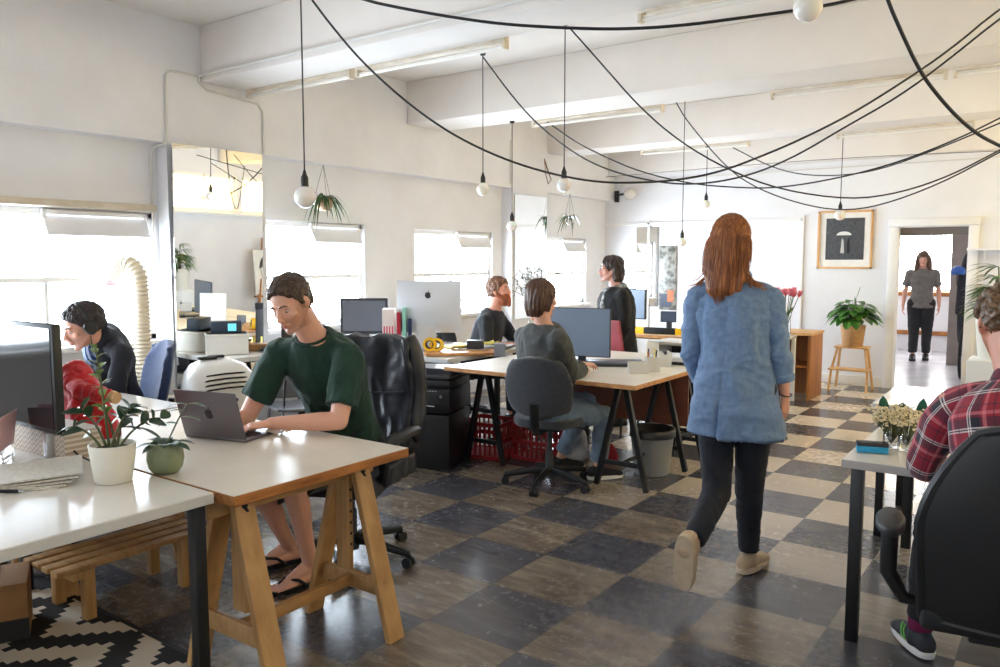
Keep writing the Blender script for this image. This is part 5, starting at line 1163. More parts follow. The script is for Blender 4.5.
for f, s_ in ((.55, -1), (.7, 1), (.85, -1), (1.0, 1), (1.0, -1)):
    q = V((0, 0, .09)).lerp(V((0, 0, .245))+LX*.085, f); lf.leaf(q, LX*s_+V((0, 0, .25)), (0, 0, 1), .075, .016, .4, .2)
st.put('stems', MAT['stem'], r); lf.put('foliage', MAT['leaf_dark'], r, smooth=180)
# peace lily in a basket
r = thing('potted_plant', 'leafy green plant in a woven basket on the step stool', 'plant', (-2.055, 9.86, .512))
t = MB(); t.lathe([(0, 0), (.105, 0), (.112, .01), (.135, .235), (.138, .245), (.130, .247), (.126, .22), (0, .215)], n=36); t.put('basket', MAT['basket'], r, smooth=50)
t = MB(); t.lathe([(0, .205), (.12, .215), (0, .225)], n=20); t.put('soil', MAT['soil'], r)
st = MB(); lf = MB(); rnd = random.Random(5)
for i in range(92):
    a = rnd.uniform(0, 2*PI); e = rnd.uniform(.15, 1); h = rnd.uniform(.12, .30)*(1.15-.45*e); q = V((math.cos(a)*.17*e, math.sin(a)*.16*e, .22+h))
    st.tube([(math.cos(a)*.04, math.sin(a)*.04, .21), V((math.cos(a)*.09*e, math.sin(a)*.09*e, .22+h*.6)), q], .003, n=5); lf.leaf(q, V((math.cos(a), math.sin(a), .35-.5*e)), (0, 0, 1), rnd.uniform(.14, .20), .050, .45, .18)
q = V((.02, 0, .56)); st.tube([(0, 0, .21), (.01, 0, .4), q], .003, n=5); lf.leaf(q, (.25, 0, 1), (1, 0, 0), .17, .020, .1, .3); lf.leaf((.0, 0, .46), (.0, .1, 1), (1, 0, 0), .14, .030, .1, .3)
st.put('stems', MAT['stem'], r); lf.put('foliage', MAT['leaf_bright'], r, smooth=180)
# tulips
r = thing('tulip_vase', 'bunch of pink tulips in a glass vase on the white table', 'flowers', (-2.44, 8.50, .716)); r.scale = (1.25, 1.25, 1.25)
t = MB(); t.lathe([(0, 0), (.04, 0), (.045, .01), (.042, .14), (.050, .20), (.047, .20), (.039, .14), (.040, .015), (0, .012)], n=24, close=False); t.put('vase', MAT['vessel'], r)
st = MB(); fl = MB(); lf = MB(); rnd = random.Random(31)
for i in range(11):
    a = i*2.4; e = .03+.055*(i/11)**.6; q = V((math.cos(a)*e*1.3, math.sin(a)*e, .36-.25*e+rnd.uniform(-.02, .02))); st.tube([(0, 0, .03), V((q.x*.5, q.y*.5, .2)), q], .0035, n=5)
    for j in range(6):
        b_ = j*PI/3; d = V((math.cos(b_)*.35, math.sin(b_)*.35, 1))+V((q.x, q.y, 0))*4; fl.leaf(q, d, V((math.cos(b_), math.sin(b_), 0)), .062, .019, -.0, -.5, nu=5)
    if i % 2: lf.leaf(V((q.x*.3, q.y*.3, .16)), V((q.x*6, q.y*6, 1)), (0, 0, 1), .16, .016, .4, .3)
st.put('stems', MAT['stem'], r); lf.put('foliage', MAT['leaf_bright'], r, smooth=180); fl.put('blossom', mat('tulip pink', (230, 112, 134), .55, c2=(244, 156, 166), scale=30), r, smooth=180)
# twig plant in terracotta behind the person in grey
r = thing('twig_plant', 'sparse twig plant in a terracotta pot behind the person in grey', 'plant', (-4.12, 6.36, .744))
box_thing('pot_stand', 'dark grey block carrying the terracotta pot', 'box', (-4.12, 6.36, .744), (.24, .2, .16), MAT['dark_grey'], .4)
r.location.z = .906
t = MB(); t.lathe([(0, 0), (.085, 0), (.10, .09), (.115, .09), (.118, .12), (.10, .12), (.095, .10), (0, .10)], n=28); t.put('pot', MAT['terracotta'], r, smooth=50)
st = MB(); lf = MB(); rnd = random.Random(77)
for i in range(17):
    a = rnd.uniform(0, 2*PI); d = (LX*rnd.uniform(-1, 1)*1.05 + LY*rnd.uniform(-.6, .6) + V((0, 0, 1.0))).normalized(); p = V((0, 0, .1)); P = [p]
    for j in range(6): d = (d+V((rnd.gauss(0, .16), rnd.gauss(0, .16), rnd.gauss(.02, .10)))).normalized(); p = p+d*rnd.uniform(.05, .085); P.append(p)
    st.tube(P, [.006-.0008*j for j in range(7)], n=5)
    for j in range(2, 7):
        for s_ in range(5):
            o = V((rnd.gauss(0, 1), rnd.gauss(0, 1), rnd.gauss(.4, .6))).normalized(); e_ = P[j]+o*.045; st.tube([P[j], e_], .0016, n=4); lf.leaf(e_, o, (0, 0, 1), rnd.uniform(.022, .036), .007, .2, .2, nu=3)
st.put('stems', MAT['twig'], r); lf.put('foliage', mat('grey green leaf', (84, 88, 70), .6), r, smooth=180)
# palm at the right edge
r = thing('potted_palm', 'spiky palm in a white pot at the right edge, by the wall shelf', 'plant', (-.40, 6.45, 0))
t = MB(); t.box((0, 0, .41), (.34, .34, .82), bev=.006); t.put('stand', MAT['white_plastic'], r)
t = MB(); t.lathe([(0, .82), (.12, .82), (.15, 1.10), (.152, 1.12), (.14, 1.12), (.135, 1.09), (0, 1.09)], n=30); t.put('pot', MAT['pot_white'], r, smooth=50)
st = MB(); lf = MB(); rnd = random.Random(21)
for i in range(26):
    a = rnd.uniform(0, 2*PI); e = rnd.uniform(.2, 1); q = V((math.cos(a)*.09*e, math.sin(a)*.09*e, 1.17+.42*(1-e)*rnd.uniform(.4, 1)))
    st.tube([(0, 0, 1.10), q], .005, n=5)
    for j in range(8):
        f = (j-3.5)/3.5; d = V((math.cos(a+f*.8), math.sin(a+f*.8), .55-.5*abs(f)-.3*e)); lf.leaf(q, d, (0, 0, 1), rnd.uniform(.15, .23), .010, .35, .3, nu=5)
st.put('stems', MAT['stem'], r); lf.put('foliage', MAT['leaf_bright'], r, smooth=180)

# ---------------------------------------------------------------- people
SK = MAT['mk_skin']; CL = MAT['mk_cloth']; HR = MAT['mk_hair']
def lerp(a, b, t): return V(a).lerp(V(b), t)
def torso_sections(J, grow=0, w=1.0, low=.11, neck=(.078, .066), hem=None, chest=1.0):
    L = J['L']; P = [V(J['pelvis']), V(J['waist']), V(J['chest']), V(J['neck'])]
    up0 = (P[1]-P[0]).normalized()
    pts = [P[0]-up0*low, P[0], lerp(P[0], P[1], .55), P[1], lerp(P[1], P[2], .5), P[2], lerp(P[2], P[3], .45), lerp(P[2], P[3], .78), P[3]]
    R = [(.150, .110), (.166, .122), (.156, .114), (.142, .104), (.152, .110), (.166*chest, .118*chest), (.168*chest, .106*chest), (.132, .084), neck]
    if hem: R[0] = hem
    out = []
    for i, (p, r) in enumerate(zip(pts, R)):
        t = (pts[min(i+1, len(pts)-1)]-pts[max(i-1, 0)]).normalized(); b = t.cross(L).normalized(); a = b.cross(t).normalized()
        g = grow if i < len(pts)-1 else grow*.4
        out.append((p, a*(r[0]*w+g), b*(r[1]*w+g), .86))
    return out
def body_blobs(J, w=1.0, arm=1.0, hands=True, feet='bare', hs=1.0, female=False):
    b = MB(); b.loft(torso_sections(J, 0, w))
    for s in 'LR':
        sh, el, wr = V(J[s+'sh']), V(J[s+'el']), V(J[s+'wr'])
        b.cap(lerp(J['neck'], J['chest'], .28), sh, .050*w, .050*arm*w); m = lerp(el, wr, .28)
        b.limb([sh, lerp(sh, el, .45), el], [.052*arm, .047*arm, .038*arm]); b.limb([el, m, wr], [.038*arm, .040*arm, .026*arm])
        if hands and s+'hand' in J:
            h = J[s+'hand']; hand(b, wr, h['d'], h['n'], h['t'], h.get('curl', (.3, .34, .38, .42)), hs, h.get('tc', .2))
        if s+'kn' in J:
            hp, kn, an = V(J[s+'hip']), V(J[s+'kn']), V(J[s+'an']); f = V(J[s+'toe'])
            b.limb([hp, lerp(hp, kn, .5), kn], [.092*w, .078*w, .058*w])
            back = -(V((f.x, f.y, 0)).normalized()) if abs(f.z) < .9 else V((0, 0, 0)); c = lerp(kn, an, .30)+back*.008
            b.limb([kn, c, lerp(kn, an, .62), an], [.054*w, .050*w, .040*w, .034*w])
            if feet == 'bare':
                q = foot(b, an, f, up=J.get(s+'up', (0, 0, 1))); toes(b, q[3], q[0], q[1], q[2], 1 if s == 'L' else -1)
                J[s+'sole'] = q
    return b
def figure(name, label, b, J, skin_m, H=None, voxel=.0055, beard=None, group=None):
    me = fuse(b, voxel, 3, .45)
    if H is not None:
        Hi = H.inverted()
        paint(me, 'beard', (lambda p: beard(Hi @ p)) if beard else (lambda p: 0.0))
    o = put_mesh(me, name, skin_m, None, world=True, smooth=180); tag(o, label, 'person'); return o
def garment(b, name, m, body, voxel=.007, sm_=3, wr=None, **kw):
    me = fuse(b, voxel, sm_)
    if wr:
        wrinkle(me, **wr); w2 = dict(wr); w2['amp'] = wr.get('amp', .006)*.55; w2['freq'] = wr.get('freq', 9)*2.3; w2['seed'] = wr.get('seed', 0)+5; w2['amp2'] = 0; wrinkle(me, **w2)
    return put_mesh(me, name, m, body, world=True, smooth=180, **kw)
def sleeve(b, J, s, end, grow, w=1.0, flare=1.0, cuff=0):
    """sleeve along shoulder, elbow, wrist up to parameter end (1 = elbow, 2 = wrist), flat open end"""
    sh, el, wr = V(J[s+'sh']), V(J[s+'el']), V(J[s+'wr']); n = 14; P, R = [], []
    for i in range(n+1):
        t = end*i/n; p = lerp(sh, el, t) if t <= 1 else lerp(el, wr, t-1); r = (.054-.014*t if t <= 1 else .041-.011*(t-1))*w+grow*(1+(flare-1)*t/end)
        P.append(p); R.append(r)
    for _ in range(2): P = [P[0]]+[(P[i-1]+P[i]*2+P[i+1])/4 for i in range(1, n)]+[P[-1]]
    b.tube(P, R, n=18); b.ell(sh, (.056*w+grow*.8,)*3, sub=2)
    if end > 1.1: b.ell(el, (.042*w+grow,)*3, sub=2)
    b.cap(lerp(J['neck'], J['chest'], .22), sh, .050*w+grow*.6, .050*w+grow*.7)
    return P, R
def trouser(b, J, s, end, grow, w=1.0, taper=1.0):
    hp, kn, an = V(J[s+'hip']), V(J[s+'kn']), V(J[s+'an']); n = 16; P, R = [], []
    for i in range(n+1):
        t = end*i/n; p = lerp(hp, kn, t) if t <= 1 else lerp(kn, an, t-1); r = (.094-.034*t if t <= 1 else .060-.020*(t-1)*taper)*w+grow
        P.append(p); R.append(r)
    for _ in range(2): P = [P[0]]+[(P[i-1]+P[i]*2+P[i+1])/4 for i in range(1, n)]+[P[-1]]
    b.tube(P, R, n=20); b.ell(hp, (.098*w+grow,)*3, sub=2)
    if end > 1.1: b.ell(kn, (.063*w+grow,)*3, sub=2)
    return P, R
def shoe(body, an, toe, m, sole_m, up=(0, 0, 1), L=.27, high=0, name='shoe'):
    A = V(an); L_, F, U = frame(toe, up); g = A-U*.082
    def S(f, wd, z, h): return (g+F*f+U*z, L_*wd, U*h)
    t = MB(); t.loft([S(-.075, .022, .040, .028), S(-.062, .034, .046, .040), S(-.02, .039, .050, .046), S(.03, .040, .046, .040), S(.09, .046, .036, .030), S(.14, .046, .030, .024), S(.172, .036, .026, .018), S(.186, .016, .022, .010)], n=22)
    t.cap(A-U*.02, A-U*.045, .044, .046)
    sh = put_mesh(fuse(t, .006, 3), name, m, body, world=True, smooth=180)
    t = MB(); t.loft([(g+F*(-.078)+U*.0, L_*.001, F*.001)]*0 + [(g+F*.055+U*.001, L_*.046, F*.133, .78), (g+F*.055+U*.020, L_*.049, F*.138, .78), (g+F*.055+U*.026, L_*.046, F*.134, .78)], n=36)
    t.put('sole', sole_m, sh, world=True, smooth=50); return sh, (g, L_, F, U)
def short_hair(body, H, m, hairline=.075, side=-.03, nape=-.055, vol=.010, seed=1, rough=.006, fringe=0, part_name='hair'):
    t = MB(); t.ell((0, -.014, .037), (.0755+vol, .0965+vol, .084+vol)); t.ell((0, -.045, -.01), (.066+vol*.6, .062+vol*.6, .07))
    if fringe: t.ell((0, .035, .085), (.055, .05, .03))
    for s in (-1, 1): t.cap((s*.071, .018, .03), (s*.069, .022, side-.005), .012, .008)
    a = V((0, .088, hairline)); b2 = V((0, .008, side)); d = (b2-a); n = V((0, -d.z, d.y)).normalized(); n = n if n.y > 0 else -n
    t.cut(a, n); t.cut((0, 0, nape), (0, -.25, -1))
    t.xf(H); me = fuse(t, .0045, 2)
    rnd = V((seed, seed*2.1, seed*.7)); Hi = H.inverted()
    for v, n_ in zip(me.vertices, [v.normal.copy() for v in me.vertices]):
        q = Hi @ v.co; k_ = noise.noise(V((q.x*90, q.y*34, q.z*34))+rnd)+.6*noise.noise(V((q.x*210, q.y*70, q.z*70))+rnd); v.co += n_*rough*k_
    return put_mesh(me, part_name, m, body, world=True, smooth=180)
def beard_part(body, H, m, full=.012, seed=3, long=0):
    t = MB(); t.ell((0, .046, -.078), (.050+full*.5, .046+full, .036+full+long)); t.cap((-.060, .008, -.035), (-.028, .066, -.090), .016+full*.4, .018+full*.6); t.cap((.060, .008, -.035), (.028, .066, -.090), .016+full*.4, .018+full*.6)
    t.ell((0, .080, -.100-long), (.030, .022, .026+long)); t.cap((-.026, .092, -.050), (.026, .092, -.050), .007, .007)
    t.xf(H); me = fuse(t, .005, 2); Hi = H.inverted()
    for v, n_ in zip(me.vertices, [v.normal.copy() for v in me.vertices]):
        q = Hi @ v.co; v.co += n_*.005*noise.noise(V((q.x*160, q.y*160, q.z*60))+V((seed, 0, 0)))
    return put_mesh(me, 'beard', m, body, world=True, smooth=180)

# ---- man in the green shirt at the trestle table
f = V((.30, -.95, 0)).normalized(); L = V((0, 0, 1)).cross(f)
J = dict(L=L, pelvis=V((-2.925, 2.74, .575)), waist=V((-2.895, 2.67, .735)), chest=V((-2.845, 2.53, .975)), neck=V((-2.810, 2.42, 1.160)))
J.update(Lsh=V((-2.645, 2.485, 1.070)), Lel=V((-2.565, 2.345, .806)), Lwr=V((-2.795, 2.165, .797)), Rsh=V((-2.985, 2.375, 1.075)), Rel=V((-3.068, 2.234, 0.773)), Rwr=V((-2.995, 2.115, .800)))
hd = V((.22, -.88, -.44)); H = hm((-2.768, 2.265, 1.318), hd, (-.08, -.25, 1), 1.0)
J['Lhand'] = dict(d=V((-.55, -.83, -.06)), n=V((0, 0, -1)), t=V((-1, .2, 0)), curl=(.30, .34, .36, .40))
J['Rhand'] = dict(d=V((.25, -.95, -.05)), n=V((0, 0, -1)), t=V((1, .2, 0)), curl=(.30, .34, .36, .40))
J.update(Lhip=V((-2.83, 2.76, .545)), Rhip=V((-3.01, 2.72, .545)), Lkn=V((-2.731, 2.216, 0.536)), Lan=(-2.809, 2.378, 0.085), Rkn=V((-2.908, 2.190, 0.457)), Ran=(-3.097, 2.491, 0.085), Ltoe=V((-.25, -1, 0)), Rtoe=V((-.35, -1, 0)))
b = body_blobs(J, 1.0, 1.06); head(b, H, neck_to=V((-2.812, 2.435, 1.14)), neck_r=.058)
def stubble(q):
    low = sm(-.022, -.055, q.z)*sm(-.03, .02, q.y+.0); side = sm(.045, .06, abs(q.x))*sm(.02, -.02, q.z)*sm(-.02, .005, q.y)*sm(.06, .04, q.y)
    lip = sm(.026, .016, abs(q.x))*sm(.004, .0, abs(q.z+.0625)-.0075)
    neck_ = sm(-.125, -.105, q.z)
    return max(0, min(1, max(low, side)*neck_-lip*.8))*.55
green_man = figure('person', 'man with short brown hair and stubble in a dark green T-shirt, typing', b, J, SK('fair freckled skin', (226, 174, 150), (132, 82, 54), (206, 134, 110)), H, .0042, stubble)
mh = HR('short brown hair', (62, 44, 32), (42, 29, 21), (92, 68, 50), (50, 50, 50))
face_parts(green_man, H, mh, MAT['iris'])
short_hair(green_man, H, mh, hairline=.094, side=-.004, vol=.010, seed=2, rough=.007, fringe=1)
b = MB(); b.loft(torso_sections(J, .016, 1.0, low=.06, neck=(.088, .078), chest=1.03)); sleeve(b, J, 'L', .78, .020, 1.0, 1.35); sleeve(b, J, 'R', .70, .020, 1.0, 1.35)
garment(b, 'shirt', CL('bottle green jersey', (20, 58, 45), (16, 48, 37), bump=.12), green_man, .006, 3, dict(amp=.011, freq=5.5, axis=(1.3, 1.3, .45), amp2=.002, f2=24, seed=4))
t = MB(); ctr = V((-2.810, 2.42, 1.164)); tt = (J['neck']-J['chest']).normalized(); bb = tt.cross(L).normalized()
t.tube([ctr+L*.080*math.cos(a*PI/14)+bb*.072*math.sin(a*PI/14)-tt*.012*math.cos(a*PI/14-PI/2)*0 for a in range(29)], .0075, n=8, flat=1.0); t.put('collar_band', CL('collar rib', (20, 52, 40)), green_man, world=True, smooth=180)
b = MB(); b.loft(torso_sections(J, .012, 1.0, low=.11)[:4]); trouser(b, J, 'L', .90, .020, 1.0); trouser(b, J, 'R', .90, .020, 1.0)
garment(b, 'shorts', CL('black shorts', (30, 31, 34)), green_man, .008, 3, dict(amp=.008, freq=7, seed=2))
for s in 'LR':
    L_, F, U, g = J[s+'sole']; sd = 1 if s == 'L' else -1
    t = MB(); t.loft([(g+F*.072-U*.004, L_*.047, F*.135, .8), (g+F*.072+U*.010, L_*.050, F*.139, .8)], n=34); so = t.put('sandal', MAT['rubber'], green_man, world=True, smooth=50)
    t = MB(); t.tube([g+F*.04+L_*.050+U*.006, g+F*.08+L_*.040+U*.040, g+F*.125+L_*.0-L_*.012*sd+U*.044, g+F*.155-L_*.020*sd+U*.022], .007, n=8, flat=1.8); t.tube([g+F*.04-L_*.050+U*.006, g+F*.08-L_*.040+U*.040, g+F*.125-L_*.012*sd+U*.044], .007, n=8, flat=1.8); t.put('strap', MAT['rubber'], so, world=True)

# ---- man with headphones at the window
f = V((-.25, -.97, 0)).normalized(); L = V((0, 0, 1)).cross(f); hc = V((-4.648, 2.295, 1.125)); nk = V((-4.674, 2.441, 1.042))
J = dict(L=L, pelvis=V((-4.88, 2.62, .575)), waist=V((-4.87, 2.575, .73)), chest=lerp(V((-4.85, 2.52, .88)), nk, .25)+V((0, .02, 0)), neck=nk)
J.update(Lsh=nk+L*.175+V((0, .04, -.08)), Lel=nk+L*.20+V((.02, -.02, -.295)), Lwr=V((-4.46, 2.16, .80)), Rsh=nk-L*.175+V((0, .04, -.08)), Rel=nk-L*.22+V((-.02, -.02, -.30)), Rwr=V((-4.64, 2.16, .80)))
hd = V((-.20, -.92, -.36)); H = hm(hc, hd, (-.06, -.3, 1), 1.06)
for s, t_ in (('L', -1), ('R', 1)): J[s+'hand'] = dict(d=V((.12*t_, -1, 0)), n=V((0, 0, -1)), t=V((t_, 0, 0)))
J.update(Lhip=V((-4.79, 2.62, .54)), Rhip=V((-4.97, 2.60, .54)), Lkn=V((-4.76, 2.20, .52)), Rkn=V((-5.02, 2.19, .52)), Lan=V((-4.76, 2.22, .09)), Ran=V((-5.02, 2.21, .09)), Ltoe=V((0, -1, 0)), Rtoe=V((0, -1, 0)))
b = body_blobs(J, .98, 1.0, feet=None); head(b, H, neck_to=nk)
hp_man = figure('person', 'dark-haired man with black headphones in a navy sweater, bent over his laptop by the window', b, J, SK('warm skin', (216, 164, 140), (92, 62, 50)), H, .006, lambda q: stubble(q)*.55)
dh = HR('dark brown hair', (40, 29, 26), (26, 19, 17), (64, 48, 42), (50, 50, 50)); face_parts(hp_man, H, dh, MAT['iris']); short_hair(hp_man, H, dh, hairline=.082, side=-.012, vol=.016, seed=5, rough=.008, fringe=1)
b = MB(); b.loft(torso_sections(J, .018, 1.0, low=.08, neck=(.080, .070))); sleeve(b, J, 'L', 1.85, .014, 1.0); sleeve(b, J, 'R', 1.85, .014, 1.0); b.cap(lerp(nk, J['chest'], .2), lerp(nk, H @ V((0, -.03, -.06)), .50), .088, .070)
garment(b, 'sweater', CL('navy knit', (24, 27, 40), (20, 22, 34), bump=.2), hp_man, .0075, 3, dict(amp=.010, freq=6, seed=7))
k = NT('blue striped cotton'); v = k.coord('Object'); wv = k.n('TexWave', bands_direction='X'); wv.inputs['Scale'].default_value = 16; k.l(v, wv.inputs[0]); k.set(**{'Base Color': k.mix(k.math('GREATER_THAN', wv.outputs['Fac'], .5), lin((44, 70, 120)), lin((176, 194, 222)))}, Roughness=.8)
b = MB(); c = lerp(J['neck'], J['chest'], .25)+f*.085; b.ell(c-V((0, 0, .03)), (.055, .055, .10)); garment(b, 'shirt_front', k.m, hp_man, .007, 2, dict(amp=.004, freq=14))
b = MB(); b.loft(torso_sections(J, .010, 1.0, low=.11)[:3]); trouser(b, J, 'L', 1.95, .014); trouser(b, J, 'R', 1.95, .014); garment(b, 'trousers', CL('dark denim', (36, 42, 58)), hp_man, .009, 3, dict(amp=.006, freq=8))
for s in 'LR': shoe(hp_man, J[s+'an'], J[s+'toe'], MAT['black_plastic'], MAT['rubber'])
t = MB(); t.tube([(.090*math.sin(a), -.012, .028+.102*math.cos(a)) for a in [(-100+10*i)*PI/180 for i in range(21)]], .010, n=8, flat=1.5); t.xf(H); hp = t.put('headphones', MAT['black_plastic'], hp_man, world=True, smooth=60)
for s in (-1, 1): t = MB(); t.loft([(V((s*.076, -.006, -.004)), V((0, .030, 0)), V((0, 0, .038))), (V((s*.092, -.006, -.004)), V((0, .036, 0)), V((0, 0, .044))), (V((s*.106, -.006, -.004)), V((0, .030, 0)), V((0, 0, .038)))], n=24); t.xf(H); t.put('ear_cup', MAT['black_plastic'], hp, world=True, smooth=60)
t = MB(); t.tube([H @ V((.09, .01, -.05)), H @ V((.085, .03, -.13)), V(J['chest'])+L*.08+f*.13, V(J['waist'])+L*.1+f*.13], .003, n=6); t.put('headphone_cable', MAT['cable'], hp, world=True)

# ---- person in the grey sweater, seen from behind at the middle desk
f = V((.42, .91, 0)).normalized(); L = V((0, 0, 1)).cross(f)
J = dict(L=L, pelvis=V((-2.785, 4.37, .575)), waist=V((-2.785, 4.345, .73)), chest=V((-2.775, 4.32, .91)), neck=V((-2.765, 4.30, 1.095)))
J.update(Lsh=V((-2.945, 4.345, 1.0)), Lel=V((-2.87, 4.56, .80)), Lwr=V((-2.78, 4.68, .775)), Rsh=V((-2.605, 4.215, 1.0)), Rel=V((-2.597, 4.383, 0.754)), Rwr=V((-2.613, 4.551, 0.813)))
J['Rhand'] = dict(d=V((.10, 1, -.02)), n=V((0, 0, -1)), t=V((-1, 0, 0)), curl=(.28, .32, .34, .36)); J['Lhand'] = dict(d=V((.5, .85, -.05)), n=V((0, 0, -1)), t=V((1, -.5, 0)))
J.update(Lhip=V((-2.87, 4.41, .545)), Rhip=V((-2.70, 4.33, .545)), Rkn=V((-2.529, 4.696, 0.456)), Lkn=V((-2.68, 4.72, .53)), Ran=V((-2.592, 4.735, 0.085)), Lan=V((-2.937, 4.796, 0.085)), Rtoe=V((.55, .75, 0)), Ltoe=V((.6, .7, 0)))
hd = V((.30, .93, -.12)); H = hm((-2.771, 4.290, 1.264), hd, (.02, .1, 1), 1.0)
b = body_blobs(J, .92, .95, feet=None, hs=.95); head(b, H, True, neck_to=J['neck'], neck_r=.050)
grey_person = figure('person', 'person with brown hair in a grey sweater and jeans, back turned, seated', b, J, SK('light skin', (222, 172, 148)), H, .006)
bh = HR('brown bob', (84, 56, 42), (58, 38, 28), (128, 90, 66), (60, 60, 8)); face_parts(grey_person, H, bh, MAT['iris'])
t = MB(); t.ell((0, -.022, .033), (.089, .108, .094)); t.loft([((0, -.034, .05), V((.088, 0, 0)), V((0, .094, 0))), ((0, -.042, -.03), V((.086, 0, 0)), V((0, .080, 0))), ((0, -.050, -.085), V((.070, 0, 0)), V((0, .060, 0))), ((0, -.056, -.125), V((.046, 0, 0)), V((0, .036, 0)))], n=30)
for s in (-1, 1): t.cap((s*.078, -.0, .02), (s*.070, -.005, -.07), .026, .018)
t.cut((0, .075, .06), (0, .8, -.35)); t.xf(H); me = fuse(t, .0055, 2)
def groove(me, H, amp, fx, fz, seed):
    Hi = H.inverted(); off = V((seed, seed*.5, 0))
    for v, n_ in zip(me.vertices, [v.normal.copy() for v in me.vertices]):
        q = Hi @ v.co; a = math.atan2(q.x, -q.y)*.09; v.co += n_*amp*(noise.noise(V((a*fx, q.z*fz, seed))+off)+.6*noise.noise(V((a*fx*2.3, q.z*fz*1.5, seed))))
groove(me, H, .009, 110, 6, 3); put_mesh(me, 'hair', bh, grey_person, world=True, smooth=180)
b = MB(); b.loft(torso_sections(J, .030, 1.06, low=.07, neck=(.078, .068))); sleeve(b, J, 'L', 1.85, .022, 1.0); sleeve(b, J, 'R', 1.75, .022, 1.0)
garment(b, 'sweater', CL('charcoal marl', (74, 75, 74), (62, 63, 62), bump=.25), grey_person, .0065, 3, dict(amp=.011, freq=6, seed=3, amp2=.002))
b = MB(); b.loft(torso_sections(J, .012, .98, low=.11)[:3]); trouser(b, J, 'L', 1.86, .014, .95); trouser(b, J, 'R', 1.86, .014, .95)
garment(b, 'jeans', CL('faded blue denim', (124, 142, 160), (104, 122, 142), bump=.15), grey_person, .0075, 3, dict(amp=.009, freq=8, seed=9))
for s in 'LR': shoe(grey_person, J[s+'an'], J[s+'toe'], mat('black canvas shoe', (30, 30, 33), .7), MAT['white_plastic'])

# ---- woman in the blue blazer walking away
f = V((-.10, .995, 0)).normalized(); L = V((0, 0, 1)).cross(f)
D = 3.70
J = dict(L=L, pelvis=V((-1.255, 3.62, .90)), waist=V((-1.265, 3.635, 1.06)), chest=V((-1.285, 3.66, 1.24)), neck=V((-1.300, 3.675, 1.43)))
J.update(Lsh=V((-1.455, 3.63, 1.325)), Rsh=V((-1.145, 3.72, 1.325)), Lel=V((-1.470, 3.60, 1.055)), Rel=V((-1.075, 3.69, 1.045)), Lwr=V((-1.45, 3.76, .87)), Rwr=V((-1.054, 3.705, 0.888)))
J['Rhand'] = dict(d=V((-.02, .12, -1)), n=V((-1, .25, 0)), t=V((.1, 1, 0)), curl=(.22, .28, .34, .40)); J['Lhand'] = dict(d=V((0, .3, -1)), n=V((1, 0, 0)), t=V((0, 1, 0)))
J.update(Rhip=V((-1.165, 3.63, .89)), Lhip=V((-1.345, 3.60, .89)), Rkn=V((-1.191, 3.654, 0.432)), Ran=V((-1.208, 3.725, 0.000))+V((0, 0, .088)), Lkn=V((-1.285, 3.487, 0.437)), Lan=V((-1.276, 3.179, 0.282)), Rtoe=V((.12, 1, 0)), Ltoe=V((-.10, .18, -1)))
J['Lup'] = V((.05, 1, .25))
hd = V((-.06, 1, -.05)); H = hm((-1.318, 3.692, 1.591), hd, (0, 0, 1), 1.0)
b = body_blobs(J, .80, .84, feet=None, hs=.92); head(b, H, True, neck_to=J['neck'], neck_r=.047)
walker = figure('person', 'woman with long auburn hair in a blue blazer walking away down the aisle', b, J, SK('fair skin', (224, 170, 144)), H, .006)
ah = HR('auburn hair', (142, 82, 42), (86, 46, 24), (206, 138, 78), (90, 90, 3)); face_parts(walker, H, ah, MAT['iris'], True)
t = MB(); t.ell((0, -.016, .034), (.088, .107, .094))
t.loft([((0, -.030, .085), V((.070, 0, 0)), V((0, .070, 0))), ((0, -.030, .04), V((.089, 0, 0)), V((0, .090, 0))), ((0, -.040, -.03), V((.095, 0, 0)), V((0, .078, 0))), ((0, -.060, -.11), V((.100, 0, 0)), V((0, .060, 0))), ((0, -.080, -.18), V((.098, 0, 0)), V((0, .046, 0))), ((.006, -.092, -.23), V((.080, 0, 0)), V((0, .032, 0))), ((.012, -.094, -.275), V((.050, 0, 0)), V((0, .018, 0))), ((.014, -.092, -.300), V((.022, 0, 0)), V((0, .010, 0)))], n=40)
t.cut((0, .07, .06), (0, .85, -.30)); t.xf(H); me = fuse(t, .005, 2); groove(me, H, .0065, 120, 1.6, 8); hr = put_mesh(me, 'hair', ah, walker, world=True, smooth=180)
def root_w(r): return (r.uniform(-1.45, 1.45), r.uniform(0, 1))
def path_w(q, r):
    a, u = q; out = []; e = r.uniform(.80, 1.04); bot = -.30*e*(1-.26*abs(a)/1.45); sw = r.gauss(0, .005); jx = r.gauss(0, .006)
    for i in range(5):
        ph = (.12+.88*i/4)*PI/2; out.append(V((math.sin(a)*.090*math.sin(ph), -.016-math.cos(a)*.1075*math.sin(ph), .037+.0965*math.cos(ph))))
    x0, y0 = out[-1].x, out[-1].y
    for i in range(1, 7):
        s_ = i/6; z = .037+(bot-.037)*s_; wid = 1+.13*math.sin(PI*min(1, s_*.85)); pin = 1-.55*max(0, s_-.66)/.34
        out.append(V(((x0*wid+jx)*pin+.014*s_*s_+sw*math.sin(4*s_), y0*(1-.28*s_)-.050*s_, z)))
    return [H @ p for p in out]
t = MB(); strands(t, root_w, path_w, 420, .0019, seed=6); t.put('hair_strands', ah, hr, world=True, smooth=180)
lk = {-1: MB(), 1: MB()}
for i in range(40):
    a_ = -1 if i % 3 else 1; t = lk[a_]; r_ = random.Random(i); p0 = V((a_*.088, -.04-.03*r_.random(), -.10-.03*r_.random())); k_ = .5+.8*r_.random()
    t.tube([H @ p for p in (p0, p0+V((a_*.010, -.012, -.045)), p0+V((a_*.040*k_, -.018, -.080)), p0+V((a_*.085*k_, -.012, -.095-.012*r_.random())))], [.0030, .0030, .0022, .0006], n=5)
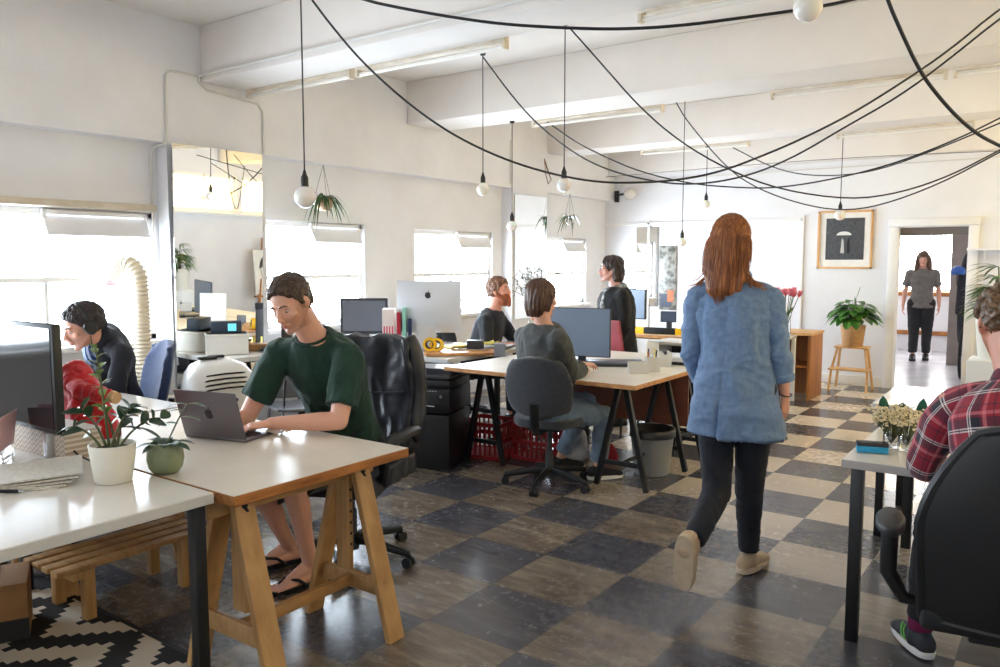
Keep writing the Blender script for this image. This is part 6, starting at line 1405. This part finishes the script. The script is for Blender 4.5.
for q_ in (-1, 1): lk[q_].put('loose_lock', ah, hr, world=True, smooth=180)
blz = CL('blue wool blazer', (112, 138, 172), (96, 121, 156), .8, bump=.18, sc=40)
S = torso_sections(J, .020, .95, low=.10, neck=(.075, .064), chest=1.02)
b = MB(); S2 = [(V((-1.240, 3.585, .705)), L*.222, V((0, .165, 0)), .9), (V((-1.245, 3.59, .78)), L*.210, V((0, .158, 0)), .9), (V((-1.25, 3.60, .88)), L*.190, V((0, .146, 0)), .9)]+[(V((-1.26, 3.62, 1.0)), L*.166, V((0, .128, 0)), .9), (V((-1.272, 3.64, 1.12)), L*.164, V((0, .124, 0)), .9), (V((-1.285, 3.655, 1.24)), L*.176, V((0, .124, 0)), .9), (V((-1.294, 3.665, 1.325)), L*.178, V((0, .108, 0)), .9), (V((-1.297, 3.672, 1.375)), L*.150, V((0, .086, 0)), .9), (V((-1.299, 3.675, 1.412)), L*.100, V((0, .070, 0)), .9), (V((-1.300, 3.675, 1.440)), L*.064, V((0, .058, 0)), .9)]
b.loft(S2, n=40)
for s in 'LR': b.cap(lerp(J['neck'], J['chest'], .22), lerp(J['neck'], J[s+'sh'], .86), .056, .058)
for s, e_ in (('L', 1.72), ('R', 1.62)):
    b2 = MB(); sleeve(b2, J, s, e_, .015, .92, 1.2); garment(b2, 'sleeve', blz, walker, .006, 3, dict(amp=.009, freq=8, seed=6 if s == 'R' else 2, axis=(.8, .8, 1.2)))
me = fuse(b, .006, 3); vent = V((-1.262, 3.47, .80))
nn = [v.normal.copy() for v in me.vertices]
for v, n_ in zip(me.vertices, nn):
    p = v.co; x = (p-V((-1.262, 3.5, 0))).dot(-L); back = 1 if n_.y < -.2 else 0
    xs = x+.012-.06*max(0, .80-p.z)*0
    if back:
        if p.z < .90: v.co += n_*(.018*sm(-.004, .004, xs)-.016*sm(.016, -.002, abs(xs+.006)) - .004)*sm(.90, .80, p.z)
        else: v.co -= n_*.0035*sm(.007, .001, abs(xs))*sm(1.42, 1.35, p.z)
        d1 = ridge(V((x*6+p.z*5, p.z*7-x*4, 2.0))); v.co += n_*.011*(d1-.4)*sm(1.12, 1.0, p.z)*sm(.72, .86, p.z)
        v.co += n_*.010*noise.noise(V((x*7, p.z*1.6, 5)))*sm(1.1, .8, p.z)
        v.co -= n_*.010*sm(.03, .0, abs(abs(x)-.135-.02*(1.3-p.z)))*sm(1.36, 1.28, p.z)*sm(.98, 1.08, p.z)
jacket = put_mesh(wrinkle(wrinkle(me, .008, 6, (1, 1, .5), .0012, 40, 11), .004, 15, (.7, .7, 1.3), 0, 40, 3), 'blazer', blz, walker, world=True, smooth=180)
for s, t0 in (('R', 1.60), ('L', 1.70)):
    el, wr = V(J[s+'el']), V(J[s+'wr']); a = lerp(el, wr, t0-1.0-.20); c = lerp(el, wr, t0-1.0+.02)
    t = MB(); t.tube([a, lerp(a, c, .1), lerp(a, c, .9), c], [.047, .054, .053, .049], n=22); put_mesh(wrinkle(fuse(t, .0055, 2), .004, 18), 'rolled_cuff', blz, walker, world=True, smooth=180)
t = MB(); c = J['neck']+V((0, .0, .005)); t.tube([c+L*.066*math.cos(a*PI/14)+V((0, 1, 0))*.058*math.sin(a*PI/14)-V((0, 0, .015))*math.sin(a*PI/14) for a in range(-16, 3)], .022, n=10, flat=.8); t.put('collar', blz, walker, world=True, smooth=180)
b = MB(); b.loft([(V((-1.25, 3.61, .80)), L*.165, V((0, .120, 0))), (V((-1.25, 3.61, .95)), L*.16, V((0, .115, 0)))]); trouser(b, J, 'L', 1.93, .010, .92, .95); trouser(b, J, 'R', 1.93, .010, .92, .95)
garment(b, 'trousers', CL('dark navy denim', (22, 26, 40), (17, 20, 32), bump=.1), walker, .006, 3, dict(amp=.005, freq=10, seed=5, axis=(.6, .6, 1)))
sh_m = mat('beige canvas shoe', (200, 178, 150), .75, c2=(186, 162, 134), scale=20); so_m = mat('pale rubber sole', (214, 196, 170), .6, c2=(196, 176, 150), scale=24)
shoe(walker, J['Ran'], J['Rtoe'], sh_m, so_m, L=.25); shoe(walker, J['Lan'], J['Ltoe'], sh_m, so_m, up=J['Lup'])
t = MB(); w_ = V(J['Rwr'])-V((0, 0, .004)); t.tube([w_+V((.029*math.cos(a*PI/10), .029*math.sin(a*PI/10), .004*math.sin(a*PI/5))) for a in range(21)], .003, n=6); t.put('bracelet', MAT['ink'], walker, world=True)

# ---- man in the plaid shirt at the right edge
f = V((-.16, .987, 0)).normalized(); L = V((0, 0, 1)).cross(f)
J = dict(L=L, pelvis=V((-.05, 2.83, .575)), waist=V((-.06, 2.82, .73)), chest=V((-.085, 2.86, .93)), neck=V((-.12, 2.93, 1.125)))
J.update(Lsh=V((-.300, 2.925, 1.035)), Lel=V((-.385, 2.985, .80)), Lwr=V((-.36, 3.25, .765)), Rsh=V((.07, 2.94, 1.04)), Rel=V((.16, 3.03, .81)), Rwr=V((.05, 3.27, .765)))
J['Lhand'] = dict(d=V((.3, .95, 0)), n=V((0, 0, -1)), t=V((1, -.3, 0))); J['Rhand'] = dict(d=V((-.3, .95, 0)), n=V((0, 0, -1)), t=V((-1, -.3, 0)))
J.update(Lhip=V((-.15, 2.85, .54)), Rhip=V((.05, 2.86, .54)), Lkn=V((-.36, 3.22, .50)), Rkn=V((.08, 3.28, .52)), Lan=V((-0.407, 3.316, 0.000))+V((0, 0, .09)), Ran=V((.06, 3.20, .095)), Ltoe=V((-.55, .83, 0)), Rtoe=V((0, 1, 0)))
H = hm((-.165, 3.00, 1.295), (-.22, .95, -.18), (0, 0, 1), 1.0)
b = body_blobs(J, .88, .90, feet=None); head(b, H, neck_to=J['neck'])
plaid_man = figure('person', 'curly-haired man in a red plaid shirt and glasses seated at the right edge', b, J, SK('ruddy skin', (212, 152, 126), (110, 70, 48)), H, .006, lambda q: stubble(q)*.5)
ch_ = HR('curly brown hair', (96, 72, 50), (62, 44, 30), (136, 106, 76), (40, 40, 40)); face_parts(plaid_man, H, ch_, MAT['iris'])
t = MB(); rnd = random.Random(9)
for i in range(170):
    a = rnd.uniform(0, 2*PI); z = rnd.uniform(-.6, 1); q = V((math.cos(a)*math.sqrt(max(0, 1-z*z))*.080, math.sin(a)*math.sqrt(max(0, 1-z*z))*.100-.014, z*.090+.037))
    if q.y > .02 and q.z < .085: continue
    if q.z < -.03 and q.y > -.03: continue
    if abs(q.x) > .055 and q.z < .012 and q.y > -.035: continue
    t.ell(q, (.019, .019, .017), sub=1)
t.ell((0, -.016, .037), (.079, .099, .087)); t.cut((0, .075, .075), (0, .7, -.6)); t.cut((0, 0, -.055), (0, -.2, -1)); t.xf(H); put_mesh(wrinkle(fuse(t, .005, 1), .006, 40, (1, 1, 1), .003, 90), 'hair', ch_, plaid_man, world=True, smooth=180)
t = MB()
for s in (-1, 1): t.tube([(s*.031+.024*math.cos(a*PI/10), .100, -.002+.020*math.sin(a*PI/10)) for a in range(21)], .0022, n=6); t.tube([(s*.056, .097, .004), (s*.074, .05, .006), (s*.078, -.01, .004), (s*.079, -.025, -.012)], .002, n=6)
t.tube([(-.008, .101, 0), (0, .104, .004), (.008, .101, 0)], .002, n=6); t.xf(H); t.put('glasses', MAT['ink'], plaid_man, world=True)
# plaid cloth: checks laid out on each piece's own weave (metres across, metres along)
k = NT('red plaid flannel'); uv = k.n('UVMap'); sp = k.n('SeparateXYZ'); k.l(uv.outputs[0], sp.inputs[0]); per = .115
def bands(o, spec):
    fr = k.math('FRACT', k.math('MULTIPLY', o, 1/per)); out = None
    for c0_, hw in spec:
        b_ = k.math('LESS_THAN', k.math('ABSOLUTE', k.math('SUBTRACT', fr, c0_)), hw); out = b_ if out is None else k.math('MAXIMUM', out, b_)
    return out
X_, Y_ = sp.outputs['X'], sp.outputs['Y']; col = lin((142, 22, 44))
for spec, c_, al in (((((.36, .17)),), (30, 28, 46), .62), (((.64, .045),), (206, 112, 120), .55), (((.20, .018), (.27, .018)), (226, 216, 212), .6), (((.86, .02),), (30, 28, 46), .5)):
    nx, ny = bands(X_, spec), bands(Y_, spec); s_ = k.math('MULTIPLY', k.math('ADD', nx, ny), al); cl = k.n('Clamp'); k.l(s_, cl.inputs[0]); col = k.mix(cl.outputs[0], col, lin(c_))
k.set(**{'Base Color': col, 'Sheen Weight': .2}, Roughness=.85); k.bump(k.noise(k.coord('Object'), 600, 2), .1); plaid = k.m
def cloth_loft(secs, n, name, m, parent, wr):                  # lofted cloth with a metre-true UV weave
    t = MB(); t.loft(secs, n=n); uvl = t.bm.loops.layers.uv.new('UVMap'); t.bm.verts.index_update(); lens = [0]
    for a, c in zip(secs, secs[1:]): lens.append(lens[-1]+(V(c[0])-V(a[0])).length)
    circ = [2*PI*math.sqrt((V(s[1]).length_squared+V(s[2]).length_squared)/2) for s in secs]; cm = max(circ)
    for fc in t.bm.faces:
        idx = [l.vert.index for l in fc.loops]
        for l in fc.loops:
            r_, i_ = divmod(l.vert.index, n); wrap = i_ == 0 and any(q % n == n-1 for q in idx); l[uvl].uv = (((n if wrap else i_)/n)*cm, lens[r_])
    me = t.mesh(name); o = put_mesh(wrinkle(me, **wr), name, m, parent, world=True, smooth=180); s = o.modifiers.new('s', 'SUBSURF'); s.levels = s.render_levels = 1; return o
def resample(secs, k_=3):
    out = []
    for a, c in zip(secs, secs[1:]):
        for j in range(k_): t_ = j/k_; out.append((lerp(a[0], c[0], t_), lerp(a[1], c[1], t_), lerp(a[2], c[2], t_), .9))
    out.append(secs[-1]); return out
S = torso_sections(J, .026, 1.05, low=.08, neck=(.080, .070), chest=1.06); cloth_loft(resample(S), 56, 'shirt', plaid, plaid_man, dict(amp=.008, freq=7, seed=2, axis=(1.2, 1.2, .6)))
for s in 'LR':
    sh, el, wr = V(J[s+'sh']), V(J[s+'el']), V(J[s+'wr']); inn = lerp(J['neck'], J['chest'], .30)
    pts = [lerp(inn, sh, .25)+V((0, 0, .012)), lerp(inn, sh, .7)+V((0, 0, .004)), sh, lerp(sh, el, .25), lerp(sh, el, .5), lerp(sh, el, .75), lerp(sh, el, .95), lerp(el, wr, .12), lerp(el, wr, .4), lerp(el, wr, .7), lerp(el, wr, .9)]
    for _ in range(1): pts = [pts[0]]+[(pts[i-1]+pts[i]*2+pts[i+1])/4 for i in range(1, len(pts)-1)]+[pts[-1]]
    R = [.060, .066, .070, .067, .062, .058, .056, .055, .050, .044, .040]; secs = []; x = None
    for i, p in enumerate(pts):
        tg = pts[min(i+1, len(pts)-1)]-pts[max(i-1, 0)]; x, y = basis(tg, x if x is not None else f); secs.append((p, x*R[i], y*R[i], .9))
    cloth_loft(resample(secs, 2), 34, 'sleeve', plaid, plaid_man, dict(amp=.010, freq=8, seed=5 if s == 'L' else 8))
t = MB(); c = J['neck']+V((0, .0, .012)); tt = V((0, .2, 1)).normalized(); t.loft([(c-V((0, 0, .02)), L*.084, f*.076, .95), (c+V((0, .004, .012)), L*.072, f*.066, .95), (c+V((0, .008, .030)), L*.066, f*.062, .95)], n=30); uvl = t.bm.loops.layers.uv.new('UVMap')
for fc in t.bm.faces:
    for l in fc.loops: l[uvl].uv = (l.vert.co.x, l.vert.co.z)
t.put('collar', plaid, plaid_man, world=True, smooth=180)
b = MB(); b.loft(torso_sections(J, .012, 1.0, low=.11)[:3]); trouser(b, J, 'L', 1.86, .014); trouser(b, J, 'R', 1.86, .014); garment(b, 'jeans', CL('black jeans', (26, 27, 32), bump=.1), plaid_man, .008, 3, dict(amp=.007, freq=8, seed=1))
for s in 'LR':
    sh, (g, L_, F, U) = shoe(plaid_man, J[s+'an'], J[s+'toe'], mat('black knit shoe', (36, 38, 44), .7, c2=(58, 60, 68), scale=12), MAT['white_plastic'])
    t = MB()
    for q_ in (-.010, .012):
        for sd in (-1, 1): t.tube([g+F*(.04+q_)+L_*sd*.043+U*.030, g+F*(.06+q_)+L_*sd*.038+U*.060, g+F*(.072+q_)+L_*sd*.026+U*.074], .0035, n=6)
    t.put('lime_trim', mat('lime', (112, 200, 84), .5), sh, world=True)
    t = MB(); t.cyl(V(J[s+'an'])+V((0, 0, .005)), V(J[s+'an'])+V((0, 0, .10)), .043, .046); t.put('sock', mat('magenta sock', (132, 34, 84), .9), plaid_man, world=True, smooth=180)

# ---- bearded man at the far desk
f = V((.80, -.30, 0)).normalized(); f = V((.93, .30, 0)).normalized(); L = V((0, 0, 1)).cross(f)
hc = V((-4.350, 5.993, 1.223)); nk = hc+V((-.035, -.02, -.17))
J = dict(L=L, neck=nk, chest=nk+V((-.05, -.02, -.20)), waist=nk+V((-.12, -.05, -.40)), pelvis=nk+V((-.16, -.06, -.52)))
J.update(Rsh=nk+V((.03, -.18, -.09)), Lsh=nk+V((-.09, .18, -.09)), Rel=nk+V((.06, -.20, -.34)), Lel=nk+V((.10, .22, -.34)), Rwr=nk+V((.25, -.10, -.315)), Lwr=nk+V((.28, .10, -.315)))
J['Rhand'] = dict(d=V((.8, .6, 0)), n=V((0, 0, -1)), t=V((.2, 1, 0))); J['Lhand'] = dict(d=V((.8, -.6, 0)), n=V((0, 0, -1)), t=V((.2, -1, 0)))
p0 = J['pelvis']; J.update(Rhip=p0+V((.03, -.09, -.03)), Lhip=p0+V((-.03, .09, -.03)), Rkn=V((p0.x+.42, p0.y-.02, .50)), Lkn=V((p0.x+.38, p0.y+.22, .50)), Ran=V((p0.x+.42, p0.y-.02, .09)), Lan=V((p0.x+.36, p0.y+.24, .09)), Rtoe=f, Ltoe=f)
H = hm(hc, (.95, .18, .14), (-.1, 0, 1), 1.04)
b = body_blobs(J, 1.0, 1.0, feet=None); head(b, H, neck_to=nk)
beardy = figure('person', 'man with a full ginger beard in a dark sweater, seated at the far desk', b, J, SK('pink skin', (224, 160, 138), (150, 78, 44)), H, .0075, lambda q: 0.0)
gh = HR('ginger brown hair', (112, 76, 54), (84, 54, 38), (146, 104, 78), (50, 50, 50)); gb = HR('ginger beard', (150, 78, 46), (116, 58, 34), (182, 104, 64), (50, 50, 40))
face_parts(beardy, H, gh, MAT['iris']); short_hair(beardy, H, gh, hairline=.080, side=-.02, vol=.016, seed=11, rough=.007, fringe=1); beard_part(beardy, H, gb, .014, 3, .015)
b = MB(); b.loft(torso_sections(J, .018, 1.04, low=.10, neck=(.080, .070))); sleeve(b, J, 'L', 1.45, .016); sleeve(b, J, 'R', 1.45, .016); garment(b, 'sweater', CL('charcoal knit', (30, 32, 40), bump=.2), beardy, .009, 3, dict(amp=.010, freq=6, seed=4))
b = MB(); b.loft(torso_sections(J, .012, 1.0, low=.11)[:2]); trouser(b, J, 'L', 1.9, .014); trouser(b, J, 'R', 1.9, .014); garment(b, 'trousers', CL('dark trousers', (40, 42, 50)), beardy, .010, 3)
for s in 'LR': shoe(beardy, J[s+'an'], J[s+'toe'], MAT['black_plastic'], MAT['rubber'])

# ---- woman in black with a scarf, standing
f = V((-.93, .05, 0)).normalized(); f = V((-.70, -.71, 0)).normalized(); L = V((0, 0, 1)).cross(f)
hc = V((-3.417, 6.444, 1.430)); nk = hc+V((.035, .02, -.165)); gx = nk.x+.03
J = dict(L=L, neck=nk, chest=nk+V((.015, .0, -.20)), waist=nk+V((.02, 0, -.40)), pelvis=nk+V((.025, 0, -.55)))
J.update(Lsh=nk+L*.18+V((0, 0, -.085)), Rsh=nk-L*.18+V((0, 0, -.085)), Lel=nk+L*.215-f*.03+V((0, 0, -.36)), Rel=nk-L*.21+V((0, 0, -.36)), Lwr=nk+L*.19+f*.10+V((0, 0, -.57)), Rwr=nk-L*.12+f*.20+V((0, 0, -.44)))
J['Lhand'] = dict(d=V((-.3, 0, -1)), n=V((0, 1, 0)), t=V((-1, 0, 0))); J['Rhand'] = dict(d=V((-.9, -.2, -.2)), n=V((0, 0, -1)), t=V((0, -1, 0)))
p0 = J['pelvis']; J.update(Lhip=p0+L*.09+V((0, 0, -.03)), Rhip=p0-L*.09+V((0, 0, -.03)), Lkn=p0+L*.09+V((0, 0, .47-p0.z)), Rkn=p0-L*.09+V((0, 0, .47-p0.z)), Lan=p0+L*.09+V((0, 0, .09-p0.z)), Ran=p0-L*.10+V((0, 0, .09-p0.z)), Ltoe=f, Rtoe=f)
H = hm(hc, (-.80, -.60, -.05), (0, 0, 1), .97)
b = body_blobs(J, .98, .95, feet=None, hs=.92); head(b, H, True, neck_to=nk, neck_r=.048)
scarf_w = figure('person', 'woman with dark wavy hair in black with a grey scarf, standing and smiling', b, J, SK('fair rosy skin', (228, 172, 154)), H, .0075)
wh = HR('dark wavy hair', (48, 34, 30), (32, 22, 20), (80, 58, 50), (40, 40, 14)); face_parts(scarf_w, H, wh, MAT['iris'], True)
t = MB(); t.ell((0, -.018, .036), (.088, .106, .094)); t.ell((0, -.055, -.04), (.094, .070, .095))
for s in (-1, 1): t.cap((s*.080, -.01, .03), (s*.092, -.035, -.105), .026, .022)
t.cut((0, .080, .065), (0, .8, -.30)); t.xf(H); me = fuse(t, .0065, 2); groove(me, H, .012, 60, 22, 6); put_mesh(me, 'hair', wh, scarf_w, world=True, smooth=180)
b = MB(); b.loft(torso_sections(J, .034, 1.14, low=.22, neck=(.076, .066), hem=(.175, .14))); sleeve(b, J, 'L', 1.9, .020, 1.05); sleeve(b, J, 'R', 1.9, .020, 1.05); garment(b, 'cardigan', CL('black knit', (16, 16, 19), bump=.2), scarf_w, .009, 3, dict(amp=.011, freq=6, seed=6, axis=(1, 1, .4)))
k = NT('grey and white scarf'); v = k.coord('Object'); n1 = k.noise(v, 26, 3, .6); k.set(**{'Base Color': k.ramp(n1, [(.36, lin((50, 52, 60))), (.52, lin((140, 140, 142))), (.68, lin((206, 204, 202)))])}, Roughness=.9)
t = MB(); c = nk+V((0, 0, -.012)); t.tube([c+L*.078*math.cos(a*PI/12)+f*.074*math.sin(a*PI/12)-V((0, 0, .022))*math.sin(a*PI/12) for a in range(25)], .034, n=10, flat=1.3)
q0 = c+f*.080-V((0, 0, .02)); t.tube([q0+L*.05, q0+f*.03+L*.055-V((0, 0, .10)), q0+f*.045+L*.075-V((0, 0, .20)), q0+f*.04+L*.10-V((0, 0, .27))], [.030, .038, .040, .026], n=10, flat=1.5); t.tube([c-f*.06+L*.05, c+L*.11-V((0, 0, .03)), c+L*.155-f*.02-V((0, 0, .10)), c+L*.175-f*.02-V((0, 0, .22))], [.024, .026, .026, .02], n=10, flat=1.3)
put_mesh(wrinkle(fuse(t, .008, 2), .010, 14), 'scarf', k.m, scarf_w, world=True, smooth=180)
b = MB(); trouser(b, J, 'L', 1.92, .014); trouser(b, J, 'R', 1.92, .014); garment(b, 'trousers', CL('black trousers', (25, 25, 29)), scarf_w, .010, 3)
for s in 'LR': shoe(scarf_w, J[s+'an'], J[s+'toe'], MAT['black_plastic'], MAT['rubber'])
t = MB()
for s in (-1, 1): t.tube([(s*.031+.022*math.cos(a*PI/8), .100, -.002+.017*math.sin(a*PI/8)) for a in range(17)], .002, n=5); t.tube([(s*.054, .098, .004), (s*.074, .04, .006), (s*.078, -.01, .0)], .002, n=5)
t.tube([(-.008, .101, 0), (.008, .101, 0)], .002, n=5); t.xf(H); t.put('glasses', MAT['rust'], scarf_w, world=True)

# ---- woman walking in beyond the doorway
f = V((.13, -.99, 0)).normalized(); L = V((0, 0, 1)).cross(f); X0, Y0 = -1.85, 13.42
def w3(l, fw, z): return V((X0, Y0, 0))+L*l+f*fw+V((0, 0, z))
J = dict(L=L, neck=w3(0, 0, 1.385), chest=w3(0, .01, 1.20), waist=w3(0, .01, 1.02), pelvis=w3(0, 0, .88))
J.update(Lsh=w3(.165, 0, 1.315), Rsh=w3(-.165, 0, 1.315), Lel=w3(.225, -.02, 1.05), Rel=w3(-.225, -.02, 1.05), Lwr=w3(.235, .06, .83), Rwr=w3(-.245, .06, .83))
J['Lhand'] = dict(d=V((0, -.1, -1)), n=-L, t=f); J['Rhand'] = dict(d=V((0, -.1, -1)), n=L, t=f)
J.update(Lhip=w3(.085, 0, .86), Rhip=w3(-.085, 0, .86), Lkn=w3(.09, .04, .47), Rkn=w3(-.085, .06, .47), Lan=w3(.09, -.06, .09), Ran=w3(-.085, .10, .09), Ltoe=f, Rtoe=f)
H = hm(w3(0, .03, 1.535), f+V((0, 0, -.1)), (0, 0, 1), .96)
b = body_blobs(J, .82, .88, feet=None, hs=.95); head(b, H, True, neck_to=J['neck'], neck_r=.048)
door_w = figure('person', 'long-haired woman in a grey T-shirt and black trousers standing beyond the doorway', b, J, SK('shaded skin', (206, 158, 134)), H, .009)
lh = HR('long brown hair', (78, 56, 42), (54, 38, 28), (120, 90, 66), (60, 60, 6)); face_parts(door_w, H, lh, MAT['iris'], True)
t = MB(); t.ell((0, -.018, .036), (.084, .104, .094)); t.ell((0, -.05, -.06), (.088, .06, .12))
for s in (-1, 1): t.limb([(s*.078, .0, .03), (s*.090, .015, -.12), (s*.080, .065, -.28), (s*.070, .085, -.38)], [.026, .030, .030, .014])
t.cut((0, .085, .065), (0, .85, -.25)) if False else None
t.xf(H); me = fuse(t, .008, 2); groove(me, H, .008, 80, 5, 4); put_mesh(me, 'hair', lh, door_w, world=True, smooth=180)
b = MB(); b.loft(torso_sections(J, .014, .92, low=.07, neck=(.080, .070), hem=(.185, .150))); sleeve(b, J, 'L', .72, .018, .92, 1.3); sleeve(b, J, 'R', .72, .018, .92, 1.3); garment(b, 'shirt', CL('grey jersey', (112, 108, 104)), door_w, .010, 3, dict(amp=.010, freq=6, seed=3))
b = MB(); b.loft(torso_sections(J, .006, .95, low=.10)[:2]); trouser(b, J, 'L', 1.92, .018, .98); trouser(b, J, 'R', 1.92, .018, .98); garment(b, 'trousers', CL('black trousers', (26, 26, 30)), door_w, .010, 3, dict(amp=.006, freq=8))
for s in 'LR': shoe(door_w, J[s+'an'], J[s+'toe'], MAT['black_plastic'], MAT['rubber'])

# ---------------------------------------------------------------- camera, daylight, added front fill
cam = bpy.data.cameras.new('camera'); co = bpy.data.objects.new('camera', cam); COL.objects.link(co)
cam.sensor_width = 36; cam.lens = 28.48; cam.clip_start = .05; cam.clip_end = 200
co.location = (0, 0, 1.5); co.rotation_euler = (math.radians(90-5.22), 0, math.radians(35.9))
sc = bpy.context.scene; sc.camera = co
w = bpy.data.worlds.new('sky'); sc.world = w; w.use_nodes = True
bg = w.node_tree.nodes['Background']; bg.inputs[0].default_value = (.86, .93, 1.0, 1); bg.inputs[1].default_value = 1.6
def daylight(name, loc, rot, sx, sy, power, col):
    l = bpy.data.lights.new(name, 'AREA'); l.shape = 'RECTANGLE'; l.size = sx; l.size_y = sy; l.energy = power; l.color = col; l.spread = math.radians(170)
    o = bpy.data.objects.new(name, l); COL.objects.link(o); o.location = loc; o.rotation_euler = rot; o.visible_camera = True
    return o
cool, warm = (.76, .88, 1.0), (.87, .94, 1.0)
for y0, y1, z0, z1 in WIN: daylight('window_daylight', (XR-.24, (y0+y1)/2, (z0+z1)/2), (0, -PI/2, 0), z1-z0, y1-y0, (60+9*max(0, y0))*(y1-y0), cool)
for a0, a1, z0, z1 in FILL_WIN: daylight('window_daylight', ((a0+a1)/2, YS-.2, (z0+z1)/2), (PI/2, 0, 0), a1-a0, z1-z0, 10, (.88, .94, 1.0))  # added fill lamps at the unseen front windows
for y0, y1, z0, z1 in RWIN: daylight('window_daylight', (XE+.2, (y0+y1)/2, (z0+z1)/2), (0, PI/2, 0), z1-z0, y1-y0, 3.2+5.0*max(0, y0), warm)
daylight('window_daylight', (-1.93, DY+.2, 1.5), (-PI/2, 0, 0), 1.2, 1.05, 160, (1, 1, 1))
sc.view_settings.view_transform = 'Standard'; sc.view_settings.look = 'None'; sc.view_settings.exposure = 0.08; sc.view_settings.gamma = 1.0; sc.view_settings.use_curve_mapping = False
sc.cycles.max_bounces = 8; sc.cycles.diffuse_bounces = 5; sc.cycles.glossy_bounces = 4; sc.cycles.transmission_bounces = 6; sc.cycles.transparent_max_bounces = 12
sc.cycles.use_denoising = True; sc.cycles.sample_clamp_indirect = 6
